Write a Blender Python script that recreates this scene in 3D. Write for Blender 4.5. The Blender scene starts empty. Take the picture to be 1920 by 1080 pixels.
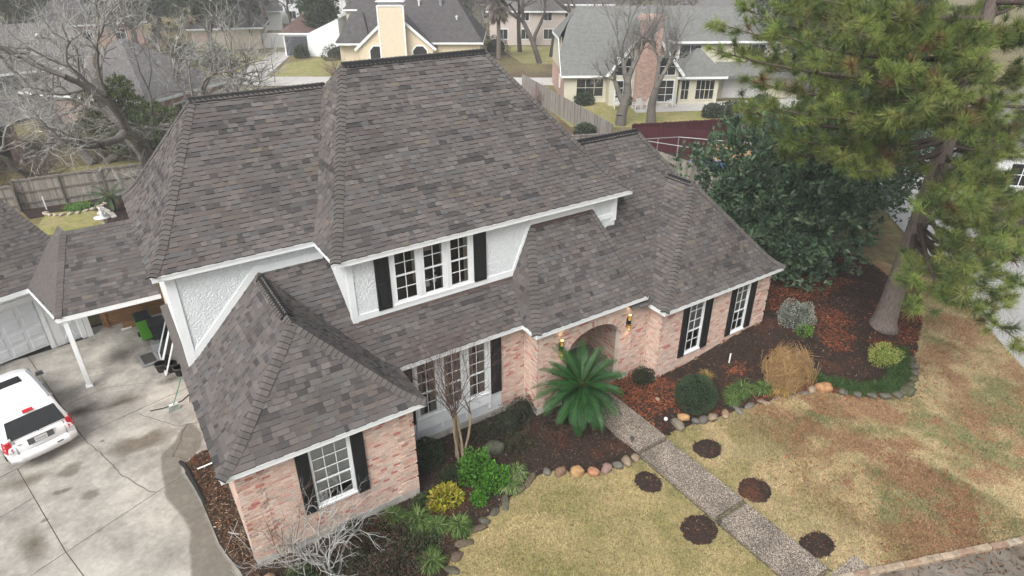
import bpy, math, random
import numpy as np
from mathutils import Vector, Matrix
random.seed(11)
RNG = np.random.default_rng(5)
SC = bpy.context.scene
COL = SC.collection
PI = math.pi
R = math.radians

# ---------------------------------------------------------------- camera
CAMP = (-0.321, -12.116, 13.683)
cam_d = bpy.data.cameras.new('camera')
cam = bpy.data.objects.new('camera', cam_d)
COL.objects.link(cam)
cam.location = CAMP
cam.rotation_euler = (PI/2 - 0.4964, 0, -0.5784)
cam_d.sensor_width = 36.0
cam_d.lens = 36.0*1207.6/1920.0
cam_d.clip_start = 0.1
cam_d.clip_end = 2000
SC.camera = cam

# ---------------------------------------------------------------- sky, sun, exposure
SUN_EL, SUN_AZ = 48.0, -122.0        # azimuth measured from +Y towards +X: soft light from the left, behind the camera
w = bpy.data.worlds.new('World'); SC.world = w; w.use_nodes = True
nt = w.node_tree
for n in list(nt.nodes): nt.nodes.remove(n)
sky = nt.nodes.new('ShaderNodeTexSky'); sky.sky_type = 'NISHITA'; sky.sun_disc = False
sky.sun_elevation = R(SUN_EL); sky.sun_rotation = R(SUN_AZ)
sky.air_density = 1.0; sky.dust_density = 6.0; sky.ozone_density = 1.0
hs = nt.nodes.new('ShaderNodeHueSaturation'); hs.inputs['Saturation'].default_value = 0.30
bg = nt.nodes.new('ShaderNodeBackground'); bg.inputs['Strength'].default_value = 0.15
wo = nt.nodes.new('ShaderNodeOutputWorld')
nt.links.new(sky.outputs[0], hs.inputs['Color']); nt.links.new(hs.outputs[0], bg.inputs['Color']); nt.links.new(bg.outputs[0], wo.inputs['Surface'])
sl = bpy.data.lights.new('sun', 'SUN'); sl.energy = 1.4; sl.angle = R(36); sl.color = (1.0, 0.97, 0.93)
so = bpy.data.objects.new('sun', sl); COL.objects.link(so); so.location = (0, 0, 40)
az, el = R(SUN_AZ), R(SUN_EL)
so.rotation_euler = Vector((-math.sin(az)*math.cos(el), -math.cos(az)*math.cos(el), -math.sin(el))).to_track_quat('-Z', 'Y').to_euler()
vs = SC.view_settings
vs.view_transform = 'Standard'; vs.look = 'None'; vs.exposure = 0.50; vs.gamma = 1.0; vs.use_curve_mapping = False
SC.cycles.max_bounces = 6; SC.cycles.diffuse_bounces = 3; SC.cycles.glossy_bounces = 2
SC.cycles.transmission_bounces = 3; SC.cycles.transparent_max_bounces = 8; SC.cycles.volume_bounces = 0
SC.cycles.use_adaptive_sampling = True
SC.cycles.use_denoising = True

# ---------------------------------------------------------------- materials
def srgb(r, g, b):
    f = lambda c: (c/255/12.92) if c/255 <= .04045 else ((c/255+.055)/1.055)**2.4
    return (f(r), f(g), f(b))
MATS = {}
def mat(name, col=(.5, .5, .5), rough=.85, attr=False, noise=None, bump=None, metal=0., spec=.3, emit=None, col2=None, transl=0., stretch=None, extra=None):
    """noise=(scale, amount[, detail]); bump=(scale, strength, distance); col2: second colour mixed by a large noise"""
    m = bpy.data.materials.new(name); m.use_nodes = True
    t = m.node_tree; N = t.nodes; L = t.links
    p = N['Principled BSDF']
    p.inputs['Roughness'].default_value = rough; p.inputs['Metallic'].default_value = metal
    p.inputs['Specular IOR Level'].default_value = spec
    tc = N.new('ShaderNodeTexCoord'); co = tc.outputs['Object']
    if stretch:
        mp = N.new('ShaderNodeMapping'); mp.inputs['Scale'].default_value = stretch
        L.new(co, mp.inputs['Vector']); co = mp.outputs['Vector']
    if attr:
        a = N.new('ShaderNodeAttribute'); a.attribute_name = 'Col'; c = a.outputs['Color']
    else:
        rgb = N.new('ShaderNodeRGB'); rgb.outputs[0].default_value = (*col, 1); c = rgb.outputs[0]
    if col2 is not None:
        nz = N.new('ShaderNodeTexNoise'); nz.inputs['Scale'].default_value = col2[1]; nz.inputs['Detail'].default_value = 5
        L.new(co, nz.inputs['Vector'])
        cr = N.new('ShaderNodeValToRGB'); lo, hi = (col2[2], col2[3]) if len(col2) > 2 else (.4, .6)
        cr.color_ramp.elements[0].position = lo; cr.color_ramp.elements[1].position = hi
        L.new(nz.outputs['Fac'], cr.inputs['Fac'])
        mx = N.new('ShaderNodeMix'); mx.data_type = 'RGBA'
        L.new(cr.outputs['Color'], mx.inputs[0]); L.new(c, mx.inputs[6]); mx.inputs[7].default_value = (*col2[0], 1); c = mx.outputs[2]
    if noise:
        nz = N.new('ShaderNodeTexNoise'); nz.inputs['Scale'].default_value = noise[0]; nz.inputs['Detail'].default_value = noise[2] if len(noise) > 2 else 4
        L.new(co, nz.inputs['Vector'])
        mr = N.new('ShaderNodeMapRange'); mr.inputs['From Min'].default_value = .25; mr.inputs['From Max'].default_value = .75
        mr.inputs['To Min'].default_value = 1-noise[1]; mr.inputs['To Max'].default_value = 1+noise[1]
        L.new(nz.outputs['Fac'], mr.inputs['Value'])
        vm = N.new('ShaderNodeVectorMath'); vm.operation = 'SCALE'
        L.new(c, vm.inputs[0]); L.new(mr.outputs[0], vm.inputs['Scale']); c = vm.outputs[0]
    if extra: c = extra(t, c, co)
    L.new(c, p.inputs['Base Color'])
    if bump:
        nb = N.new('ShaderNodeTexNoise'); nb.inputs['Scale'].default_value = bump[0]; nb.inputs['Detail'].default_value = 4
        L.new(co, nb.inputs['Vector'])
        b = N.new('ShaderNodeBump'); b.inputs['Strength'].default_value = bump[1]; b.inputs['Distance'].default_value = bump[2]
        L.new(nb.outputs['Fac'], b.inputs['Height']); L.new(b.outputs['Normal'], p.inputs['Normal'])
    if emit:
        p.inputs['Emission Color'].default_value = (*emit[0], 1); p.inputs['Emission Strength'].default_value = emit[1]
    if transl:
        tr = N.new('ShaderNodeBsdfTranslucent'); L.new(c, tr.inputs['Color'])
        ms = N.new('ShaderNodeMixShader'); ms.inputs[0].default_value = transl
        L.new(p.outputs[0], ms.inputs[1]); L.new(tr.outputs[0], ms.inputs[2])
        L.new(ms.outputs[0], N['Material Output'].inputs['Surface'])
    MATS[name] = m
    return m

def aggregate(t, c, co):
    N, L = t.nodes, t.links
    v = N.new('ShaderNodeTexVoronoi'); v.inputs['Scale'].default_value = 62
    L.new(co, v.inputs['Vector'])
    sp = N.new('ShaderNodeSeparateColor'); L.new(v.outputs['Color'], sp.inputs[0])
    cr = N.new('ShaderNodeValToRGB'); e = cr.color_ramp.elements
    e[0].position = 0; e[0].color = (.035, .028, .022, 1); e[1].position = 1; e[1].color = (.60, .54, .46, 1)
    x = e.new(.3); x.color = (.10, .08, .065, 1); x = e.new(.55); x.color = (.22, .17, .13, 1); x = e.new(.8); x.color = (.38, .33, .28, 1)
    L.new(sp.outputs[0], cr.inputs['Fac'])
    n2 = N.new('ShaderNodeTexNoise'); n2.inputs['Scale'].default_value = 1.1; n2.inputs['Detail'].default_value = 6; L.new(co, n2.inputs['Vector'])
    mr = N.new('ShaderNodeMapRange'); mr.inputs['From Min'].default_value = .3; mr.inputs['From Max'].default_value = .7
    mr.inputs['To Min'].default_value = .6; mr.inputs['To Max'].default_value = 1.2; L.new(n2.outputs['Fac'], mr.inputs['Value'])
    vm = N.new('ShaderNodeVectorMath'); vm.operation = 'SCALE'; L.new(cr.outputs['Color'], vm.inputs[0]); L.new(mr.outputs[0], vm.inputs['Scale'])
    return vm.outputs[0]
def concrete(t, c, co):
    N, L = t.nodes, t.links
    def nz(s, d, lo, hi, a, b, rough=.6):
        n = N.new('ShaderNodeTexNoise'); n.inputs['Scale'].default_value = s; n.inputs['Detail'].default_value = d; n.inputs['Roughness'].default_value = rough
        L.new(co, n.inputs['Vector'])
        m = N.new('ShaderNodeMapRange'); m.inputs['From Min'].default_value = lo; m.inputs['From Max'].default_value = hi
        m.inputs['To Min'].default_value = a; m.inputs['To Max'].default_value = b
        L.new(n.outputs['Fac'], m.inputs['Value']); return m.outputs[0]
    a = nz(.75, 7, .32, .62, .50, 1.12, .68); b = nz(9, 6, .3, .7, .82, 1.1, .7); g = nz(70, 3, .3, .7, .9, 1.08)
    m1 = N.new('ShaderNodeMath'); m1.operation = 'MULTIPLY'; L.new(a, m1.inputs[0]); L.new(b, m1.inputs[1])
    m2 = N.new('ShaderNodeMath'); m2.operation = 'MULTIPLY'; L.new(m1.outputs[0], m2.inputs[0]); L.new(g, m2.inputs[1])
    vm = N.new('ShaderNodeVectorMath'); vm.operation = 'SCALE'; L.new(c, vm.inputs[0]); L.new(m2.outputs[0], vm.inputs['Scale'])
    return vm.outputs[0]
def courses(t, c, co):      # far roofs: level course lines and tab variation
    N, L = t.nodes, t.links
    sx = N.new('ShaderNodeSeparateXYZ'); L.new(co, sx.inputs[0])
    m = N.new('ShaderNodeMath'); m.operation = 'MULTIPLY'; L.new(sx.outputs[2], m.inputs[0]); m.inputs[1].default_value = 9.0
    fr = N.new('ShaderNodeMath'); fr.operation = 'FRACT'; L.new(m.outputs[0], fr.inputs[0])
    mr = N.new('ShaderNodeMapRange'); mr.inputs['From Min'].default_value = 0; mr.inputs['From Max'].default_value = .3
    mr.inputs['To Min'].default_value = .72; mr.inputs['To Max'].default_value = 1.05; L.new(fr.outputs[0], mr.inputs['Value'])
    vm = N.new('ShaderNodeVectorMath'); vm.operation = 'SCALE'; L.new(c, vm.inputs[0]); L.new(mr.outputs[0], vm.inputs['Scale'])
    return vm.outputs[0]

def streaks(t, c, co):      # faint weathering over whole slopes
    N, L = t.nodes, t.links
    geo = N.new('ShaderNodeNewGeometry'); n = N.new('ShaderNodeTexNoise'); n.inputs['Scale'].default_value = .55; n.inputs['Detail'].default_value = 5; L.new(geo.outputs['Position'], n.inputs['Vector'])
    m = N.new('ShaderNodeMapRange'); m.inputs['From Min'].default_value = .3; m.inputs['From Max'].default_value = .7; m.inputs['To Min'].default_value = .86; m.inputs['To Max'].default_value = 1.10; L.new(n.outputs['Fac'], m.inputs['Value'])
    vm = N.new('ShaderNodeVectorMath'); vm.operation = 'SCALE'; L.new(c, vm.inputs[0]); L.new(m.outputs[0], vm.inputs['Scale']); return vm.outputs[0]
mat('shingle', attr=True, rough=.95, noise=(55, .14, 3), bump=(220, .25, .004), spec=.15, extra=streaks)
mat('cap', (.105, .097, .092), rough=.95, noise=(40, .15, 3), bump=(200, .25, .004), spec=.15)
mat('deck', (.10, .09, .085), rough=.95, noise=(8, .2))
mat('vent', (.012, .012, .013), rough=.7)
mat('flashing', (.085, .055, .048), rough=.8, noise=(6, .3))
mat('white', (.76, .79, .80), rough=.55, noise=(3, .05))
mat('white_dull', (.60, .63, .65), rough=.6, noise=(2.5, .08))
mat('stucco', (.70, .735, .75), rough=.9, noise=(9, .07), bump=(20, 1.0, .045))
mat('brick', attr=True, rough=.92, noise=(45, .16), bump=(60, .5, .006))
mat('mortar', (.58, .48, .415), rough=.95, noise=(22, .14), bump=(80, .4, .004), col2=((.40, .33, .27), 1.4, .5, .75))
mat('foundation', (.46, .44, .41), rough=.95, noise=(6, .2), col2=((.22, .21, .19), 2.2, .5, .8))
mat('black', (.012, .013, .015), rough=.45, spec=.4)
mat('dark', (.02, .018, .017), rough=.9)
mat('curtain', (.32, .31, .29), rough=.9, noise=(9, .12), stretch=(3, 3, .4))
mat('curtain_warm', (.30, .27, .23), rough=.9, noise=(14, .3), stretch=(4, 4, .3))
mat('red_paint', (.42, .02, .025), rough=.35, spec=.5)
mat('gold', (.75, .48, .12), rough=.28, metal=1.0)
mat('glow', (1, .7, .3), emit=((1, .62, .18), 3.2))
mat('concrete', (.385, .366, .328), rough=.93, extra=concrete, bump=(45, .25, .006))
mat('concrete_damp', (.22, .19, .155), rough=.55, extra=concrete, spec=.45)
mat('concrete_oil', (.26, .22, .165), rough=.8, extra=concrete)
mat('joint', (.035, .03, .026), rough=1)
mat('aggregate', (.3, .27, .24), rough=.75, extra=aggregate, bump=(60, .8, .012), spec=.4)
mat('slab_edge', (.09, .08, .065), rough=.95, noise=(20, .3))
mat('asphalt', (.09, .085, .08), rough=.95, noise=(9, .3))
mat('lawn', attr=True, rough=1, noise=(34, .45, 7), bump=(70, .8, .02), spec=.05)
mat('blade', attr=True, rough=.8, spec=.15, transl=.2)
mat('mulch', (.042, .030, .025), rough=1, noise=(26, .7, 6), col2=((.12, .046, .028), .6, .56, .72), bump=(40, 1, .03), spec=.08)
mat('chips', attr=True, rough=.95, spec=.1)
mat('bark', attr=True, rough=.95, noise=(9, .35, 6), bump=(14, 1, .05), stretch=(2.2, 2.2, .5), spec=.1)
mat('twig', attr=True, rough=.95, noise=(4, .3), spec=.08)
mat('leaf', attr=True, rough=.55, noise=(1.6, .3), spec=.3, transl=.22)
mat('leaf_gloss', attr=True, rough=.42, noise=(1.6, .25), spec=.35, transl=.12)
mat('needle', attr=True, rough=.55, spec=.25, transl=.25)
mat('stone', attr=True, rough=.95, noise=(7, .35, 6), bump=(9, .9, .05))
mat('fence_wood', (.27, .25, .225), rough=.95, noise=(3.5, .45, 6), stretch=(9, 9, .35), col2=((.12, .11, .10), .5, .45, .7))
mat('fence_rail', (.15, .135, .12), rough=.95, noise=(4, .35))
mat('gate_wood', (.22, .12, .055), rough=.9, noise=(3, .4, 6), stretch=(.5, 9, 9))
mat('red_fence', (.055, .009, .013), rough=.85, noise=(3, .25), stretch=(6, 6, .5))
mat('tan_wood', (.50, .32, .16), rough=.9, noise=(3, .3))
mat('car_white', (.82, .83, .84), rough=.22, spec=.6)
mat('car_trim', (.10, .105, .11), rough=.5)
mat('car_rail', (.22, .24, .26), rough=.4)
mat('car_glass', (.018, .02, .023), rough=.06, spec=.8)
mat('car_maroon', (.10, .008, .014), rough=.2, spec=.6)
mat('tail_red', (.45, .012, .02), rough=.15, spec=.7)
mat('chrome', (.75, .76, .78), rough=.15, metal=1)
mat('rubber', (.018, .018, .018), rough=.85)
mat('plate', (.62, .63, .63), rough=.45, noise=(30, .1))
mat('ink', (.05, .05, .10), rough=.6)
mat('green_bin', (.10, .34, .03), rough=.45)
mat('black_bin', (.016, .018, .021), rough=.5)
mat('pot', (.055, .05, .048), rough=.7, noise=(9, .3))
mat('soil', (.12, .085, .06), rough=1, noise=(30, .5))
mat('metal_grey', (.35, .36, .37), rough=.5, metal=.6)
mat('broom_green', (.02, .24, .13), rough=.4)
mat('bristle', (.30, .36, .33), rough=.9, noise=(40, .3))
mat('blue_tarp', (.02, .14, .55), rough=.4, noise=(5, .3))
mat('roof_far', (.135, .130, .130), rough=.95, noise=(3.5, .25, 6), extra=courses)
mat('roof_far_dark', (.075, .07, .072), rough=.95, noise=(2.2, .3, 6), extra=courses)
mat('roof_far_green', (.155, .160, .155), rough=.95, noise=(3.5, .2, 6), extra=courses)
mat('roof_far_brown', (.10, .065, .055), rough=.95, noise=(3, .25, 6), extra=courses)
mat('brick_far', (.42, .27, .225), rough=.95, noise=(14, .35, 6), col2=((.52, .38, .32), 5))
mat('siding_yellow', (.56, .54, .43), rough=.7, noise=(3, .06))
mat('siding_tan', (.60, .52, .385), rough=.7, noise=(3, .06))
mat('siding_white', (.72, .74, .75), rough=.7, noise=(2, .06))
mat('siding_pink', (.50, .44, .41), rough=.8, noise=(4, .1))
mat('door_dark', (.055, .06, .07), rough=.6)
mat('door_grey', (.55, .55, .55), rough=.6)
mat('street', (.45, .44, .42), rough=.95, noise=(2, .12))
mat('gutter', (.19, .168, .14), rough=.95, noise=(3, .45, 7), col2=((.10, .08, .06), 1.5, .45, .7))
mat('road', (.33, .33, .33), rough=.95, noise=(1.2, .15, 6))
mat('blind', (.62, .62, .60), rough=.9, noise=(5, .06))
mat('ground', (.165, .140, .062), rough=1, noise=(2.5, .4, 7), col2=((.10, .075, .045), .11, .44, .62))
mat('grass_far', (.27, .235, .11), rough=1, noise=(3, .3, 7), col2=((.20, .21, .06), .5, .4, .65))
mat('plaster', (.70, .71, .70), rough=.8)
mat('yellow_leaf', attr=True, rough=.5, spec=.3, transl=.25)

def stainmat(name, col, strength, rough, spec):
    m = bpy.data.materials.new(name); m.use_nodes = True; t = m.node_tree; N, L = t.nodes, t.links; p = N['Principled BSDF']
    p.inputs['Base Color'].default_value = (*col, 1); p.inputs['Roughness'].default_value = rough; p.inputs['Specular IOR Level'].default_value = spec
    a = N.new('ShaderNodeAttribute'); a.attribute_name = 'Soft'; tc = N.new('ShaderNodeTexCoord')
    nz = N.new('ShaderNodeTexNoise'); nz.inputs['Scale'].default_value = 5; nz.inputs['Detail'].default_value = 6; L.new(tc.outputs['Object'], nz.inputs['Vector'])
    mr = N.new('ShaderNodeMapRange'); mr.inputs['From Min'].default_value = .3; mr.inputs['From Max'].default_value = .7; mr.inputs['To Min'].default_value = .7*strength; mr.inputs['To Max'].default_value = strength; L.new(nz.outputs['Fac'], mr.inputs['Value'])
    mu = N.new('ShaderNodeMath'); mu.operation = 'MULTIPLY'; L.new(a.outputs['Fac'], mu.inputs[0]); L.new(mr.outputs[0], mu.inputs[1])
    tr = N.new('ShaderNodeBsdfTransparent'); ms = N.new('ShaderNodeMixShader'); L.new(mu.outputs[0], ms.inputs[0]); L.new(tr.outputs[0], ms.inputs[1]); L.new(p.outputs[0], ms.inputs[2])
    L.new(ms.outputs[0], N['Material Output'].inputs['Surface']); MATS[name] = m
stainmat('stain_damp', (.185, .165, .135), .70, .6, .35); stainmat('stain_oil', (.15, .12, .085), .62, .8, .2); stainmat('stain_dark', (.05, .045, .04), .6, .8, .2)
def glassmat():
    m = bpy.data.materials.new('glass'); m.use_nodes = True
    t = m.node_tree; N, L = t.nodes, t.links
    N.remove(N['Principled BSDF'])
    tr = N.new('ShaderNodeBsdfTransparent'); tr.inputs[0].default_value = (.93, .95, .95, 1)
    gl = N.new('ShaderNodeBsdfGlossy'); gl.inputs['Roughness'].default_value = .03
    fr = N.new('ShaderNodeFresnel'); fr.inputs['IOR'].default_value = 1.5
    ms = N.new('ShaderNodeMixShader'); L.new(fr.outputs[0], ms.inputs[0]); L.new(tr.outputs[0], ms.inputs[1]); L.new(gl.outputs[0], ms.inputs[2])
    L.new(ms.outputs[0], N['Material Output'].inputs['Surface'])
    MATS['glass'] = m
glassmat()

# ---------------------------------------------------------------- mesh helpers
def link_mesh(name, verts, loops, starts, colors, material, parent=None, smooth=False):
    me = bpy.data.meshes.new(name)
    verts = np.asarray(verts, dtype=np.float32).reshape(-1, 3)
    loops = np.asarray(loops, dtype=np.int32); starts = np.asarray(starts, dtype=np.int32)
    me.vertices.add(len(verts)); me.vertices.foreach_set('co', verts.ravel())
    me.loops.add(len(loops)); me.loops.foreach_set('vertex_index', loops)
    me.polygons.add(len(starts)); me.polygons.foreach_set('loop_start', starts)
    me.update(calc_edges=True)
    if colors is not None:
        ca = me.color_attributes.new('Col', 'FLOAT_COLOR', 'CORNER')
        tot = np.diff(np.append(starts, len(loops)))
        c = np.repeat(np.asarray(colors, dtype=np.float32).reshape(-1, 3), tot, axis=0)
        c = np.concatenate([c, np.ones((len(c), 1), np.float32)], 1)
        ca.data.foreach_set('color', c.ravel())
    me.polygons.foreach_set('use_smooth', np.full(len(starts), smooth))
    me.validate()
    me.materials.append(MATS[material])
    o = bpy.data.objects.new(name, me); COL.objects.link(o)
    if parent is not None: o.parent = parent
    return o

class MB:
    def __init__(s): s.v = []; s.l = []; s.st = []; s.c = []
    def poly(s, pts, col=(1, 1, 1)):
        b = len(s.v); s.v.extend([tuple(p) for p in pts]); s.st.append(len(s.l)); s.l.extend(range(b, b+len(pts))); s.c.append(col); return s
    def faces(s, pts, fs, col=(1, 1, 1)):
        b = len(s.v); s.v.extend([tuple(p) for p in pts])
        for k_, f in enumerate(fs): s.st.append(len(s.l)); s.l.extend([b+i for i in f]); s.c.append(col[k_] if isinstance(col, list) else col)
        return s
    def hexa(s, p, col=(1, 1, 1)):      # p: 4 bottom ccw, 4 top ccw
        return s.faces(p, [(3, 2, 1, 0), (4, 5, 6, 7), (0, 1, 5, 4), (1, 2, 6, 5), (2, 3, 7, 6), (3, 0, 4, 7)], col)
    def box(s, x0, x1, y0, y1, z0, z1, col=(1, 1, 1)):
        return s.hexa([(x0, y0, z0), (x1, y0, z0), (x1, y1, z0), (x0, y1, z0), (x0, y0, z1), (x1, y0, z1), (x1, y1, z1), (x0, y1, z1)], col)
    def obox(s, o, a, b, c, col=(1, 1, 1)):   # origin corner and three edge vectors
        o, a, b, c = Vector(o), Vector(a), Vector(b), Vector(c)
        return s.hexa([o, o+a, o+a+b, o+b, o+c, o+a+c, o+a+b+c, o+b+c], col)
    def bar(s, p, q, w, h, up=(0, 0, 1), col=(1, 1, 1)):   # beam between two points
        p, q = Vector(p), Vector(q); d = q-p; u = Vector(up)
        side = d.cross(u).normalized()*w; upv = side.cross(d).normalized()*h
        return s.obox(p-side/2-upv/2, d, side, upv, col)
    def tube(s, pts, rad, n=6, col=(1, 1, 1), cap=True):
        pts = [Vector(p) for p in pts]; b = len(s.v); K = len(pts)
        if not isinstance(rad, (list, tuple)): rad = [rad]*K
        for i, p in enumerate(pts):
            d = (pts[min(i+1, K-1)]-pts[max(i-1, 0)]); d = d.normalized() if d.length > 1e-9 else Vector((0, 0, 1))
            a = d.cross(Vector((0, 0, 1)) if abs(d.z) < .9 else Vector((1, 0, 0))).normalized(); e = d.cross(a)
            for k in range(n):
                t = 2*PI*k/n; s.v.append(tuple(p+a*math.cos(t)*rad[i]+e*math.sin(t)*rad[i]))
        for i in range(K-1):
            for k in range(n):
                s.st.append(len(s.l)); s.l.extend([b+i*n+k, b+i*n+(k+1) % n, b+(i+1)*n+(k+1) % n, b+(i+1)*n+k]); s.c.append(col)
        if cap:
            s.st.append(len(s.l)); s.l.extend([b+k for k in range(n)][::-1]); s.c.append(col)
            s.st.append(len(s.l)); s.l.extend([b+(K-1)*n+k for k in range(n)]); s.c.append(col)
        return s
    def lathe(s, prof, n=16, o=(0, 0, 0), col=(1, 1, 1)):   # prof: (r, z)
        s.tube([(o[0], o[1], o[2]+z) for r, z in prof], [max(r, .0005) for r, z in prof], n, col); return s
    def build(s, name, material, parent=None, smooth=False):
        return link_mesh(name, s.v, s.l, s.st, s.c, material, parent, smooth)

def quads_mesh(name, q, cols, material, parent=None, smooth=False):   # q: (n,4,3) array, cols (n,3)
    n = len(q); k = q.shape[1]
    return link_mesh(name, q.reshape(-1, 3), np.arange(n*k), np.arange(n)*k, cols, material, parent, smooth)

def tag(o, label, cat, group=None):
    o['label'] = label; o['category'] = cat
    if group: o['group'] = group
    return o
def thing(name, label, cat, loc=(0, 0, 0), rz=0., group=None):
    o = bpy.data.objects.new(name, None); COL.objects.link(o); o.location = loc; o.rotation_euler = (0, 0, rz); o.empty_display_size = .2
    return tag(o, label, cat, group)
def struct(o): o['kind'] = 'structure'; return o
def stuff(o): o['kind'] = 'stuff'; return o
def copy_tree(o, parent=None):
    c = o.copy(); COL.objects.link(c); c.parent = parent
    for ch in list(o.children): copy_tree(ch, c)
    return c

def hash2(ix, iy, s):
    h = np.sin(ix*127.1+iy*311.7+s*74.7)*43758.5453
    return h-np.floor(h)
def vnoise(x, y, s=0.):
    x = np.asarray(x, float); y = np.asarray(y, float)
    ix, iy = np.floor(x), np.floor(y); fx, fy = x-ix, y-iy
    fx = fx*fx*(3-2*fx); fy = fy*fy*(3-2*fy)
    a, b, c, d = hash2(ix, iy, s), hash2(ix+1, iy, s), hash2(ix, iy+1, s), hash2(ix+1, iy+1, s)
    return (a*(1-fx)+b*fx)*(1-fy)+(c*(1-fx)+d*fx)*fy
def fbm(x, y, s=0., o=4):
    t = 0; a = .5; n = 0
    for i in range(o): t = t+a*vnoise(x*2**i, y*2**i, s+i*3.3); n += a; a *= .55
    return t/n
def sstep(x, a, b):
    t = np.clip((np.asarray(x, float)-a)/(b-a), 0, 1); return t*t*(3-2*t)
def hgt(x, y):      # the front bed rises gently towards the right wing and the pine
    return .50*sstep(x, 14.2, 19.6)*sstep(y, -3.6, .4)*(1-sstep(x, 23., 30.))
def inpoly(px, py, poly):
    px = np.asarray(px, float); py = np.asarray(py, float); r = np.zeros(px.shape, bool); n = len(poly)
    for i in range(n):
        x1, y1 = poly[i]; x2, y2 = poly[(i+1) % n]
        c = ((y1 > py) != (y2 > py)) & (px < (x2-x1)*(py-y1)/(y2-y1+1e-12)+x1); r ^= c
    return r
def smoothpoly(pts, n=6):      # closed Catmull-Rom
    out = []; K = len(pts)
    for i in range(K):
        p = [np.array(pts[(i+j-1) % K], float) for j in range(4)]
        for k in range(n):
            t = k/n
            out.append(tuple(.5*((2*p[1])+(-p[0]+p[2])*t+(2*p[0]-5*p[1]+4*p[2]-p[3])*t*t+(-p[0]+3*p[1]-3*p[2]+p[3])*t**3)))
    return out
# ================================================================ ground, lawn, beds, driveway, walk
g_ = MB(); g_.poly([(-900, -900, -.07), (900, -900, -.07), (900, 900, -.07), (-900, 900, -.07)])
struct(g_.build('ground', 'ground'))

BED_L = [(0.0, .3), (-.1, -1.2), (.4, -3.0), (2.2, -3.4), (3.7, -3.1), (4.25, -2.25), (4.7, -1.95), (5.1, -1.7), (6.1, -1.35), (6.95, -1.2), (7.75, -.95), (8.2, -1.0), (8.6, -1.25), (9.25, -1.72), (10.1, -1.95), (10.88, -1.95),
         (10.88, 1.28), (9.4, 1.28), (9.4, 2.04), (4.68, 2.04), (4.68, .3)]
BED_R = [(12.09, 1.28), (12.09, -1.72), (12.9, -1.78), (13.98, -2.0), (15.5, -2.2), (16.4, -2.4), (17.2, -2.62), (18.3, -2.95), (19.05, -3.78), (19.7, -4.38), (20.3, -4.62), (21.1, -4.55), (22.0, -4.25), (22.8, -3.8), (24.0, -3.3), (26, -2.4), (27.6, -.9), (29.5, 2.0), (29, 7), (20, 9), (19.6, .6), (14, .6), (14, 1.28)]
STRIP = [(-.62, 5.1), (-.3, 5.35), (.29, 5.4), (.29, .2), (.1, -.6), (-.05, .4), (-.2, 1.0), (-.33, 1.55), (-.42, 3.0), (-.47, 3.7)]
RINGS = [(12.86, -2.85, .46, .40), (12.68, -4.75, .50, .44), (10.32, -4.85, .52, .45), (10.38, -2.88, .36, .42), (12.46, -6.85, .50, .36)]
WALK = [(10.9, 12.07, 1.0, -1.877, .16), (10.9, 12.07, -1.975, -4.841, .09), (10.9, 12.07, -4.966, -7.42, .04), (11.05, 13.0, -7.55, -9.6, .0)]

def lawncol(x, y):
    n1 = fbm(x*.8, y*.8, 1, 6); n2 = fbm(x*1.0+9, y*1.0, 2, 6); n3 = fbm(x*2.6, y*2.6, 3); n4 = fbm(x*7, y*7, 4, 3)
    tan = np.array([.43, .34, .20]); yel = np.array([.385, .315, .155]); grn = np.array([.165, .175, .075]); red = np.array([.27, .145, .085])
    c = tan[None]*np.ones((len(x), 1))
    def mixin(c, k, wt): return c*(1-wt[:, None])+k[None]*wt[:, None]
    c = mixin(c, yel, sstep(12.5-x, 0, 2.5)*.75)
    right = sstep(x-.25*y, 13.6, 17.5)
    c = mixin(c, grn, np.clip(sstep(n1+.16*n3, .44, .74)*(.24+.62*right), 0, .85))
    c = mixin(c, red, np.clip(sstep(n2+.16*n4, .46, .76)*(.08+.92*right)*(.55+.8*n3), 0, .8))
    c = mixin(c, np.array([.15, .105, .055]), sstep(x-.4*y, 23.5, 27.5)*.5*n3)
    edge = sstep(x, 10.2, 10.8)*(1-sstep(x, 12.1, 12.6))*sstep(-y, 1.5, 2)
    c = mixin(c, grn, edge*.35*n3*1.6)
    c = mixin(c, np.array([.20, .205, .075]), (1-right)*sstep(n2+.2*n3, .50, .80)*.55)
    c = mixin(c, np.array([.22, .16, .09]), sstep(n4+.3*n3, .62, .95)*.5)
    return c*(.60+.26*n3+.58*n4)[:, None]

def grid_sheet(name, x0, x1, y0, y1, st, keep, zf, colf, material):
    nx, ny = int((x1-x0)/st), int((y1-y0)/st)
    gx = x0+np.arange(nx+1)*st; gy = y0+np.arange(ny+1)*st
    X, Y = np.meshgrid(gx, gy); Z = zf(X, Y)
    V = np.stack([X, Y, Z], -1).reshape(-1, 3)
    I, J = np.meshgrid(np.arange(nx), np.arange(ny)); I = I.ravel(); J = J.ravel()
    cx, cy = x0+(I+.5)*st, y0+(J+.5)*st
    k = keep(cx, cy); I, J, cx, cy = I[k], J[k], cx[k], cy[k]
    a = J*(nx+1)+I
    F = np.stack([a, a+1, a+nx+2, a+nx+1], 1)
    used, inv = np.unique(F.ravel(), return_inverse=True)
    return link_mesh(name, V[used], inv.astype(np.int32), np.arange(len(F))*4, colf(cx, cy) if colf else None, material, smooth=True)

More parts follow.
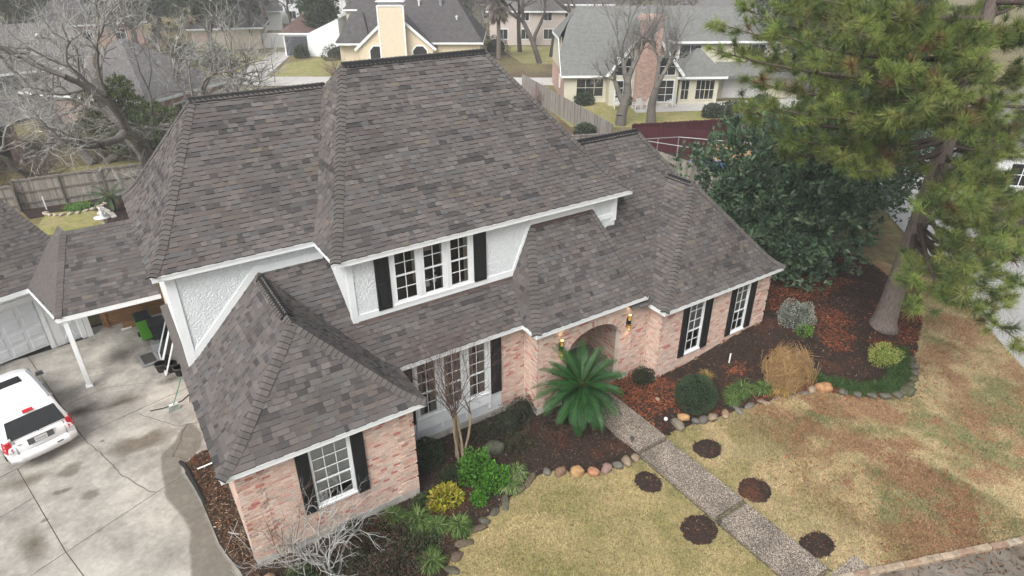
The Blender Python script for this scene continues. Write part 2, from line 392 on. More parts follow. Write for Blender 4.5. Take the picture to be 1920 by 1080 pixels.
def curb_y(x): return -8.05-.385*(x-12.6)+.018*(x-14.5)**2*0
def side_y(x): return -6.22+(x-25.71)*1.05       # edge of the side road
def lawn_ok(x, y): return (y > curb_y(x)+.05) & (y > side_y(x)) & (x > .1)
lawn = grid_sheet('lawn', -.2, 30, -13, 2.2, .1, lambda x, y: lawn_ok(x, y), lambda x, y: hgt(x, y)-.02, lawncol, 'lawn'); struct(lawn)
wob = lambda x, y: (fbm(x*3.5, y*3.5, 7)-.5)*.28
def in_ring(x, y):
    r = np.zeros(np.shape(x), bool)
    for cx, cy, a, b in RINGS: r |= ((x-cx)/a)**2+((y-cy)/b)**2 < 1+2.2*wob(x, y)
    return r
def in_walk(x, y, m=.02):
    r = np.zeros(np.shape(x), bool)
    for a, b, t, u, z in WALK: r |= (x > a-m) & (x < b+m) & (y < t+m) & (y > u-m)
    return r
mz = lambda x, y: hgt(x, y)+.012+.05*(fbm(x*1.8, y*1.8, 5)-.4)
bl = grid_sheet('mulch_bed', -.3, 11, -3.6, 2.2, .06, lambda x, y: inpoly(x+wob(x, y), y+wob(y, x), BED_L) | ((x > 4.6) & (x < 10.89) & (y > -.3) & (y < 2.04)), mz, None, 'mulch'); struct(bl)
br = grid_sheet('mulch_bed', 12, 30, -5, 9, .08, lambda x, y: (inpoly(x+wob(x, y), y+wob(y, x), BED_R) & (x > 12.08)), mz, None, 'mulch'); struct(br)
ms_ = grid_sheet('mulch_bed', -.8, .3, -1, 5.5, .05, lambda x, y: inpoly(x+.5*wob(x, y), y, STRIP), lambda x, y: .035+.05*(fbm(x*2, y*2, 6)-.4), None, 'mulch'); struct(ms_)
RLAB = ['dark mulch ring in the lawn right of the walk, nearest the round hedge', 'dark mulch ring touching the joint of the walk on its right side', 'dark mulch patch in the left lawn beside the lower walk joint', 'small dark mulch patch in the left lawn just below the stone border', 'dark mulch ring against the last walk slab near the curb']
for (cx, cy, a, b), lb in zip(RINGS, RLAB):
    o = grid_sheet('mulch_ring', cx-a*1.4, cx+a*1.4, cy-b*1.4, cy+b*1.4, .04, lambda x, y: (((x-cx)/a)**2+((y-cy)/b)**2 < 1+2.2*wob(x, y)) & ~in_walk(x, y), lambda x, y: .005+.06*(1-np.clip(((x-cx)/a)**2+((y-cy)/b)**2, 0, 1)), None, 'mulch')
    tag(o, lb, 'mulch ring', 'mulch rings along the front walk')

def scatter(n, x0, x1, y0, y1, keep):
    x = RNG.uniform(x0, x1, n); y = RNG.uniform(y0, y1, n); k = keep(x, y); return x[k], y[k]
def chips(name, x, y, z, lo, hi, pal, wts, up=.03, label=None):
    n = len(x); a = RNG.uniform(0, 2*PI, n); L = RNG.uniform(lo, hi, n); W = L*RNG.uniform(.10, .36, n)
    t = RNG.uniform(-.5, .5, (n, 2)); zz = z+RNG.uniform(.004, up, n)
    d = np.stack([np.cos(a), np.sin(a), t[:, 0]*.8], 1)*L[:, None]/2; s = np.stack([-np.sin(a), np.cos(a), t[:, 1]*.8], 1)*W[:, None]/2
    c = np.stack([x, y, zz], 1)
    q = np.stack([c-d-s, c+d-s, c+d+s, c-d+s], 1)
    pi = RNG.choice(len(pal), n, p=np.array(wts)/sum(wts)); cols = np.array(pal)[pi]*RNG.uniform(.7, 1.3, (n, 1))
    o = quads_mesh(name, q, cols, 'chips'); o['label'] = label; o['category'] = 'mulch'
    return stuff(o)
PAL = [(.03, .02, .016), (.07, .045, .03), (.16, .10, .06), (.30, .22, .15), (.15, .045, .022)]
x, y = scatter(34000, 0, 10.9, -3.5, 2.0, lambda x, y: inpoly(x, y, BED_L)); chips('mulch_chips', x, y, hgt(x, y)+.02, .02, .065, PAL, [8, 4, 1.3, .4, .3], .05, 'loose dark bark chips in the bed left of the walk')
x, y = scatter(100000, 12, 30, -5, 9, lambda x, y: inpoly(x, y, BED_R)); nn = fbm(x*.6, y*.6, 8)
k = RNG.uniform(0, 1, len(x)) < .35+nn*.8
x, y, nn = x[k], y[k], nn[k]+RNG.uniform(-.06, .06, int(k.sum())); DK = [(.03, .02, .016), (.07, .042, .028), (.13, .06, .035), (.26, .18, .12)]
h = nn > .535
chips('pine_straw', x[h], y[h], hgt(x[h], y[h])+.02, .05, .15, [(.05, .03, .02), (.22, .075, .035), (.18, .055, .03), (.28, .11, .05)], [2, 3, 3, 1], .05, 'rust-red pine straw patches in the bed right of the walk')
h = ~h
chips('mulch_chips', x[h], y[h], hgt(x[h], y[h])+.02, .03, .11, DK, [6, 4, 1.5, .3], .05, 'dark bark litter in the bed right of the walk')
x, y = scatter(9000, -.8, .3, -1, 5.4, lambda x, y: inpoly(x, y, STRIP)); chips('mulch_chips', x, y, .04, .03, .10, PAL+[(.30, .23, .17)], [3, 5, 2, .8, 1, .4], .06, 'brown bark chips in the strip beside the driveway')
x, y = scatter(6000, 9, 14, -8, -2, lambda x, y: in_ring(x, y) & ~in_walk(x, y)); chips('mulch_chips', x, y, .05, .03, .09, PAL[:3]+[(.2, .06, .03)], [4, 3, 2, 1.2], .05, 'loose bark chips on the rings along the walk')
x, y = scatter(2600, 13, 27, -9, -2, lambda x, y: lawn_ok(x, y) & ~inpoly(x, y, BED_R)); k = fbm(x*.6, y*.6, 2) > .45
chips('fallen_leaves', x[k], y[k], hgt(x[k], y[k])+.01, .04, .11, [(.30, .08, .04), (.22, .10, .05), (.16, .07, .04)], [2, 2, 1], .05, 'red-brown fallen leaves scattered over the right lawn')['category'] = 'leaves'

# grass blades
def blades(n, x0, x1, y0, y1, hmin, hmax):
    x, y = scatter(n, x0, x1, y0, y1, lambda x, y: lawn_ok(x, y) & ~inpoly(x+wob(x, y), y+wob(y, x), BED_L) & ~inpoly(x, y, BED_R) & ~in_ring(x, y) & ~in_walk(x, y, .0))
    n = len(x); a = RNG.uniform(0, 2*PI, n); h = RNG.uniform(hmin, hmax, n); w_ = RNG.uniform(.006, .017, n)
    la = RNG.uniform(0, 2*PI, n); ll = h*RNG.uniform(.2, 1.2, n)
    b = np.stack([x, y, hgt(x, y)-.022], 1); s = np.stack([np.cos(a)*w_, np.sin(a)*w_, 0*a], 1); t = b+np.stack([np.cos(la)*ll, np.sin(la)*ll, h], 1)
    col = lawncol(x, y)*RNG.uniform(.5, 1.75, (n, 1))
    g = RNG.uniform(0, 1, n) < .12; col[g] = col[g]*np.array([.7, .95, .6])
    return np.stack([b-s, b+s, t], 1), col
q1, c1 = blades(260000, 3, 18, -10, 1, .025, .06); q2, c2 = blades(110000, 14, 29, -10, 0, .03, .065)
gr = quads_mesh('grass', np.concatenate([q1, q2]), np.concatenate([c1, c2]), 'blade')
gr['label'] = 'dormant tan and green grass of the front lawn'; gr['category'] = 'grass'; stuff(gr)

# ---- front walk
wk = bpy.data.objects.new('front_walk', None); COL.objects.link(wk); struct(wk)
for i, (a, b, t, u, z) in enumerate(WALK):
    m = MB(); n = 14; pts = []
    for k in range(n): pts.append((a+(b-a)*k/n, u+random.uniform(0, .012)))
    for k in range(n): pts.append((b+random.uniform(-.012, 0), u+(t-u)*k/n))
    for k in range(n): pts.append((b-(b-a)*k/n, t-random.uniform(0, .012)))
    for k in range(n): pts.append((a+random.uniform(0, .012), t-(t-u)*k/n))
    m.poly([(p[0], p[1], z) for p in pts])
    for k in range(len(pts)):
        p, q = pts[k], pts[(k+1) % len(pts)]
        m.poly([(p[0], p[1], -.06), (q[0], q[1], -.06), (q[0], q[1], z), (p[0], p[1], z)])
    o = m.build('paving_slab', 'aggregate', wk); o['label'] = 'exposed aggregate paving slab'
m = MB(); m.box(10.86, 12.11, -7.5, 1.0, -.06, -.008); m.build('slab_bed', 'slab_edge', wk)

# ---- driveway
dv = bpy.data.objects.new('driveway', None); COL.objects.link(dv); struct(dv)
SLABS = [
 [(-10, 5.6), (-4.77, 7.61), (-3.11, 8.23), (-4.55, 14.35), (-10, 14.35)],
 [(-3.11, 8.23), (-.15, 9.02), (.24, 9.1), (.24, 15.4), (-2.5, 15.4), (-2.6, 14.6), (-4.55, 14.35)],
 [(-4.77, 7.61), (-3.68, 3.40), (-.67, 4.71), (-.6, 5.15), (-.03, 5.42), (.24, 5.42), (.24, 9.1), (-.15, 9.02), (-3.11, 8.23)],
 [(-10, 5.6), (-10, .6), (-3.68, 3.40), (-4.77, 7.61)],
 [(-3.68, 3.40), (-2.3, -.9), (-1.2, -4), (1.0, -4), (.0, -.6), (-.1, .4), (-.25, 1.0), (-.36, 1.55), (-.45, 3.0), (-.5, 3.7), (-.67, 4.71)],
 [(-10, .6), (-10, -4), (-1.2, -4), (-2.3, -.9), (-3.68, 3.40)]]
m = MB(); m.poly([(-10.2, -4.2, .0), (1.2, -4.2, .0), (.235, -.5, .0), (.235, 15.6, .0), (-10.2, 15.6, .0)]); m.build('joint_bed', 'joint', dv)
for s in SLABS:
    c = np.mean(s, 0); m = MB(); n = len(s)
    ins = []
    for i in range(n):       # inset every corner for the open joints
        p0, p1, p2 = (np.array(s[(i+j) % n], float) for j in (-1, 0, 1))
        e1 = (p1-p0)/np.linalg.norm(p1-p0); e2 = (p2-p1)/np.linalg.norm(p2-p1)
        nn_ = np.array([-e1[1]-e2[1], e1[0]+e2[0]]); nn_ /= max(np.linalg.norm(nn_), 1e-6)
        area = sum(s[j][0]*s[(j+1) % n][1]-s[(j+1) % n][0]*s[j][1] for j in range(n))
        ins.append(p1+nn_*(.014 if area > 0 else -.014))
    if sum(s[j][0]*s[(j+1) % n][1]-s[(j+1) % n][0]*s[j][1] for j in range(n)) < 0: ins = ins[::-1]
    m.poly([(p[0], p[1], .03) for p in ins])
    for i in range(n):
        p, q = ins[i], ins[(i+1) % n]; m.poly([(p[0], p[1], -.02), (q[0], q[1], -.02), (q[0], q[1], .03), (p[0], p[1], .03)])
    m.build('concrete_slab', 'concrete', dv)
def decal(name, pts, z, material, n=5, amp=.10, soft=.3):
    """stain with an uneven outline that fades towards its rim"""
    p = smoothpoly(pts, n); p = np.array([(a+amp*(float(fbm(a*4, b*4, 3))-.5), b+amp*(float(fbm(a*4+7, b*4, 4))-.5)) for a, b in p]); K = len(p)
    if soft >= 0: q = p.mean(0)+(p-p.mean(0))*(1-soft)
    else:
        tn = np.roll(p, -2, 0)-np.roll(p, 2, 0); nr = np.stack([-tn[:, 1], tn[:, 0]], 1); nr /= np.maximum(np.linalg.norm(nr, axis=1, keepdims=True), 1e-6)
        ar = np.sum(p[:, 0]*np.roll(p[:, 1], -1)-np.roll(p[:, 0], -1)*p[:, 1]); q = p-nr*soft*(1 if ar > 0 else -1)
    V = [(*v_, z) for v_ in p]+[(*v_, z) for v_ in q]; m = MB()
    m.faces(V, [(i, (i+1) % K, K+(i+1) % K, K+i) for i in range(K)]+[tuple(range(K, 2*K))]); o = m.build(name, material, dv)
    at = o.data.attributes.new('Soft', 'FLOAT', 'POINT'); at.data.foreach_set('value', np.concatenate([np.zeros(K), np.ones(K)]).astype(np.float32)); return o
decal('damp_stain', [(-.1, 7.0), (-.45, 6.9), (-.8, 6.3), (-1.2, 5.8), (-1.3, 4.7), (-1.31, 4.01), (-1.05, 3.0), (-.99, 2.4), (-1.12, 1.5), (-1.2, .6), (-1.15, -.8), (-.2, -.8), (-.2, .5), (-.36, 1.55), (-.5, 3.6), (-.68, 4.7), (-.62, 5.15), (-.2, 5.45), (.1, 6.2)], .034, 'stain_damp', soft=-.09)
decal('oil_stain', [(-2.7, 7.0), (-2.1, 7.4), (-1.6, 7.2), (-1.0, 7.4), (-.5, 6.9), (-.9, 6.3), (-1.6, 6.4), (-2.3, 6.4)], .036, 'stain_oil', soft=.55)
for cx, cy, r in ((-3.5, 6.65, .36), (-3.72, 5.85, .22), (-3.02, 5.25, .26), (-4.1, 4.9, .09), (-2.6, 7.6, .06)):
    decal('oil_stain', [(cx+r*random.uniform(.6, 1.2)*math.cos(k*PI/4)*1.3, cy+r*random.uniform(.6, 1.2)*math.sin(k*PI/4)) for k in range(8)], .036, 'stain_damp', soft=.5)
for cx, cy, a_, b_ in ((-.3, 9.9, .6, .5), (-.7, 11.8, .6, .9), (-.45, 13.0, .5, 1.0), (-1.6, 12.6, .9, .8), (-3.0, 9.6, .8, .5), (-1.8, 9.4, 1.0, .35), (-4.6, 6.9, .8, .4), (-4.4, 4.2, .5, 1.0)):
    decal('dirt_stain', [(cx+a_*random.uniform(.6, 1.2)*math.cos(k*PI/4), cy+b_*random.uniform(.6, 1.2)*math.sin(k*PI/4)) for k in range(8)], .0385, 'stain_dark' if b_ > .45 and cy > 9 else 'stain_oil', soft=.85)
def crack(pts, wd=.012):
    m = MB(); P = []
    for (a, b), (c, d) in zip(pts, pts[1:]):
        for k in range(6):
            t = k/6; P.append((a+(c-a)*t+random.uniform(-.03, .03), b+(d-b)*t+random.uniform(-.03, .03)))
    P.append(pts[-1])
    for p, q in zip(P, P[1:]):
        d = Vector((q[0]-p[0], q[1]-p[1])).normalized(); s = (-d.y*wd, d.x*wd)
        m.poly([(p[0]-s[0], p[1]-s[1], .041), (q[0]-s[0], q[1]-s[1], .041), (q[0]+s[0], q[1]+s[1], .041), (p[0]+s[0], p[1]+s[1], .041)])
    m.build('crack', 'joint', dv)
crack([(-3.11, 8.2), (-2.75, 7.2), (-2.5, 6.5), (-2.22, 5.61), (-1.67, 4.5), (-1.5, 4.36)], .007); crack([(-1.5, 8.45), (-1.0, 7.7), (-.57, 7.12), (.05, 6.87)], .007); crack([(-.3, 7.0), (-.55, 6.3), (-.85, 5.7), (-.5, 5.2)], .006)
crack([(-3.6, 10.2), (-2.2, 10.6), (-1.0, 10.1)], .005); crack([(-6, 5.2), (-4.6, 5.9), (-4.35, 6.0)], .006)

# ---- curb, gutter and street at the lower right
cb = bpy.data.objects.new('curb', None); COL.objects.link(cb); struct(cb)
xs = 12.0; k = 0
while xs < 22:
    L_ = random.uniform(.38, .6); x2 = xs+L_
    a, b = Vector((xs, curb_y(xs), 0)), Vector((x2-.012, curb_y(x2-.012), 0)); d = (b-a).normalized(); s = Vector((-d.y, d.x, 0))*.17
    m = MB(); h = .07+random.uniform(-.008, .008); sh = Vector((0, random.uniform(-.015, .015), 0))
    a += sh; b += sh; i1, i2 = s*.14, s*.86
    V = [a-Vector((0, 0, .2)), b-Vector((0, 0, .2)), b+s-Vector((0, 0, .2)), a+s-Vector((0, 0, .2)), a+Vector((0, 0, h-.03)), b+Vector((0, 0, h-.03)), b+s+Vector((0, 0, h-.03)), a+s+Vector((0, 0, h-.03)), a+i1+Vector((0, 0, h)), b+i1+Vector((0, 0, h)), b+i2+Vector((0, 0, h)), a+i2+Vector((0, 0, h))]
    cc = random.choice([(.30, .22, .15), (.33, .26, .19), (.26, .18, .13), (.34, .29, .22)])
    m.faces(V, [(0, 1, 5, 4), (1, 2, 6, 5), (2, 3, 7, 6), (3, 0, 4, 7), (4, 5, 9, 8), (6, 7, 11, 10), (8, 9, 10, 11), (5, 6, 10, 9), (7, 4, 8, 11)], cc)
    m.build('curb_stone', 'stone', cb); xs = x2
m = MB(); m.poly([(8, curb_y(8)+.1, -.05), (2, -40, -.05), (60, -60, -.05), (40, curb_y(40)+.1, -.05)]); struct(m.build('street', 'gutter'))
x, y = scatter(5000, 12, 20, -13, -8, lambda x, y: (y < curb_y(x)) & (y > curb_y(x)-1.0))
chips('gutter_leaves', x, y, -.045+0*x, .03, .10, [(.10, .06, .04), (.2, .12, .07), (.05, .04, .03), (.28, .11, .05)], [3, 2, 3, 1], .05, 'brown leaves lying in the gutter below the curb')['category'] = 'leaves'
# side road on the right
m = MB(); d = Vector((1, 1.05, 0)).normalized(); nrm = Vector((d.y, -d.x, 0)); p0 = Vector((25.71, -6.22, 0))
a, b = p0-d*14, p0+d*60
m.poly([tuple(a)[:2]+(-.03,), tuple(a+nrm*4.6)[:2]+(-.03,), tuple(b+nrm*4.6)[:2]+(-.03,), tuple(b)[:2]+(-.03,)]); struct(m.build('side_road', 'road'))
m = MB(); a2 = a+nrm*4.9; b2 = b+nrm*4.9
m.poly([tuple(a2)[:2]+(-.04,), tuple(a2+nrm*7)[:2]+(-.04,), tuple(b2+nrm*7)[:2]+(-.04,), tuple(b2)[:2]+(-.04,)]); struct(m.build('verge', 'mulch'))
# ================================================================ the house
house = thing('brick_house', 'two-storey pink brick and white stucco house with steep dark shingle roofs', 'house')
E1, E2, EE, EF = 3.363, 6.416, 3.38, 2.978
G0 = .25
def gp(t, s0=.5):
    s1 = (1-.5*s0*G0)/(1-.5*G0)
    if t <= G0: return s0*t+(s1-s0)/(2*G0)*t*t
    return s0*G0+(s1-s0)*G0/2+s1*(t-G0)
EXPO = .143
TABPAL = [((.110, .100, .096), 6), ((.119, .109, .104), 5), ((.102, .094, .091), 4), ((.083, .077, .076), 2.4), ((.131, .120, .114), 2.2), ((.116, .100, .091), 1.6), ((.126, .106, .095), .6), ((.068, .064, .065), .9), ((.130, .116, .094), .2), ((.107, .104, .104), 2)]
TW = [w_ for c, w_ in TABPAL]; TC = [tuple(x_*(1+.35*(sum(c)/.31-1))*k_ for x_, k_ in zip(c, (.985, .985, 1.0))) for c, w_ in TABPAL]
ALLTABS = []      # (roof, verts, faces, col, centre, normal)
CAPS = []
def vwob(p): return p
def tabs(roof, P, tmax, umin, umax, keep=None, s0=.5):
    """shingle courses on the surface P(u, t), t = 0 at the eave"""
    N_ = 240; prev = P(0, 0); arc = [0.]
    for i in range(1, N_+1):
        c = P(0, tmax*i/N_); arc.append(arc[-1]+(c-prev).length); prev = c
    arc = np.array(arc); ts = np.linspace(0, tmax, N_+1); total = arc[-1]
    k = 0
    while k*EXPO < total-.02:
        sl, su = k*EXPO-(.02 if k == 0 else 0), min((k+1)*EXPO+.012, total)
        tl = float(np.interp(max(sl, 0), arc, ts)); tu = float(np.interp(su, arc, ts))
        a, b = umin(tl), umax(tl); a2, b2 = umin(tu), umax(tu)
        lo, hi = min(a, a2), max(b, b2)
        u = lo-random.uniform(0, .3); thick = random.random() < .5; last = None; prevc = random.choices(TC, TW)[0]
        e0, e1, e2 = P(lo, tl), P(lo+1, tl), P(lo, tu)
        n = (e1-e0).cross(e2-e0)
        if n.z < 0: n = -n
        n.normalize()
        dn = (e0-e2).normalized()*.02 if k == 0 else Vector((0, 0, 0))
        while u < hi:
            w_ = random.choice((.10, .13, .16, .19, .22, .26, .32)); v = u+w_
            l0, l1 = max(u, a), min(v, b); r0, r1 = max(u, a2), min(v, b2)
            if l1-l0 > .008 or r1-r0 > .008:
                l0 = min(l0, b); l1 = max(l1, l0); r0 = min(max(r0, a2), b2); r1 = max(r1, r0)
                if l1 < l0+.001: l0 = l1 = min(max(l0, a), b)
                h = .024 if thick else .011
                c = prevc if random.random() < .3 else random.choices(TC, TW)[0]
                f = random.uniform(.9, 1.1)*(1.0 if thick else .92)  # thin tabs toned down: painted shadow beside the thick ones
                c2 = (c[0]*f, c[1]*f, c[2]*f)
                A, B, C_, D_ = P(l0, tl)+n*h+dn, P(l1, tl)+n*h+dn, P(r1, tu)+n*.004, P(r0, tu)+n*.004
                ce = (A+B+C_+D_)/4
                if keep is None or keep(ce):
                    sl_ = (e0-e2).normalized()*(.013 if thick else .005); A0, B0 = P(l0, tl)+n*.001+dn+sl_, P(l1, tl)+n*.001+dn+sl_  # edge foot flared downslope so the painted shadow line shows from above
                    fs = [(0, 1, 2, 3), (4, 5, 1, 0)]
                    if thick: fs += [(4, 0, 3), (5, 2, 1)]
                    ALLTABS.append((roof, (A, B, C_, D_, A0, B0), fs, c2, ce, n, [c2]+[tuple(.22*x_ for x_ in c2)]*3))  # edge faces dark: black cut asphalt plus a painted shadow line
                prevc = c
            u = v; thick = not thick if random.random() < .85 else thick
        k += 1
def caps(roof, pts, n1f, n2f, lift=.012, wing=.155, back=False):
    """overlapping cap pieces along a line; n1f/n2f: outward normals of the two slopes at a point"""
    pts = [Vector(p) for p in pts]; arc = [0.]
    for p, q in zip(pts, pts[1:]): arc.append(arc[-1]+(q-p).length)
    def at(s):
        s = min(max(s, 0), arc[-1])
        for i in range(len(pts)-1):
            if s <= arc[i+1] or i == len(pts)-2:
                t = (s-arc[i])/max(arc[i+1]-arc[i], 1e-9); return pts[i].lerp(pts[i+1], t)
    s = -.03
    while s < arc[-1]-.03:
        p, q = at(s), at(min(s+EXPO*1.22, arc[-1])); m_ = (p+q)/2
        d = (q-p).normalized(); n1, n2 = n1f(m_).normalized(), n2f(m_).normalized(); up = (n1+n2).normalized()
        w1, w2 = d.cross(n1), d.cross(n2)
        if w1.dot(n2) > 0 and w1.dot(up) > 0: w1 = -w1
        if w1.dot(up) > 0: w1 = -w1
        if w2.dot(up) > 0: w2 = -w2
        w1.normalize(); w2.normalize()
        j = random.uniform(-.006, .006); lf, lb = lift+.024, lift+.005; sh = .024 if lift < .02 else .010
        a0, a1, a2 = p+w1*(wing+j)+n1*lf, p+up*lf*1.1, p+w2*(wing+j)+n2*lf
        b0, b1, b2 = q+w1*(wing+j)+n1*lb, q+up*lb*1.1, q+w2*(wing+j)+n2*lb
        dn = up*.017
        V = [a0, a1, a2, b0, b1, b2, a0-n1*.022-d*sh, a1-dn*1.4-d*sh, a2-n2*.022-d*sh]  # lower lip flared downslope to carry a dark shadow line
        f = random.uniform(.88, 1.12); c = random.choice([(.108, .099, .094), (.098, .091, .088), (.115, .106, .100)])
        CAPS.append((roof, V, [(0, 1, 4, 3), (1, 2, 5, 4), (6, 7, 1, 0), (7, 8, 2, 1), (6, 0, 3), (8, 5, 2)], tuple(f*x_ for x_ in c), m_, None, [tuple(f*x_ for x_ in c)]*2+[tuple(.20*x_ for x_ in c)]*4))  # edge faces darkened, painting the shadow under each cap's lower end
        s += EXPO
def roof_part(name, label):
    o = None; return (name, label)
def fascia_run(m, ms, pts, inward, h=.17, ov=.30):
    """white board under an eave polyline with a soffit behind it"""
    for (p, q), iv in zip(zip(pts, pts[1:]), inward):
        p, q, iv = Vector(p), Vector(q), Vector(iv)
        m.obox(p+Vector((0, 0, -h-.012))+iv*.004, q-p, iv*.028, (0, 0, h))
        m.obox(p+Vector((0, 0, -.05))-iv*.022, q-p, iv*.025, (0, 0, .036))      # drip board
        ms.obox(p+Vector((0, 0, -h+.01))+iv*.033, q-p, iv*(ov-.02), (0, 0, .02))

def hip_block(label, e, H, x0, x1, y0, y1, Dl, Dr, Df, Db, faces='flr', capl='', keep=None, s0=.5, ridge=True, vent=True):
    """a bell-cast hip roof: every slope has z = e + H*g(t)"""
    zf = lambda t: e+H*gp(t, s0)
    Pf = lambda u, t: Vector((u, y0+Df*t, zf(t)))
    Pb = lambda u, t: Vector((u, y1-Db*t, zf(t)))
    Pl = lambda u, t: Vector((x0+Dl*t, u, zf(t)))
    Pr = lambda u, t: Vector((x1-Dr*t, u, zf(t)))
    xa, xb = (lambda t: x0+Dl*t), (lambda t: x1-Dr*t)
    ya, yb = (lambda t: y0+Df*t), (lambda t: y1-Db*t)
    m = MB(); T = [0, .05, .1, .15, .2, .25, 1.0]
    dz = Vector((0, 0, -.012))
    for t, t2 in zip(T, T[1:]):
        m.poly([Pf(xa(t), t)+dz, Pf(xb(t), t)+dz, Pf(xb(t2), t2)+dz, Pf(xa(t2), t2)+dz])
        m.poly([Pb(xb(t), t)+dz, Pb(xa(t), t)+dz, Pb(xa(t2), t2)+dz, Pb(xb(t2), t2)+dz])
        m.poly([Pl(yb(t), t)+dz, Pl(ya(t), t)+dz, Pl(ya(t2), t2)+dz, Pl(yb(t2), t2)+dz])
        m.poly([Pr(ya(t), t)+dz, Pr(yb(t), t)+dz, Pr(yb(t2), t2)+dz, Pr(ya(t2), t2)+dz])
    roof = m.build('roof', 'deck', house); roof['label'] = label
    if 'f' in faces: tabs(roof, Pf, 1, xa, xb, keep)
    if 'l' in faces: tabs(roof, Pl, 1, ya, yb, keep)
    if 'r' in faces: tabs(roof, Pr, 1, ya, yb, keep)
    if 'b' in faces: tabs(roof, Pb, 1, xa, xb, keep)
    def slope(t):
        h = 1e-3; return H*(gp(min(t+h, 1), s0)-gp(max(t-h, 0), s0))/(min(t+h, 1)-max(t-h, 0))
    nf = lambda p: Vector((0, -slope((p.y-y0)/Df), Df)); nb = lambda p: Vector((0, slope((y1-p.y)/Db), Db))
    nl = lambda p: Vector((-slope((p.x-x0)/Dl), 0, Dl)); nr = lambda p: Vector((slope((x1-p.x)/Dr), 0, Dr))
    TT = [i/24 for i in range(25)]
    cut = (lambda L: [p for p in L if keep is None or keep(p)])
    if 'fl' in capl.split(','): caps(roof, cut([Pf(xa(t), t) for t in TT]), nf, nl)
    if 'fr' in capl.split(','): caps(roof, cut([Pf(xb(t), t) for t in TT]), nf, nr)
    if 'bl' in capl.split(','): caps(roof, cut([Pb(xa(t), t) for t in TT]), nb, nl)
    def rl(A, B, na, nb_):
        if vent:
            v = MB(); d = (B-A).normalized(); s = d.cross(Vector((0, 0, 1)))
            v.hexa([A-s*.15+Vector((0, 0, -.10)), B-s*.15+Vector((0, 0, -.10)), B+s*.15+Vector((0, 0, -.10)), A+s*.15+Vector((0, 0, -.10)), A-s*.05+Vector((0, 0, .03)), B-s*.05+Vector((0, 0, .03)), B+s*.05+Vector((0, 0, .03)), A+s*.05+Vector((0, 0, .03))])
            v.build('ridge_vent', 'vent', roof)
        caps(roof, [A+(B-A)*(i/20) for i in range(21)], na, nb_, lift=.03 if vent else .012, wing=.16)
    if 'rx' in capl.split(','):
        A, B = Pf(xa(1), 1), Pf(xb(1), 1); rl(A, B, lambda p: Vector((0, -.75, .66)), lambda p: Vector((0, .75, .66)))
    if 'ry' in capl.split(','):
        A, B = Pl(ya(1), 1), Pl(yb(1), 1); rl(A, B, lambda p: Vector((-.75, 0, .66)), lambda p: Vector((.75, 0, .66)))
    return roof, Pf, Pl, Pr

WY_A, WY_B, WX_A, WX_B = 3.017, 4.705, 4.337, .215
# upper roofs
roofA, *_ = hip_block('tall upper hip roof over the right half of the house', E2, 4.08, 3.944, 14.136, 2.705, 11.36, 2.30, 3.053, 4.325, 4.33, 'flr', 'fl,fr,rx')
roofB, *_ = hip_block('upper hip roof over the left end, with a lower ridge', E2, 3.395, -.087, 9.5, 4.395, 11.488, 2.25, 2.25, 3.576, 3.517, 'fl', 'fl,bl', keep=lambda p: p.x < 6.0)
caps(roofB, [(2.163+.19*i, 7.971, 9.811) for i in range(21)], lambda p: Vector((0, -.72, .69)), lambda p: Vector((0, .72, .69)), lift=.03, wing=.16)
v = MB(); v.hexa([(2.1, 7.82, 9.7), (5.95, 7.82, 9.7), (5.95, 8.12, 9.7), (2.1, 8.12, 9.7), (2.1, 7.92, 9.84), (5.95, 7.92, 9.84), (5.95, 8.02, 9.84), (2.1, 8.02, 9.84)]); v.build('ridge_vent', 'vent', roofB)
# left front wing
roofC, *_ = hip_block('hip roof of the projecting left front wing', E1, 2.362, 0, 4.977, 0, 9.0, 2.42, 2.557, 1.582, 2.0, 'flr', 'fl,fr', keep=lambda p: p.y < 4.76)
caps(roofC, [(2.42, 2.05+.14*i, 5.725) for i in range(17)], lambda p: Vector((-.72, 0, .69)), lambda p: Vector((.72, 0, .69)), lift=.035, wing=.17)
caps(roofC, [(2.42, 1.585+.14*i, 5.725) for i in range(4)], lambda p: Vector((-.72, 0, .69)), lambda p: Vector((.72, 0, .69)), lift=.012, wing=.17)
v = MB(); v.hexa([(2.27, 2.02, 5.6), (2.57, 2.02, 5.6), (2.57, 4.45, 5.6), (2.27, 4.45, 5.6), (2.36, 2.02, 5.755), (2.48, 2.02, 5.755), (2.48, 4.45, 5.755), (2.36, 4.45, 5.755)]); v.build('ridge_vent', 'vent', roofC)
# lean-to over the front room
zD = lambda t: E1+2.30*gp(t, .85); PD = lambda u, t: Vector((u, 1.725+2.98*t, zD(t)))
m = MB()
for t, t2 in ((0, .12), (.12, .25), (.25, 1.03)):
    m.poly([PD(3.6, t)-Vector((0, 0, .012)), PD(9.6 if t < .3 else 4.4, t)-Vector((0, 0, .012)), PD(9.6 if t2 < .5 else 4.4, t2)-Vector((0, 0, .012)), PD(2.4, t2)-Vector((0, 0, .012))])
m.poly([PD(4.4, .25)-Vector((0, 0, .012)), PD(9.6, .25)-Vector((0, 0, .012)), PD(9.6, .47)-Vector((0, 0, .012)), PD(4.4, .47)-Vector((0, 0, .012))])
roofD = m.build('roof', 'deck', house); roofD['label'] = 'low lean-to roof under the dormer windows'
def keepD(p):
    if p.x > 9.5 or p.y > 4.76: return False
    if p.y > 3.1 and p.x > 4.42: return False
    return True
tabs(roofD, PD, 1.02, lambda t: 2.3+1.7*(1-t), lambda t: 9.6, keepD)
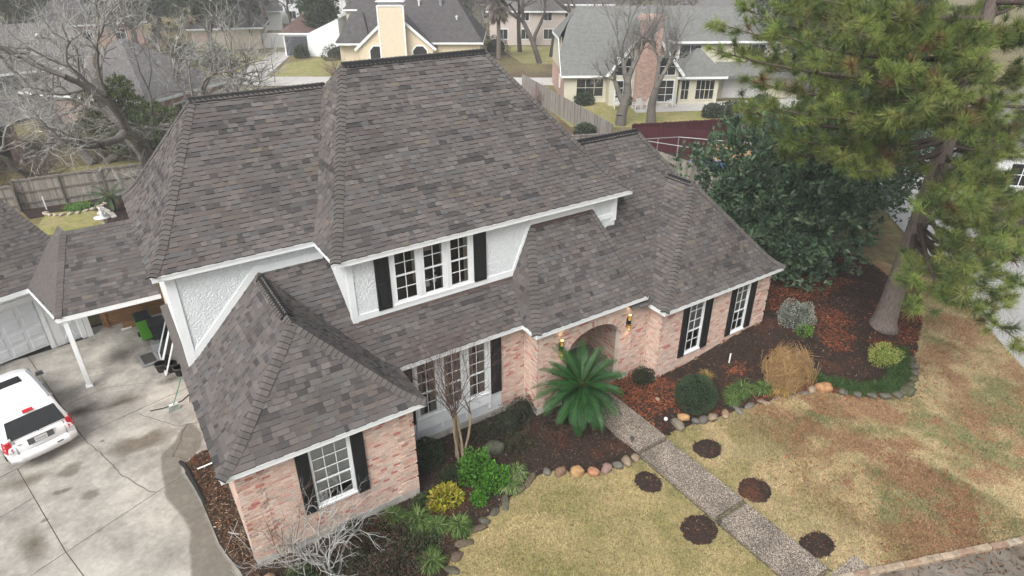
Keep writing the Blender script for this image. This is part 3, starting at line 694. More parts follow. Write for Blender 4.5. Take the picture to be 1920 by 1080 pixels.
# entry roof and right wing
roofE, *_ = hip_block('steep hip roof over the arched entry', EE, 2.52, 9.085, 13.61, .969, 6.0, 1.155, .92, 2.05, 2.0, 'flr', 'fl,fr', keep=lambda p: p.y < 3.1)
roofG, *_ = hip_block('long roof of the one-storey right end', EF, 4.59, 13.0, 19.75, .969, 9.3, .3, 3.45, 4.08, 4.2, 'fr', 'fr', keep=lambda p: p.x > 13.3)
caps(roofG, [(13.3+.15*i, 5.049, 7.568) for i in range(21)], lambda p: Vector((0, -.74, .67)), lambda p: Vector((0, .74, .67)), lift=.03, wing=.16)
v = MB(); v.hexa([(13.3, 4.9, 7.45), (16.3, 4.9, 7.45), (16.3, 5.2, 7.45), (13.3, 5.2, 7.45), (13.3, 4.99, 7.6), (16.3, 4.99, 7.6), (16.3, 5.1, 7.6), (13.3, 5.1, 7.6)]); v.build('ridge_vent', 'vent', roofG)
roofF, *_ = hip_block('hip roof of the projecting right front wing', EF, 3.188, 13.767, 19.939, .316, 8.0, 3.098, 3.074, 2.18, 2.0, 'flr', 'fl,fr', keep=lambda p: p.y < 4.3)
caps(roofF, [(16.865, 2.5+.1*i, 6.166) for i in range(18)], lambda p: Vector((-.72, 0, .69)), lambda p: Vector((.72, 0, .69)), lift=.03, wing=.165)
v = MB(); v.hexa([(16.72, 2.6, 6.05), (17.01, 2.6, 6.05), (17.01, 3.7, 6.05), (16.72, 3.7, 6.05), (16.8, 2.6, 6.19), (16.93, 2.6, 6.19), (16.93, 3.7, 6.19), (16.8, 3.7, 6.19)]); v.build('ridge_vent', 'vent', roofF)

# shingles and caps: the largest in view single, the rest joined
CAMV = Vector(CAMP)
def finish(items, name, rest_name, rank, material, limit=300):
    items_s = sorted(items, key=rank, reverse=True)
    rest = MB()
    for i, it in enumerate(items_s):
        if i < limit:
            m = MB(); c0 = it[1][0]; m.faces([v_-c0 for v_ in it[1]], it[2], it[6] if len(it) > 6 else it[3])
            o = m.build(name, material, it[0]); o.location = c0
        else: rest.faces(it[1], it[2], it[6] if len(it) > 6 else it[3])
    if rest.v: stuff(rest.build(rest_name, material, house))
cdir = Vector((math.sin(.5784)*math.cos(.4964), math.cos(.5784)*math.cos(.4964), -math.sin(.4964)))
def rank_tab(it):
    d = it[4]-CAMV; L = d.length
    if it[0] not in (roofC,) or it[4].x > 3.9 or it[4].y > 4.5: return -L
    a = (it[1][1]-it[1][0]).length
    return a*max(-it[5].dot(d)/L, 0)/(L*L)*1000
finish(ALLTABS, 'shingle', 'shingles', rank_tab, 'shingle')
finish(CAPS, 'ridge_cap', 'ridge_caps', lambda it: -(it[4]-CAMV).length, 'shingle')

# ---- fascias and soffits
m, ms = MB(), MB(); X, Y = Vector((1, 0, 0)), Vector((0, 1, 0))
fascia_run(m, ms, [(-.087, 11.4, E2), (-.087, 4.395, E2), (3.944, 4.395, E2), (3.944, 2.705, E2), (14.136, 2.705, E2), (14.136, 11.3, E2)], [X, Y, X, Y, -X])
fascia_run(m, ms, [(0, 4.7, E1), (0, 0, E1), (4.977, 0, E1), (4.977, 1.8, E1)], [X, Y, -X])
fascia_run(m, ms, [(4.95, 1.725, E1), (9.2, 1.725, E1)], [Y])
fascia_run(m, ms, [(9.085, 2.35, EE), (9.085, .969, EE), (13.61, .969, EE), (13.61, 1.6, EE)], [X, Y, -X])
fascia_run(m, ms, [(13.767, 1.4, EF), (13.767, .316, EF), (19.939, .316, EF), (19.939, 4.5, EF)], [X, Y, -X])
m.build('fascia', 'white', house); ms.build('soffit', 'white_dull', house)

# ---- walls
def cells(m, O, ux, nrm, L, z0, z1, opens, th=.10):
    """slab with rectangular holes: face on O + ux*u, thickness behind it"""
    us = sorted({0, L, *[max(0, min(L, o[i])) for o in opens for i in (0, 1)]}); zs = sorted({z0, z1, *[max(z0, min(z1, o[i])) for o in opens for i in (2, 3)]})
    O, ux, nrm = Vector(O), Vector(ux), Vector(nrm)
    for a, b in zip(us, us[1:]):
        run = None
        for c, d in list(zip(zs, zs[1:]))+[(None, None)]:
            hole = c is None or any(o[0] < (a+b)/2 < o[1] and o[2] < (c+d)/2 < o[3] for o in opens)
            if hole:
                if run: m.obox(O+ux*a+Vector((0, 0, run[0]))-nrm*th, ux*(b-a), nrm*th, (0, 0, run[1]-run[0]))
                run = None
            else: run = (run[0], d) if run else (c, d)
BRICKS = []
BPAL = [((.58, .43, .355), 5), ((.61, .485, .415), 5), ((.55, .385, .315), 3.4), ((.52, .30, .25), 2.0), ((.43, .175, .145), 1.2), ((.47, .385, .33), 2.0), ((.40, .31, .265), .8), ((.59, .42, .34), 2.4)]
BC = [c for c, w_ in BPAL]; BW = [w_ for c, w_ in BPAL]
def bricks(wall, O, ux, nrm, L, z0, z1, opens, quoin=(False, False), dim=1.0):
    O, ux, nrm = Vector(O), Vector(ux), Vector(nrm); pitch = .0790; bl_ = .184; r = 0; z = z0+.006
    while z+.06 < z1:
        zc = z+.032; iv = [(0., L)]
        for o in opens:
            if o[2]-.01 < zc < o[3]+.01:
                nv = []
                for a, b in iv:
                    if o[1] <= a or o[0] >= b: nv.append((a, b)); continue
                    if o[0] > a: nv.append((a, o[0]))
                    if o[1] < b: nv.append((o[1], b))
                iv = nv
        patch = random.random()
        for a, b in iv:
            u = a-(bl_/2 if r % 2 else 0)
            while u < b-.02:
                s, t = max(u, a)+.005, min(u+bl_, b)-.005
                if t-s > .02:
                    pr = .008; q = False
                    for fl, near in ((quoin[0], s < .43), (quoin[1], t > L-.43)):
                        if fl and near and r % 6 < 5: pr = .034; q = True
                    s2, t2 = s, t
                    if q and quoin[0] and s < .03: s2 = s-.03
                    if q and quoin[1] and t > L-.03: t2 = t+.03
                    rp = random.uniform(-.0015, .0015)
                    c = random.choices(BC, BW)[0]; f = random.uniform(.9, 1.08)*dim
                    p = O+ux*s2+Vector((0, 0, z))-nrm*.02; e = ux*(t2-s2); d = nrm*(pr+.02+rp); hh = Vector((0, 0, .0635))
                    V = [p+d, p+d+e, p+d+e+hh, p+d+hh, p, p+e, p+e+hh, p+hh]
                    BRICKS.append((wall, V, [(0, 1, 2, 3), (4, 5, 1, 0), (3, 2, 6, 7), (4, 0, 3, 7), (1, 5, 6, 2)], (c[0]*f, c[1]*f, c[2]*f), p, nrm))
                u += bl_
        z += pitch; r += 1
def brick_wall(O, ux, nrm, L, z0, z1, opens=(), quoin=(False, False), label=None, th=.1, detail=True, dim=1.0):
    m = MB(); cells(m, O, ux, nrm, L, z0, z1, list(opens), th)
    wl = m.build('brick_wall', 'mortar', house)
    if label: wl['label'] = label
    if detail: bricks(wl, O, ux, nrm, L, z0, z1, opens, quoin, dim)
    return wl
FND = .26
CW = [(1.98-.303, 2.93-.303, 1.14, 2.97)]
brick_wall((.303, .303, 0), X, -Y, 4.371, FND, 3.2, CW, (True, True), 'front brick wall of the left wing')
brick_wall((.303, 4.7, 0), -Y, -X, 4.397, FND, 3.2, (), (False, True), 'side brick wall of the left wing')
brick_wall((4.674, .303, 0), Y, X, 1.7, FND, 3.2, (), (True, False), detail=False)
brick_wall((8.5, 2.03, 0), X, -Y, .89, FND, 3.2, ())
brick_wall((9.39, 2.03, 0), -Y, -X, .76, FND, 3.25, (), label='side brick wall of the entry')
AX0, AX1, ASP, ARI = 10.55-9.39, 12.80-9.39, 1.93, .72
arch = []; na = 22; acx = (AX0+AX1)/2; ahw = (AX1-AX0)/2
for k in range(na):
    a, b = AX0+(AX1-AX0)*k/na, AX0+(AX1-AX0)*(k+1)/na; xm = ((a+b)/2-acx)/ahw
    arch.append((a, b, FND, ASP+ARI*math.sqrt(max(0, 1-xm*xm))))
arch_big = [(o[0], o[1], o[2], o[3]) for o in arch]
ring = []
for k in range(30):
    a, b = AX0-.24+(AX1-AX0+.48)*k/30, AX0-.24+(AX1-AX0+.48)*(k+1)/30; xm = ((a+b)/2-acx)/(ahw+.24); ring.append((a, b, ASP, ASP+(ARI+.24)*math.sqrt(max(0, 1-xm*xm))))
m = MB(); cells(m, (9.39, 1.272, 0), X, -Y, 3.92, FND, 3.25, arch, .22)
wE = m.build('brick_wall', 'mortar', house); wE['label'] = 'front brick wall of the entry with an arched opening'
bricks(wE, (9.39, 1.272, 0), X, -Y, 3.92, FND, 3.25, arch+ring)
for k in range(46):       # rowlock bricks around the arch
    th = PI*(k+.5)/46; c, s = math.cos(th), math.sin(th)
    p0 = Vector((9.39+acx+ahw*c, 0, ASP+ARI*s)); p1 = Vector((9.39+acx+(ahw+.225)*c, 0, ASP+(ARI+.225)*s))
    dt = PI/46*.40; t0, t1 = th-dt, th+dt
    def ap(rx, rz, t): return (9.39+acx+rx*math.cos(t), rz*math.sin(t)+ASP)
    i0, i1, o0, o1 = ap(ahw, ARI, t0), ap(ahw, ARI, t1), ap(ahw+.225, ARI+.225, t0), ap(ahw+.225, ARI+.225, t1)
    V = []
    for yy in (1.256, 1.48):
        V += [Vector((i0[0], yy, i0[1])), Vector((o0[0], yy, o0[1])), Vector((o1[0], yy, o1[1])), Vector((i1[0], yy, i1[1]))]
    f = random.uniform(.9, 1.08); cc = random.choices(BC[:6], BW[:6])[0]
    BRICKS.append((wE, V, [(0, 1, 2, 3), (7, 6, 5, 4), (0, 3, 7, 4), (1, 5, 6, 2), (0, 4, 5, 1), (3, 2, 6, 7)], tuple(f*t for t in cc), V[0], -Y))
# porch recess
brick_wall((13.22, 1.50, 0), Y, -X, 1.9, FND, 3.1, (), label='right side wall inside the porch')
brick_wall((9.75, 3.4, 0), -Y, X, 1.9, FND, 3.1, (), detail=False)
brick_wall((11.95, 3.4, 0), X, -Y, 1.27, FND, 3.1, (), label='back wall inside the porch')
m = MB(); m.box(9.65, 13.3, 1.50, 3.5, -.1, .24); m.box(10.56, 12.79, 1.272, 1.50, -.1, .241); m.build('porch_floor', 'aggregate', house)
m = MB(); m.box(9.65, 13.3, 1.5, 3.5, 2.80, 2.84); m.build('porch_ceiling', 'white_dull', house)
d_ = MB(); d_.box(10.60, 11.50, 3.36, 3.42, .25, 2.35); door = d_.build('front_door', 'red_paint', house); door['label'] = 'dark red front door inside the arch'
for k in range(3):
    for j in range(2):
        p_ = MB(); p_.box(10.70+.4*j, 11.0+.4*j, 3.345, 3.365, .4+.65*k, .9+.65*k); p_.build('door_panel', 'red_paint', door)
p_ = MB(); p_.tube([(11.42, 3.3, 1.2), (11.42, 3.37, 1.2)], .03, 8); p_.build('door_knob', 'gold', door)
m = MB(); m.box(10.56, 10.60, 3.33, 3.42, .25, 2.5); m.box(11.50, 11.56, 3.33, 3.42, .25, 2.5); m.box(11.86, 11.94, 3.33, 3.42, .25, 2.5); m.box(10.56, 11.94, 3.33, 3.42, 2.35, 2.42); m.box(10.56, 11.94, 3.33, 3.42, 3.0, 3.1); m.box(10.56, 11.94, 3.38, 3.42, 2.42, 3.0); m.build('door_frame', 'white', house)
m = MB(); m.box(11.56, 11.86, 3.37, 3.40, .3, 2.35); m.build('side_light', 'car_glass', house)

# right wing
FW = [(15.36-14.07, 16.06-14.07, .62, 2.72), (17.8-14.07, 18.47-14.07, .64, 2.72)]
brick_wall((14.07, .619, 0), X, -Y, 5.566, .05, 2.82, FW, (False, True), 'front brick wall of the right wing')
brick_wall((14.07, 1.3, 0), -Y, -X, .681, .05, 2.82, (), label='short brick return of the right wing')
brick_wall((13.31, 1.30, 0), X, -Y, .76, .05, 2.82, ())
brick_wall((19.636, .619, 0), Y, X, 8.0, .05, 2.82, (), detail=False)
# rear and left side
brick_wall((WX_B, 11.0, 0), -Y, -X, 6.3, .05, 3.3, (), label='left side brick wall beside the breezeway')
m = MB(); m.box(.22, 14.0, 10.95, 11.05, 0, 6.2); m.box(13.9, 19.6, 8.9, 9.0, 0, 2.9); m.box(13.78, 13.88, 5.0, 11, 3, 6.2); m.build('rear_wall', 'stucco', house)
# stucco
m = MB()
AW = [(5.65-WX_A, 6.33-WX_A, 4.57, 6.20), (6.53-WX_A, 7.18-WX_A, 4.57, 6.20), (7.39-WX_A, 8.03-WX_A, 4.57, 6.20)]
cells(m, (WX_A, WY_A, 0), X, -Y, 13.72-WX_A, 3.6, 6.28, AW, .1); m.build('stucco_wall', 'stucco', house)['label'] = 'white stucco wall around the three dormer windows'
m = MB(); cells(m, (WX_A, WY_B, 0), -Y, -X, WY_B-WY_A-.11, 3.6, 6.28, [], .1); m.build('stucco_wall', 'stucco', house)
m = MB(); cells(m, (WX_B+.01, WY_B, 0), X, -Y, WX_A-WX_B-.12, 3.2, 6.28, [], .1); m.build('stucco_wall', 'stucco', house)['label'] = 'white stucco wall above the left wing roof'
m = MB(); cells(m, (WX_B, 11.0, 0), -Y, -X, 6.29, 3.3, 6.28, [], .1); m.build('stucco_wall', 'stucco', house)
m = MB(); cells(m, (13.72, WY_A-.002, 0), Y, X, 8.0, 3.6, 6.28, [], .1); m.build('stucco_wall', 'stucco', house)
# trim boards where walls meet roofs
def trim(pts, y, wd=.19, th=.03):
    m = MB()
    for (x0_, z0_), (x1_, z1_) in zip(pts, pts[1:]):
        m.hexa([(x0_, y-th, z0_), (x1_, y-th, z1_), (x1_, y+.01, z1_), (x0_, y+.01, z0_), (x0_, y-th, z0_+wd), (x1_, y-th, z1_+wd), (x1_, y+.01, z1_+wd), (x0_, y+.01, z0_+wd)])
    return m.build('trim_board', 'white', house)
zC = lambda x_: E1+2.362*gp(min(1, x_/2.42) if x_ <= 2.42 else max(0, 1-(x_-2.42)/2.557))
trim([(x_, zC(x_)+.015) for x_ in np.linspace(.25, 2.40, 9)], WY_B, .26)
trim([(2.40, 5.74), (2.55, 5.70), (4.22, 5.70)], WY_B, .22)
zDw = zD((WY_A-1.725)/2.98)
trim([(WX_A, zDw+.01), (9.62, zDw+.01)], WY_A, .20)
zEs = lambda x_: EE+2.52*gp(min(1, (x_-9.085)/1.155, (13.61-x_)/.92))
trim([(x_, zEs(x_)+.02) for x_ in np.linspace(9.60, 10.24, 6)]+[(12.69, 5.92)], WY_A, .22)
trim([(x_, zEs(x_)+.02) for x_ in np.linspace(12.69, 12.92, 4)], WY_A, .22)
trim([(12.9, 5.42), (13.70, 5.42)], WY_A-.002, .16)
for bx_ in ((WX_A-.028, WX_A+.13, WY_A-.034, WY_A-.001, 4.2, 6.25), (WX_A-.031, WX_A-.0005, WY_A-.028, WY_A+.14, 4.2, 6.25), (13.58, 13.748, WY_A-.035, WY_A-.001, 5.3, 6.25), (WX_B-.03, WX_B+.2, WY_B-.036, WY_B-.001, 3.3, 6.25), (WX_B-.033, WX_B-.0005, WY_B-.03, WY_B+.16, 3.3, 6.25)):
    m = MB(); m.box(*bx_); m.build('corner_board', 'white', house)
m = MB(); m.box(WX_A, 13.7, WY_A-.04, WY_A-.001, 6.16, 6.27); m.box(WX_B, WX_A-.03, WY_B-.034, WY_B-.001, 6.16, 6.27); m.build('frieze_board', 'white', house)
m = MB(); m.poly([PD(4.36, .413)+Vector((0, 0, .03)), PD(9.6, .413)+Vector((0, 0, .03)), PD(9.6, .395)+Vector((0, 0, .035)), PD(4.36, .395)+Vector((0, 0, .035))]); m.poly([(10.3, 2.93, 5.80), (12.62, 2.93, 5.80), (12.66, 3.0, 5.92), (10.24, 3.0, 5.92)]); m.build('flashing', 'flashing', house)
# foundation
for bx_ in ((.285, 4.70, .28, .5), (.285, .5, .5, 4.7), (4.5, 4.70, .5, 2.0), (4.70, 9.37, 2.01, 2.2), (9.37, 10.4, 1.25, 1.6), (9.37, 9.6, 1.6, 2.01), (12.9, 13.31, 1.25, 1.6)):
    m = MB(); m.box(*bx_, -.2, FND); m.build('foundation', 'foundation', house)
# front-room wall (white panels around tall windows)
m = MB(); DW = [(5.62-4.68, 6.24-4.68, 1.08, 3.10), (6.48-4.68, 7.10-4.68, 1.08, 3.10), (7.32-4.68, 7.94-4.68, 1.08, 3.10)]
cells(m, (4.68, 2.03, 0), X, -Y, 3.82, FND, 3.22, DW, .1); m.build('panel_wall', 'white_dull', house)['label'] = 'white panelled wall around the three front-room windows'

# ---- windows
def window(O, ux, nrm, x0, x1, z0, z1, cols, rows, rail, label, casing=.06, back='dark', inner=None):
    """double-hung sash with separate panes; rows counted from the top, rail after row `rail`"""
    O, ux, nrm = Vector(O), Vector(ux), Vector(nrm); up = Vector((0, 0, 1))
    P = lambda u, z, d: O+ux*u+up*z+nrm*d
    m = MB()
    def bx(u0, u1, a, b, d0, d1): m.obox(P(u0, a, d0), ux*(u1-u0), nrm*(d1-d0), up*(b-a))
    c = casing
    bx(x0-c, x0+.03, z0-.02, z1+.02, -.06, .022); bx(x1-.03, x1+c, z0-.02, z1+.02, -.06, .022)
    bx(x0+.03, x1-.03, z1-.03, z1+.02, -.06, .020); bx(x0-c-.03, x1+c+.03, z0-.075, z0-.02, -.06, .055); bx(x0+.03, x1-.03, z0-.02, z0+.045, -.06, .020)
    fr = m.build('window', 'white', house); fr['label'] = label
    a0, a1, b0, b1 = x0+.03, x1-.03, z0+.045, z1-.03; ph = (b1-b0)/rows; pw = (a1-a0)/cols
    mm = MB(); m = mm
    zr = b1-ph*rail; bx(a0, a1, zr-.022, zr+.022, -.045, .0)
    for r_ in range(1, rows):
        if r_ != rail: bx(a0, a1, b1-ph*r_-.009, b1-ph*r_+.009, -.034, -.008)
    for c_ in range(1, cols):
        bx(a0+pw*c_-.009, a0+pw*c_+.009, b0, b1, -.036, -.006)
    mm.build('muntin', 'white', fr)
    pm = MB(); pm.poly([P(0, 0, 0), P(pw-.014, 0, 0), P(pw-.014, ph-.014, 0), P(0, ph-.014, 0)]); base = None
    for r_ in range(rows):
        for c_ in range(cols):
            if base is None: o = base = pm.build('pane', 'glass', fr); p0 = P(0, 0, 0)
            else: o = base.copy(); COL.objects.link(o)
            o.location = P(a0+pw*c_+.007, b1-ph*(r_+1)+.007, -.024)-p0
    if inner:
        q = MB()
        for (u0, u1, a, b) in inner[1]: q.obox(P(x0+(x1-x0)*u0, z0+(z1-z0)*a, -.10), ux*((x1-x0)*(u1-u0)), nrm*.02, up*((z1-z0)*(b-a)))
        q.build('blind', inner[0], fr)
    q = MB(); q.obox(P(x0-.3, z0-.3, -.75), ux*(x1-x0+.6), nrm*.02, up*(z1-z0+.6)); q.build('room_back', back, fr)
    return fr
def shutter(x0, x1, z0, z1, y, label=None, split=.5):
    m = MB(); m.box(x0, x1, y-.045, y-.012, z0, z1); s = m.build('shutter', 'black', house)
    if label: s['label'] = label
    m = MB(); w_ = .055; zm = z0+(z1-z0)*split
    for a, b, c, d in ((x0, x0+w_, z0, z1), (x1-w_, x1, z0, z1), (x0+w_, x1-w_, z1-.09, z1), (x0+w_, x1-w_, z0, z0+.10), (x0+w_, x1-w_, zm-.06, zm+.06)): m.box(a, b, y-.062, y-.045, c, d)
    m.build('shutter_frame', 'black', s)
    m = MB(); m.box(x0+w_+.03, x1-w_-.03, y-.054, y-.045, zm+.09, z1-.12); m.box(x0+w_+.03, x1-w_-.03, y-.054, y-.045, z0+.13, zm-.09); m.build('shutter_panel', 'black', s)
window((0, .303, 0), X, -Y, 1.98, 2.93, 1.14, 2.97, 3, 5, 3, 'fifteen-pane window of the left wing', inner=('blind', [(0, 1, .20, 1), (0, .3, .0, .20)]))
shutter(1.63, 1.945, 1.04, 3.0, .303); shutter(2.995, 3.32, 1.02, 3.0, .303)
for a, b, z in ((15.36, 16.06, .62), (17.80, 18.47, .64)):
    window((0, .619, 0), X, -Y, a, b, z, 2.72, 2, 5, 3, 'tall window of the right wing', casing=.05, inner=('curtain', [(0, 1, .35, 1)]))
shutter(15.02, 15.30, .53, 2.76, .619); shutter(16.13, 16.46, .55, 2.76, .619); shutter(17.48, 17.74, .58, 2.76, .619); shutter(18.54, 18.84, .62, 2.76, .619)
for i, (a, b) in enumerate(((5.65, 6.33), (6.53, 7.18), (7.39, 8.03))):
    window((0, WY_A, 0), X, -Y, a, b, 4.57, 6.20, 2, 4, 2, ['left dormer window', 'middle dormer window', 'right dormer window'][i], casing=.07, inner=('curtain_warm', [(.8, .98, 0, 1)] if i == 2 else [(.86, 1, .3, 1)] if i == 0 else [(.0, .5, .82, 1), (.92, 1, 0, 1)]))
m = MB()
for a, b in ((5.51, 5.575), (6.405, 6.455), (7.255, 7.315), (8.105, 8.17)): m.box(a, b, WY_A-.034, WY_A-.001, 4.42, 6.16)
m.box(5.51, 8.17, WY_A-.037, WY_A-.001, zDw+.21, 4.485); m.build('window_surround', 'white', house)
shutter(5.08, 5.49, 4.50, 6.15, WY_A); shutter(8.19, 8.60, 4.52, 6.15, WY_A)
for i, (a, b) in enumerate(((5.62, 6.24), (6.48, 7.10), (7.32, 7.94))):
    window((0, 2.03, 0), X, -Y, a, b, 1.08, 3.10, 2, 5, 3, ['left tall front-room window', 'middle tall front-room window', 'right tall front-room window'][i], casing=.06, inner=('curtain_warm', [(0, .34, 0, 1), (.66, 1, 0, 1)]))
m = MB()
for a, b in ((5.5, 5.53), (6.325, 6.39), (7.185, 7.235), (8.03, 8.10)): m.box(a, b, 1.995, 2.029, .4, 3.2)
m.box(5.5, 8.1, 1.99, 2.029, .62, .98); m.build('window_surround', 'white', house)
shutter(5.12, 5.48, .95, 3.14, 2.03); shutter(8.12, 8.48, .95, 3.14, 2.03)
# downspout lines at inner corners, small pipe on the right wing
for a_, b_, c_, d_ in ((9.385, 2.0, .3, 3.2), (14.02, 1.25, .1, 2.8)):
    m = MB(); m.tube([(a_, b_, c_), (a_, b_, d_)], .02, 6); m.build('corner_bead', 'mortar', house)
m = MB(); m.tube([(14.25, .58, .0), (14.25, .58, .75), (14.27, .58, .83), (14.34, .58, .86), (14.4, .58, .82), (14.41, .58, .7)], .014, 6); m.build('conduit', 'foundation', house)
# plush figures in the middle dormer window
m = MB()
for a, b, r_ in ((6.72, 4.78, .09), (6.72, 4.90, .07), (6.94, 4.85, .08), (7.0, 4.95, .055), (6.98, 5.15, .03)):
    m.lathe([(.0, -r_), (r_*.7, -r_*.7), (r_, 0), (r_*.7, r_*.7), (0, r_)], 8, (a, WY_A+.2, b))
stf = m.build('window_ornament', 'plaster', house)
# lit wall lamps
for a in (10.22, 13.05):
    m = MB(); m.box(a-.05, a+.05, 1.215, 1.262, 2.26, 2.54); lp = m.build('wall_lamp', 'black', house); lp['label'] = 'lit black and gold up-and-down wall lamp'
    m = MB(); m.lathe([(.055, 0), (.058, .14)], 14, (a, 1.165, 2.335)); m.build('lamp_body', 'black', lp)
    for z0_, sg in ((2.145, 1), (2.48, 1)):
        m = MB(); m.lathe([(.056, 0), (.064, .02), (.050, .05), (.066, .085), (.050, .12), (.064, .15), (.056, .19)], 14, (a, 1.165, z0_)); m.build('lamp_band', 'gold', lp)
    m = MB(); m.lathe([(.046, 0), (.046, .012)], 12, (a, 1.165, 2.672)); m.lathe([(.046, 0), (.046, .012)], 12, (a, 1.165, 2.13)); m.build('lamp_glow', 'glow', lp)
    for zz, rx in ((2.72, PI), (2.10, 0)):
        ld = bpy.data.lights.new('lamp_light', 'SPOT'); ld.energy = 3.5; ld.color = (1, .72, .38); ld.spot_size = R(100); ld.spot_blend = .8; ld.shadow_soft_size = .04
        lo = bpy.data.objects.new('lamp_light', ld); COL.objects.link(lo); lo.location = (a, 1.165, zz); lo.rotation_euler = (rx, 0, 0); lo.parent = house
def rank_brick(it):
    d = it[4]-CAMV; L = d.length
    if it[5].y > -.5: return -L
    return (it[1][1]-it[1][0]).length/(L*L)*1000
finish(BRICKS, 'brick', 'bricks', rank_brick, 'brick')
# ================================================================ garage, breezeway, vehicle, yard things
def plain_shingles(A, B, C_, D_, rest, mul=1.0):
    """courses on a flat slope: eave A->B, top D->C"""
    A, B, C_, D_ = Vector(A), Vector(B), Vector(C_), Vector(D_); ux = (B-A).normalized()
    n = (B-A).cross(D_-A).normalized()
    if n.z < 0: n = -n
    vs_ = n.cross(ux); vs_ = vs_ if vs_.z > 0 else -vs_
    Ht = max((D_-A).dot(vs_), (C_-A).dot(vs_)); du, cu, L = (D_-A).dot(ux), (C_-A).dot(ux), (B-A).length
    k = 0
    while k*EXPO < Ht-.02:
        s0, s1 = k*EXPO, min((k+1)*EXPO+.01, Ht); f0, f1 = s0/Ht, s1/Ht
        a, b, a2, b2 = du*f0, L+(cu-L)*f0, du*f1, L+(cu-L)*f1; u = min(a, a2)-random.uniform(0, .3); thick = True
        while u < max(b, b2):
            v_ = u+random.choice((.12, .16, .2, .26, .32)); l0, l1, r0, r1 = (min(max(t, x0), x1) for t, x0, x1 in ((u, a, b), (v_, a, b), (u, a2, b2), (v_, a2, b2)))
            if l1-l0 > .005 or r1-r0 > .005:
                h = .02 if thick else .011; c = random.choices(TC, TW)[0]; f = random.uniform(.9, 1.1)*(1 if thick else .92)*mul  # thin tabs darker, shadow painted into their colour
                P_ = lambda uu, ss, hh: A+ux*uu+vs_*ss+n*hh
                rest.faces([P_(l0, s0, h), P_(l1, s0, h), P_(r1, s1, .004), P_(r0, s1, .004), P_(l0, s0, -.002), P_(l1, s0, -.002)], [(0, 1, 2, 3), (4, 5, 1, 0)]+([(4, 0, 3), (5, 2, 1)] if thick else []), tuple(f*t for t in c))
            u = v_; thick = not thick
        k += 1
def cap_line(owner, p, q, n1, n2, name='ridge_cap'):
    global CAPS
    keep_ = CAPS; CAPS = []
    caps(owner, [Vector(p).lerp(Vector(q), i/16) for i in range(17)], lambda _: Vector(n1), lambda _: Vector(n2))
    for it in CAPS:
        m = MB(); c0 = it[1][0]; m.faces([v_-c0 for v_ in it[1]], it[2], it[3]); o = m.build(name, 'shingle', owner); o.location = c0
    CAPS = keep_
# breezeway roof between house and garage
bw = thing('breezeway', 'shingled breezeway canopy on a white post between house and garage', 'canopy')
A, B, C_, D_ = (-2.91, 10.87, 2.9), (.16, 10.87, 2.9), (.16, 13.3, 4.85), (-2.15, 13.3, 4.85)
m = MB(); m.poly([A, B, C_, D_]); m.poly([(-3.69, 13.86, 2.9), A, D_, (-2.75, 14.6, 4.1)]); m.poly([(.16, 15.7, 2.9), (-2.15, 15.7, 2.9), D_, C_])
rf = m.build('roof', 'deck', bw); rest = MB()
plain_shingles(A, B, C_, D_, rest); plain_shingles((-3.69, 13.86, 2.9), A, D_, (-2.75, 14.6, 4.1), rest, 1.05); stuff(rest.build('shingles', 'shingle', bw))
cap_line(rf, A, D_, (0, -.62, .78), (-.9, -.2, .4)); cap_line(rf, (-2.15, 13.3, 4.85), (.16, 13.3, 4.85), (0, -.62, .78), (0, .62, .78))
m = MB(); m.obox((-2.93, 10.86, 2.72), (3.08, 0, 0), (0, .03, 0), (0, 0, .165)); m.obox((-2.93, 10.86, 2.72), (-.78, 2.99, 0), (.03, .01, 0), (0, 0, .165)); m.build('fascia', 'white', bw)
m = MB(); m.poly([(-2.9, 10.9, 2.74), (.16, 10.9, 2.74), (.16, 14.9, 2.74), (-3.6, 13.8, 2.74)]); m.build('ceiling', 'white_dull', bw)
m = MB(); m.box(-2.80, -2.66, 10.93, 11.07, .03, 2.73); m.build('post', 'white', bw)
m = MB(); m.box(-2.84, -2.62, 10.89, 11.11, .03, .10); m.build('post_base', 'white', bw)
# garage
gar = thing('garage', 'detached white garage with a panelled door and dark hip roof', 'garage', (-3.66, 13.84, 0), R(18))
KR, XE = 1.3, 2.0
HP = lambda L: (XE-.574*L, .819*L, 2.9+KR*.819*L)
m = MB(); m.poly([(-9, 0, 2.9), (XE, 0, 2.9), HP(5), (-9, HP(5)[1], HP(5)[2])]); m.poly([(XE, 0, 2.9), (XE, 8.2, 2.9), HP(5)]); m.poly([(XE, 8.2, 2.9), (-9, 8.2, 2.9), (-9, HP(5)[1], HP(5)[2]), HP(5)])
gr_ = m.build('roof', 'deck', gar); rest = MB(); plain_shingles((-5.0, 0, 2.9), (XE, 0, 2.9), HP(5), (-5.0, HP(5)[1], HP(5)[2]), rest)
stuff(rest.build('shingles', 'shingle', gar)); cap_line(gr_, (XE, 0, 2.9), HP(5), (0, -.79, .61), (.88, 0, .47))
m = MB(); m.box(-9, XE, -.02, .01, 2.72, 2.885); m.build('fascia', 'white', gar)
m = MB(); m.poly([(-9, .05, 2.74), (XE, .05, 2.74), (XE, .8, 2.74), (-9, .8, 2.74)]); m.build('soffit', 'white_dull', gar)
GY = .68; D0, D1 = -4.75, .10
m = MB(); cells(m, (-9, GY, 0), X, -Y, 10.5, 0, 2.8, [(9+D0, 9+D1, 0, 2.12)], .12); m.obox((1.4, GY, 0), (0, 7, 0), (.1, 0, 0), (0, 0, 2.8)); m.build('wall', 'siding_white', gar)
m = MB(); m.box(D0, D1-.02, GY+.06, GY+.10, .16, 2.1); dr = m.build('garage_door', 'white_dull', gar); dr['label'] = 'white panelled overhead door, open a hand at the bottom'
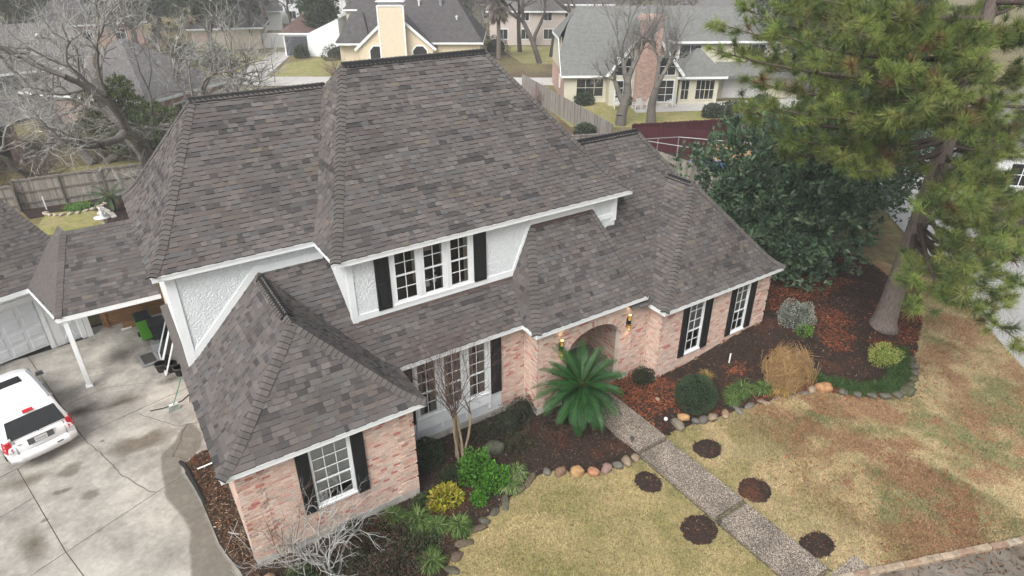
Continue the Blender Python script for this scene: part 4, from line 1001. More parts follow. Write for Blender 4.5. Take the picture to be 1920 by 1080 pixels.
for i in range(8):
    for j in range(4):
        x0_ = D0+.05+i*.602+.05; z0_ = .18+j*.48+.06; m = MB()
        V = [(x0_, GY+.06, z0_), (x0_+.5, GY+.06, z0_), (x0_+.5, GY+.06, z0_+.36), (x0_, GY+.06, z0_+.36), (x0_+.04, GY+.038, z0_+.04), (x0_+.46, GY+.038, z0_+.04), (x0_+.46, GY+.038, z0_+.32), (x0_+.04, GY+.038, z0_+.32)]
        m.faces(V, [(0, 1, 5, 4), (1, 2, 6, 5), (2, 3, 7, 6), (3, 0, 4, 7), (4, 5, 6, 7)]); m.build('door_panel', 'white_dull', dr)
for bx_ in ((D1, D1+.14, GY-.03, GY-.002, .02, 2.2), (D0-.15, D1+.14, GY-.031, GY-.002, 2.2, 2.34)): m = MB(); m.box(*bx_); m.build('door_trim', 'white', gar)
m = MB(); m.box(.55, 1.05, GY-.03, GY-.004, .05, 2.05); sd = m.build('side_door', 'white_dull', gar)
for p_, q_ in (((.60, GY-.035, .2), (1.0, GY-.035, .95)), ((1.0, GY-.037, .2), (.60, GY-.037, .95))): m = MB(); m.bar(p_, q_, .02, .05); m.build('door_brace', 'white', sd)
for bx_ in ((1.12, 1.28, GY-.2, GY-.004, .03, 2.5), (1.30, 1.48, GY-.24, GY-.004, .03, 2.6)): m = MB(); m.box(*bx_); m.build('pilaster', 'siding_white', gar)
# brown plank gate behind the breezeway
gt = thing('wooden_gate', 'brown plank gate closing the back of the breezeway', 'gate')
for i in range(12):
    z0_ = .10+i*.155; m = MB(); m.box(-2.02, .16, 15.0+random.uniform(-.008, .008), 15.04, z0_, z0_+.146); m.build('plank', 'gate_wood', gt)
m = MB(); m.box(-.62, -.54, 14.94, 15.0, .06, 2.0); m.build('post', 'gate_wood', gt); m = MB(); m.box(-1.9, -1.82, 14.94, 15.0, .06, 2.0); m.build('post', 'gate_wood', gt)
m = MB(); m.box(-1.35, -.55, 14.5, 14.95, .04, .32); m.build('bench_step', 'gate_wood', gt)
wb = MB(); wb.obox((-1.45, 14.45, .04), (.75, .1, 0), (-.01, .07, 0), (0, 0, .06)); tag(wb.build('white_board', 'white'), 'white board lying on the concrete before the brown gate', 'board')

# wheeled bins
def bin_(name, x_, y_, body, lid, label):
    t = thing(name, label, 'bin', (x_, y_, .032), R(random.uniform(-8, 8)))
    m = MB(); w0, w1, d0, d1, h = .22, .28, .24, .33, .95
    m.hexa([(-w0, -d0, .06), (w0, -d0, .06), (w0, d0, .06), (-w0, d0, .06), (-w1, -d1, h), (w1, -d1, h), (w1, d1, h), (-w1, d1, h)]); m.build('body', body, t)
    m = MB(); m.box(-w1-.02, w1+.02, -d1-.02, d1+.02, h-.06, h-.005); m.build('rim', body, t)
    m = MB(); m.hexa([(-w1-.01, -d1-.03, h), (w1+.01, -d1-.03, h), (w1+.01, d1+.02, h), (-w1-.01, d1+.02, h), (-w1+.04, -d1+.06, h+.05), (w1-.04, -d1+.06, h+.05), (w1-.04, d1-.03, h+.08), (-w1+.04, d1-.03, h+.08)]); m.build('lid', lid, t)
    m = MB(); m.tube([(-.22, d1+.06, h-.04), (.22, d1+.06, h-.04)], .018, 8); m.build('handle', 'black_bin', t)
    for s in (-1, 1):
        m = MB(); m.tube([(s*.23, d0+.02, .10), (s*.29, d0+.02, .10)], .10, 12); m.build('wheel', 'rubber', t)
bin_('recycling_bin', -.62, 13.35, 'green_bin', 'black_bin', 'lime green wheeled bin with a black lid under the breezeway')
bin_('trash_bin', -.22, 12.62, 'black_bin', 'black_bin', 'black wheeled trash bin beside the house wall under the breezeway')
# old window sashes leaning on the wall, square tray, block and pots
def frame_obj(name, label, cat, O, a, b, wd, th, material, glassy=None):
    t = thing(name, label, cat); O, a, b = Vector(O), Vector(a), Vector(b); n = a.cross(b).normalized()*th; ua, ub = a.normalized()*wd, b.normalized()*wd
    m = MB(); m.obox(O, a, ub, n); m.obox(O+b-ub, a, ub, n); m.obox(O+ub, ua, b-2*ub, n*.98); m.obox(O+a-ua+ub, ua, b-2*ub, n*.98); m.build('frame', material, t)
    if glassy: m = MB(); m.obox(O+ua+ub+n*.3, a-2*ua, b-2*ub, n*.2); m.build('pane', glassy, t)
    return t
frame_obj('window_sash', 'white window sash leaning on the house wall, farther from the pots', 'sash', (-.42, 11.95, .04), (0, -.85, 0), (.55, 0, 1.30), .06, .04, 'white', 'glass')
frame_obj('window_sash', 'white window sash leaning on the house wall just above the pots', 'sash', (-.42, 11.05, .04), (.02, -.85, 0), (.55, 0, 1.32), .06, .04, 'white', 'glass')
frame_obj('square_tray', 'grey square frame lying on the concrete left of the pots', 'frame', (-1.05, 11.15, .04), (.62, .1, 0), (-.12, .95, .0), .10, .06, 'metal_grey', 'pot')
m = MB(); m.obox((-.62, 12.0, .04), (.38, .0, 0), (0, .5, 0), (0, 0, .3)); m.obox((-.60, 12.05, .34), (.3, 0, 0), (0, .4, 0), (0, 0, .03)); tag(m.build('grey_crate', 'metal_grey'), 'grey crate on the concrete below the black bin', 'crate')
for (px, py, r_, lb, inn) in ((-.50, 10.62, .19, 'round black pot with white bits inside, leftmost of three by the wall', 'plaster'), (-.18, 10.42, .20, 'middle black pot full of brown leaves by the wall', 'soil'), (.02, 10.02, .19, 'black pot nearest the broom with a white rim patch', 'soil')):
    t = thing('plant_pot', lb, 'pot', (px, py, .032), 0, 'pots by the side wall')
    m = MB(); m.lathe([(r_*.72, 0), (r_*.98, .30), (r_*1.05, .30), (r_*1.05, .34), (r_*.92, .34), (r_*.9, .26)], 18); m.build('bowl', 'pot', t, True)
    m = MB(); n = 9
    m.lathe([(r_*.9, .27), (r_*.5, .29), (.01, .30)], 14); m.build('soil', 'soil', t)
    m = MB()
    for _ in range(7):
        a, b = random.uniform(-.6, .6)*r_, random.uniform(-.6, .6)*r_; m.obox((a, b, .285), (.07, random.uniform(-.04, .04), .02), (-.02, .04, .01), (0, 0, .02))
    m.build('bits', inn, t)
# broom, hose, pipe
t = thing('broom', 'green-handled broom leaning on the wall above the driveway', 'broom')
m = MB(); m.tube([(-.46, 8.02, .22), (-.02, 7.72, 1.35)], .014, 8); m.build('handle', 'broom_green', t)
m = MB(); m.obox((-.60, 7.99, .20), (.28, .03, 0), (.0, .07, 0), (0, 0, .05)); m.build('head', 'plaster', t)
m = MB()
for i in range(60):
    a = i/59; m.bar((-.60+.28*a, 8.0+random.uniform(0, .06), .2), (-.66+.36*a, 7.92+random.uniform(0, .12), .035), .008, .008)
m.build('bristles', 'bristle', t)
m = MB(); m.tube([(-1.15, 8.35, .05), (-.7, 8.25, .06), (-.2, 8.35, .06), (.1, 8.6, .06)], .016, 6); m.tube([(.02, 8.1, .06), (.12, 8.5, .3)], .014, 6); tag(m.build('hose', 'rubber'), 'thin black hose on the concrete beside the broom', 'hose')
pts = [(-.72, 5.22), (-.62, 4.9), (-.56, 4.4), (-.5, 3.9), (-.46, 3.5), (-.42, 3.1)]
m = MB(); m.tube([(a, b, .10) for a, b in pts], [.055, .06, .06, .06, .055, .04], 10); o = m.build('drain_pipe', 'rubber', smooth=False); tag(o, 'black corrugated drain pipe along the edge of the bark strip', 'pipe')
for i in range(40):
    pass
m = MB(); m.tube([(-.35, 4.62, .10), (.15, 4.62, .13)], .022, 8); tag(m.build('white_pipe', 'white'), 'white plastic pipe sticking out of the bark strip', 'pipe')
for i, (p, q) in enumerate((((-.1, 1.75, .08), (.12, 1.5, .12)), ((-.35, 1.1, .06), (.2, 2.0, .10)))):
    m = MB(); m.tube([p, q], .012 if i else .02, 6); tag(m.build('stick', 'curtain'), ['short pale stick on the bark strip near the corner', 'long thin pale stick across the bark strip'][i], 'stick')

# ---- cars
def car(name, label, cat, loc, rz, paint, L=4.75, W=1.80, H=1.72, wagon=True, details=True):
    t = thing(name, label, cat, loc, rz)
    hw = W/2
    def loft(secs, material, nm, parent, n=22, smooth=True, close=True):
        m = MB(); rings = []
        for (y_, w_, z0_, z1_, ex) in secs:
            ring = []
            for k in range(n):
                a = 2*PI*k/n; c, s = math.cos(a), math.sin(a)
                ring.append((w_*abs(c)**(2/ex)*(1 if c >= 0 else -1), y_, (z0_+z1_)/2+(z1_-z0_)/2*abs(s)**(2/ex)*(1 if s >= 0 else -1)))
            rings.append(ring)
        V = [p for r_ in rings for p in r_]; F_ = []
        for i in range(len(rings)-1):
            for k in range(n): F_.append((i*n+k, i*n+(k+1) % n, (i+1)*n+(k+1) % n, (i+1)*n+k))
        F_.append(tuple(range(n))[::-1]); F_.append(tuple((len(rings)-1)*n+k for k in range(n)))
        m.faces(V, F_); return m.build(nm, material, parent, smooth)
    zb = 1.02
    # lower body, rear at y=0, front at y=L
    loft([(0.02, hw*.90, .42, zb-.05, 5), (.10, hw*.97, .36, zb, 6), (.5, hw, .32, zb+.02, 6), (L*.5, hw, .30, zb+.01, 6), (L*.70, hw*.99, .30, zb, 6), (L*.74, hw*.98, .30, zb-.02, 5), (L*.93, hw*.93, .34, zb-.12, 4.5), (L*.985, hw*.85, .42, zb-.25, 4)], paint, 'body', t, 28)
    # bumper
    m = MB(); B_ = [(-hw*.985, .34), (-hw*.95, .05), (-hw*.70, -.075), (0, -.11), (hw*.70, -.075), (hw*.95, .05), (hw*.985, .34)]
    for (xa_, ya_), (xb_, yb_) in zip(B_, B_[1:]):
        m.faces([(xa_, ya_, .36), (xb_, yb_, .36), (xb_, yb_-.01, .58), (xa_, ya_-.01, .58), (xa_*.97, ya_+.10, .63), (xb_*.97, yb_+.10, .63), (xa_*.9, ya_+.2, .36), (xb_*.9, yb_+.2, .36)], [(0, 1, 3-1, 3), (3, 2, 5, 4), (6, 7, 1, 0)])
    m.build('bumper', paint, t, True)
    # greenhouse: sections from the tailgate to the windscreen foot
    zr = H
    g = []
    def sec(y_, wt, zt): return (y_, wt, zt)
    m = MB(); ys = [.10, .30, .55, L*.38, L*.52, L*.60, L*.735] if wagon else [.55, .95, 1.3, L*.42, L*.52, L*.58, L*.72]
    zt = [zb+.02, zr-.08, zr-.01, zr, zr-.01, zr-.05, zb+.0]; wt = [hw*.90, hw*.76, hw*.765, hw*.775, hw*.77, hw*.75, hw*.86]
    n = len(ys); V = []
    for i in range(n):
        y_, z_, w_ = ys[i], zt[i], wt[i]; wb_ = hw*.955; zz = zb-.04
        V += [(-wb_, y_, zz), (-(w_+.02), y_, max(zz, z_-.06)), (-(w_-.07), y_, z_-.012), (-(w_-.35), y_, z_+.006), (0, y_, z_+.012), (w_-.35, y_, z_+.006), (w_-.07, y_, z_-.012), (w_+.02, y_, max(zz, z_-.06)), (wb_, y_, zz)]
    F_ = []
    for i in range(n-1):
        for k in range(8): F_.append((i*9+k, (i+1)*9+k, (i+1)*9+k+1, i*9+k+1))
    F_.append(tuple(range(9)))
    m.faces(V, F_); m.build('roof', paint, t, True)
    off = .012
    def pt(i, k): return Vector(V[i*9+k])
    def panel(a, b, c, d, nm, material, mar=(.08, .12)):
        a, b, c, d = (Vector(p) for p in (a, b, c, d)); n_ = (b-a).cross(d-a).normalized(); ce = (a+b+c+d)/4
        if n_.dot(ce-Vector((0, L*.4, .9))) < 0: n_ = -n_
        q = [p.lerp(ce, mar[0])+n_*off for p in (a, b, c, d)]
        mm = MB(); mm.poly(q); e = [p-n_*.02 for p in q]
        for i_ in range(4): mm.poly([q[i_], q[(i_+1) % 4], e[(i_+1) % 4], e[i_]])
        return mm.build(nm, material, t)
    # rear window, windscreen, side windows
    rw = panel((-hw*.84, ys[0]-.005, zb+.05), (hw*.84, ys[0]-.005, zb+.05), (hw*.72, ys[1]-.01, zr-.11), (-hw*.72, ys[1]-.01, zr-.11), 'rear_window', 'car_glass', (.04, 0))
    panel((-hw*.80, ys[6]-.02, zb+.06), (hw*.80, ys[6]-.02, zb+.06), (hw*.68, ys[5]+.02, zr-.08), (-hw*.68, ys[5]+.02, zr-.08), 'windscreen', 'car_glass', (.05, 0))
    for s in (-1, 1):
        for a, b in ((.42, 1.25), (1.33, 2.15), (2.22, 2.95)):
            panel((s*(hw*.945), a, zb+.06), (s*(hw*.945), b, zb+.06), (s*(hw*.80), b-.08, zr-.12), (s*(hw*.80), a+.10, zr-.12), 'side_window', 'car_glass', (.02, 0))
    for s in (-1, 1):
        for y_ in (.98, L-.92):
            m = MB(); m.tube([(s*(hw-.22), y_, .36), (s*(hw-.015), y_, .36)], .355, 20); wl = m.build('wheel', 'rubber', t)
            m = MB(); m.tube([(s*(hw-.03), y_, .36), (s*(hw+.0), y_, .36)], .22, 16); m.build('rim', 'metal_grey', wl)
        if details:
            TL = [(hw*.80, .0, .74), (hw*.955, .03, .74), (hw*1.02, .24, .74), (hw*.80, .2, .74), (hw*.775, .04, 1.08), (hw*.92, .06, 1.08), (hw*.98, .25, 1.06), (hw*.775, .22, 1.08)]
            m = MB(); m.hexa([(s*a_, b_, c_) for a_, b_, c_ in TL] if s > 0 else [(s*TL[i][0], TL[i][1], TL[i][2]) for i in (1, 0, 3, 2, 5, 4, 7, 6)])
            o = m.build('tail_light', 'tail_red', t)
            m = MB(); m.obox((s*hw*.87-.05, -.003, .745), (.10, s*.012, 0), (0, .03, 0), (0, 0, .07)); m.build('reverse_lens', 'plate', o)
            m = MB(); m.tube([(s*(hw*.70), .55, zr+.025), (s*(hw*.70), .75, zr+.045), (s*(hw*.70), L*.40, zr+.05), (s*(hw*.68), L*.52, zr+.02)], .024, 8); m.build('roof_rail', 'car_rail', t)
        m = MB(); m.hexa([(s*(hw+.00), L*.665, zb+.03), (s*(hw+.20), L*.655, zb+.04), (s*(hw+.20), L*.655+.10, zb+.04), (s*(hw+.0), L*.665+.1, zb+.03), (s*(hw+.0), L*.665, zb+.16), (s*(hw+.19), L*.655, zb+.19), (s*(hw+.18), L*.655+.09, zb+.18), (s*hw, L*.665+.08, zb+.16)]); m.build('mirror', 'car_trim' if details else paint, t)
    if details:
        m = MB(); m.poly([(-.36, L*.415, zr+.018), (.36, L*.415, zr+.018), (.36, L*.415+.42, zr+.012), (-.36, L*.415+.42, zr+.012)]); m.build('sunroof', 'car_glass', t)
        m = MB(); m.obox((-.13, .27, zr-.055), (.26, 0, 0), (0, .09, .05), (0, -.02, .03)); m.build('brake_light', 'tail_red', t)
        m = MB(); m.obox((-.33, -.015, .78), (.66, 0, 0), (0, .06, 0), (0, 0, .19)); rec = m.build('plate_recess', 'car_trim', t)
        m = MB(); m.obox((-.16, -.028, .80), (.32, 0, 0), (0, .012, 0), (0, 0, .155)); pl = m.build('licence_plate', 'plate', t)
        txt = bpy.data.curves.new('plate_text', 'FONT'); txt.body = 'LWS-8524'; txt.size = .062; txt.align_x = 'CENTER'
        to = bpy.data.objects.new('plate_text', txt); COL.objects.link(to); bpy.context.view_layer.update()
        tm = bpy.data.meshes.new_from_object(to.evaluated_get(bpy.context.evaluated_depsgraph_get())); bpy.data.objects.remove(to); bpy.data.curves.remove(txt)
        to = bpy.data.objects.new('plate_text', tm); COL.objects.link(to); to.parent = pl; to.location = (0, -.0295, .855); to.rotation_euler = (PI/2, 0, 0); tm.materials.clear(); tm.materials.append(MATS['ink'])
        m = MB(); m.obox((-.36, -.02, .985), (.72, 0, 0), (0, .05, 0), (0, 0, .03)); m.build('tailgate_trim', 'car_white', t)
        for xa_ in (-hw*.70, hw*.70): m = MB(); m.obox((xa_-.006, -.012+.0, .62), (.012, 0, 0), (0, .05, 0), (0, .05, zb-.60)); m.build('tailgate_seam', 'car_trim', t)
        for s in (-1, 1):
            for yy in (1.29, 2.19, 3.05): m = MB(); m.obox((s*(hw+.004)-.003, yy, .42), (.006, 0, 0), (0, .012, 0), (0, 0, .56)); m.build('door_seam', 'car_trim', t)
            for yy in (2.08, 2.98): m = MB(); m.obox((s*(hw+.012)-.012, yy-.16, .90), (.024, 0, 0), (0, .14, 0), (0, 0, .03)); m.build('door_handle', 'car_white', t)
            m = MB(); m.obox((s*(hw+.006)-.008, .5, .60), (.016, 0, 0), (0, 3.2, 0), (0, 0, .06)); m.build('side_moulding', 'car_rail', t)
        m = MB(); m.tube([(.02, .07, zb+.05), (.02, .10, zb+.12)], .016, 6); m.tube([(.02, .075, zb+.08), (.30, .10, zb+.16)], .010, 6); m.build('wiper', 'rubber', t)
        m = MB(); m.obox((-.58, .005, .90), (.10, 0, 0), (0, .03, 0), (0, 0, .025)); m.build('badge', 'metal_grey', t)
        m = MB(); m.obox((.30, -.104, .50), (.16, .01, 0), (0, .02, 0), (0, 0, .05)); m.build('bumper_badge', 'car_trim', t)
        m = MB(); m.obox((-.72, .045, zb+.10), (.06, 0, 0), (0, .02, .03), (0, 0, .05)); m.build('window_sticker', 'plate', t)
    return t
car('parked_suv', 'white sport utility vehicle with red tail lights parked on the driveway', 'car', (-3.93, 7.52, .03), R(16.7), 'car_white')
car('parked_car', 'dark red car at the curb, only its roof edge in view', 'car', (12.9, -12.1, -.05), R(-106), 'car_maroon', 4.6, 1.78, 1.45, False, False)
car('parked_car', 'dark car half hidden by the pine on the far side of the side road', 'car', (47.6, 7.2, -.03), R(-48), 'door_dark', 4.6, 1.8, 1.5, False, False)

# ---- path lights, markers, stones
for (a, b, lb) in ((10.98, -1.50, 'small dark path light at the left edge of the first walk slab'), (10.84, -5.05, 'small dark path light at the left edge of the lower walk joint')):
    t = thing('path_light', lb, 'light', (a, b, .16 if b > -2 else -.02)); m = MB(); m.lathe([(.012, 0), (.012, .16)], 8); m.build('stake', 'black', t); m = MB(); m.lathe([(.03, .12), (.06, .15), (.065, .17), (.05, .20), (.01, .215)], 14); m.build('cap', 'pot', t, True)
t = thing('ball_light', 'small white ball light in the mulch between walk and hedge', 'light', (12.62, -1.30, .02)); m = MB(); m.lathe([(.012, 0), (.012, .1)], 8); m.build('stake', 'black', t); m = MB(); m.lathe([(.01, .1), (.05, .115), (.066, .16), (.05, .205), (.01, .22)], 14); m.build('globe', 'plaster', t, True)
m = MB(); m.lathe([(.025, -.1), (.025, .42), (.0, .425)], 10, (16.72, -.35, float(hgt(16.72, -.35)))); tag(m.build('white_stake', 'white'), 'white plastic stake standing in the pine straw before the right wing', 'stake')
def rock(name, label, cat, loc, s, col, group=None, seed=0):
    rr = np.random.default_rng(seed); n, k = 12, 7; V = []; F_ = []
    ph = rr.uniform(0, 6, 6)
    for i in range(k+1):
        th = PI*i/k
        for j in range(n):
            a = 2*PI*j/n; q = 1+.16*math.sin(2*a+ph[0])*math.sin(th)+.10*math.sin(3*a+ph[1]+2*th)+.07*math.sin(5*a+ph[2]-th*3)+rr.uniform(-.03, .03)
            ex = .75
            cx_, sx_ = math.cos(a), math.sin(a)
            V.append((s[0]*q*math.sin(th)**ex*abs(cx_)**.8*(1 if cx_ > 0 else -1), s[1]*q*math.sin(th)**ex*abs(sx_)**.8*(1 if sx_ > 0 else -1), s[2]*abs(math.cos(th))**.7*(1 if math.cos(th) > 0 else -1)))
    for i in range(k):
        for j in range(n): F_.append((i*n+j, (i+1)*n+j, (i+1)*n+(j+1) % n, i*n+(j+1) % n))
    m = MB(); m.faces(V, F_, col); o = m.build(name, 'stone', None, True); o.location = loc; o.rotation_euler = (rr.uniform(-.2, .2), rr.uniform(-.2, .2), rr.uniform(0, 6)); return tag(o, label, cat, group)
SA, SB, SG, SM = (.36, .20, .10), (.26, .20, .14), (.15, .14, .12), (.11, .11, .08)
ORDS = ['first','second','third','fourth','fifth','sixth','seventh','eighth','ninth','tenth','eleventh','twelfth']
SL = [(10.70, -1.98, .18, SB, 'tan edging stone right against the front walk'), (10.38, -1.95, .20, SB, 'long tan edging stone, second from the walk in the left border'), (10.05, -1.93, .17, SG, 'grey edging stone, third from the walk in the left border'), (9.68, -1.86, .21, (.30, .20, .17), 'mauve-brown edging stone in the left border'), (9.28, -1.74, .20, (.40, .20, .12), 'reddish orange edging stone in the left border'), (8.88, -1.48, .24, (.44, .27, .13), 'largest tan-orange boulder of the left border'), (8.48, -1.22, .19, (.24, .15, .10), 'brown flat stone left of the big orange boulder'), (8.15, -1.0, .15, SG, 'small grey stone at the left end of the orange stones')]
for i, (a, b, r_, c, lb) in enumerate(SL): rock('edging_stone', lb, 'stone', (a, b, .05), (r_*.88, r_*.7, r_*.62), tuple(.85*t_ for t_ in c), 'edging stones of the left bed', i)
for i, (a, b) in enumerate([(7.6, -.98), (7.1, -1.1), (6.5, -1.32), (6.15, -1.4), (5.75, -1.52), (5.35, -1.62), (4.95, -1.85), (4.6, -2.1), (4.3, -2.4)]):
    rock('edging_stone', ORDS[i]+' dark flat edging stone of the left bed, counted from the orange boulders', 'stone', (a+random.uniform(-.08, .08), b, -.01), (random.uniform(.14, .30), .12, .07), random.choice([(.09, .085, .06), (.10, .10, .07), (.11, .085, .06)]), 'dark edging stones of the left bed', 30+i)
SR = [(12.86, -1.62, .27, (.22, .19, .14), 'large grey-brown boulder right of the walk'), (13.12, -1.58, .19, (.50, .30, .14), 'bright orange-tan stone on the boulder right of the walk'), (13.46, -1.80, .15, SG, 'grey stone below the round hedge, nearest the orange stone'), (13.72, -1.90, .20, SG, 'flat grey stone below the middle of the round hedge'), (14.06, -1.98, .20, SB, 'flat tan stone below the right side of the round hedge')]
for i, (a, b, r_, c, lb) in enumerate(SR): rock('edging_stone', lb, 'stone', (a, b, .06 if i != 1 else .22), (r_*.9, r_*.66, r_*.6), tuple(.8*t_ for t_ in c), 'edging stones of the right bed', 60+i)
for i, (a, b) in enumerate([(14.6, -2.05), (15.1, -2.12), (15.6, -2.2), (16.1, -2.32), (16.7, -2.45), (17.2, -2.6), (17.7, -2.75)]):
    rock('edging_stone', ORDS[i]+' low brown edging stone right of the round hedge, counted from the hedge', 'stone', (a, b, .0), (.25, .11, .08), random.choice([(.30, .21, .14), (.22, .17, .12), SG]), 'low edging stones of the right bed', 80+i)
rock('edging_stone', 'rounded orange boulder at the foot of the dry grass clump', 'stone', (18.45, -3.02, .08), (.26, .21, .19), SA, None, 90)
rock('edging_stone', 'upright grey-tan stone left of the rounded orange boulder', 'stone', (18.05, -2.85, .06), (.12, .2, .12), SB, None, 91)
for i, (a, b) in enumerate([(18.85, -3.5), (19.15, -3.82), (19.5, -4.12), (19.85, -4.42), (20.25, -4.62), (20.7, -4.66), (21.15, -4.55), (21.6, -4.42), (22.0, -4.22), (22.4, -4.0), (22.75, -3.75)]):
    rock('edging_stone', ORDS[i]+' mossy edging stone below the pine, counted from the rounded orange boulder', 'stone', (a, b, .05), (.18 if i != 5 else .30, .13 if i != 5 else .22, .10 if i != 5 else .17), random.choice([(.075, .078, .05), (.10, .095, .075), (.085, .085, .05)]), 'mossy edging stones below the pine', 100+i)
for a, b, r_, c, lb in ((7.35, .62, .30, (.07, .075, .05), 'dark mossy rock in the bed behind the green shrub'), (6.9, .35, .18, (.11, .11, .08), 'smaller mossy rock beside the crape myrtle'), (13.2, -.35, .07, (.34, .24, .16), 'small tan pebble in the red mulch by the hedge'), (.35, -.35, .22, (.30, .20, .13), 'brown boulder at the corner of the left wing')):
    rock('bed_rock', lb, 'rock', (a, b, .1), (r_, r_*.8, r_*.75), c, None, int(a*10))
# ================================================================ fences and neighbouring houses
def fence(name, label, p, q, h, step=2.4, material='fence_wood', rails='front', tilt=0., side=1, cap=False):
    p, q = Vector((*p, 0)), Vector((*q, 0)); d = q-p; L = d.length; u = d/L; n = Vector((u.y, -u.x, 0))*side
    t = thing(name, label, 'fence', tuple(p)); m = MB(); k = int(L/.145)
    for i in range(k):
        o = u*(i*.145+.004)+Vector((0, 0, -.08)); hh = h+.08+random.uniform(-.03, .02); c = random.uniform(.8, 1.1)
        m.obox(o, u*.136, -n*.02*random.uniform(.8, 1.2), (0, 0, hh), (c, c, c))
    stuff(m.build('pickets', material, t))
    ns = max(1, round(L/step))
    for i in range(ns+1):
        m = MB(); o = u*(L*i/ns); m.obox(o-u*.045+Vector((0, 0, -.08)), u*.09, n*.09, (0, 0, h+.03)); m.build('post', 'fence_rail' if material == 'fence_wood' else material, t)
    for z_ in (.25, h*.52, h-.15):
        m = MB(); m.obox(Vector((0, 0, z_))+n*.001, d, n*.045, (0, 0, .09)); m.build('rail', 'fence_rail' if material == 'fence_wood' else material, t)
    return t
fence('wood_fence', 'weathered grey wooden fence with rails behind the left back yard', (-4.95, 32.5), (1.6, 32.0), 1.75)
fence('wood_fence', 'short stretch of grey wooden fence left of the garage roof hip', (-12, 32.9), (-5.0, 32.2), 1.55)
fence('wood_fence', 'dark grey wooden fence corner running back beside the oak trunks', (1.6, 32.0), (2.4, 36), 1.9)
fence('picket_fence', 'long grey board fence in front of the yellow house on the right', (37.2, 43.5), (31.7, 23.5), 1.8, side=-1)
fence('picket_fence', 'low grey board fence behind the right roof ridge', (24.5, 25.8), (31.6, 23.3), 1.2)
fence('wood_fence', 'weathered grey fence leading from the right wing towards the magnolia', (29.6, 18.0), (29.9, 9.0), 1.75, side=-1)
fence('red_fence', 'dark red board fence behind the dog run', (33.0, 22.7), (41.5, 19.4), 1.75, material='red_fence')
fence('red_fence', 'dark red board fence running from the corner towards the plywood sheet', (33.2, 21.6), (38.0, 16.6), 1.75, material='red_fence', side=-1)

def roofpoly(m, pts): m.poly(pts)
def win(parent, x0, x1, z0, z1, y, nx=3, ny=2, frame='white', axis='x', glass='car_glass', off=-1):
    """window on a wall plane: frame part with glass and bars as sub-parts"""
    def bx(m, a, b, c, d, e0, e1):
        if axis == 'x': m.box(a, b, min(y+off*e0, y+off*e1), max(y+off*e0, y+off*e1), c, d)
        else: m.box(min(y+off*e0, y+off*e1), max(y+off*e0, y+off*e1), a, b, c, d)
    m = MB(); f = .09
    bx(m, x0-f, x0, z0-f, z1+f, 0, .06); bx(m, x1, x1+f, z0-f, z1+f, 0, .06); bx(m, x0, x1, z1, z1+f, 0, .06); bx(m, x0, x1, z0-f, z0, 0, .06)
    fr = m.build('window', frame, parent)
    m = MB(); bx(m, x0, x1, z0, z1, .005, .02); m.build('pane', glass, fr)
    m = MB()
    for i in range(1, nx): bx(m, x0+(x1-x0)*i/nx-.02, x0+(x1-x0)*i/nx+.02, z0, z1, .02, .045)
    for i in range(1, ny): bx(m, x0, x1, z0+(z1-z0)*i/ny-.02, z0+(z1-z0)*i/ny+.02, .02, .043)
    if m.v: m.build('window_bar', frame, fr)
    return fr
def siding(parent, x0, x1, z0, z1, y, material, step=.22, axis='x', off=-1):
    for i in range(int((z1-z0)/step)):
        m = MB(); z_ = z0+i*step
        a, b = y+off*.035, y+off*.012
        if axis == 'x': V = [(x0, a, z_), (x1, a, z_), (x1, b, z_+step), (x0, b, z_+step), (x0, y, z_), (x1, y, z_)]
        else: V = [(a, x0, z_), (a, x1, z_), (b, x1, z_+step), (b, x0, z_+step), (y, x0, z_), (y, x1, z_)]
        m.faces(V, [(0, 1, 2, 3), (4, 5, 1, 0)]); m.build('siding_board', material, parent)
def hip(parent, x0, x1, y0, y1, e, H, Dl, Dr, Df=None, Db=None, material='roof_far', label=None, eave='white'):
    Df = Df if Df is not None else (y1-y0)/2; Db = Db if Db is not None else (y1-y0)-Df
    a, b, c, d = (x0, y0, e), (x1, y0, e), (x1, y1, e), (x0, y1, e); r0, r1 = (x0+Dl, y0+Df, e+H), (x1-Dr, y0+Df, e+H)
    m = MB(); m.poly([a, b, r1, r0]); m.poly([c, d, r0, r1]); m.poly([b, c, r1]); m.poly([d, a, r0]); m.poly([d, c, b, a])
    o = m.build('roof', material, parent)
    if label: o['label'] = label
    m = MB(); t = .03
    m.box(x0-t, x1+t, y0-t, y0-.002, e-.2, e+.01); m.box(x0-t, x0-.002, y0, y1, e-.2, e+.01); m.box(x1+.002, x1+t, y0, y1, e-.2, e+.01); m.build('fascia', eave, parent)
    return o
def walls(parent, x0, x1, y0, y1, z0, z1, material, label=None):
    m = MB(); m.box(x0, x1, y0, y1, z0, z1); o = m.build('wall', material, parent)
    if label: o['label'] = label
    return o
def vent_pipe(parent, x_, y_, z_, r_=.10, h=.5, material='metal_grey', capp=True):
    m = MB(); m.lathe([(r_, -.3), (r_, h)] + ([(r_*1.7, h), (r_*1.7, h+.12), (.01, h+.2)] if capp else []), 10, (x_, y_, z_)); m.build('roof_vent', material, parent)

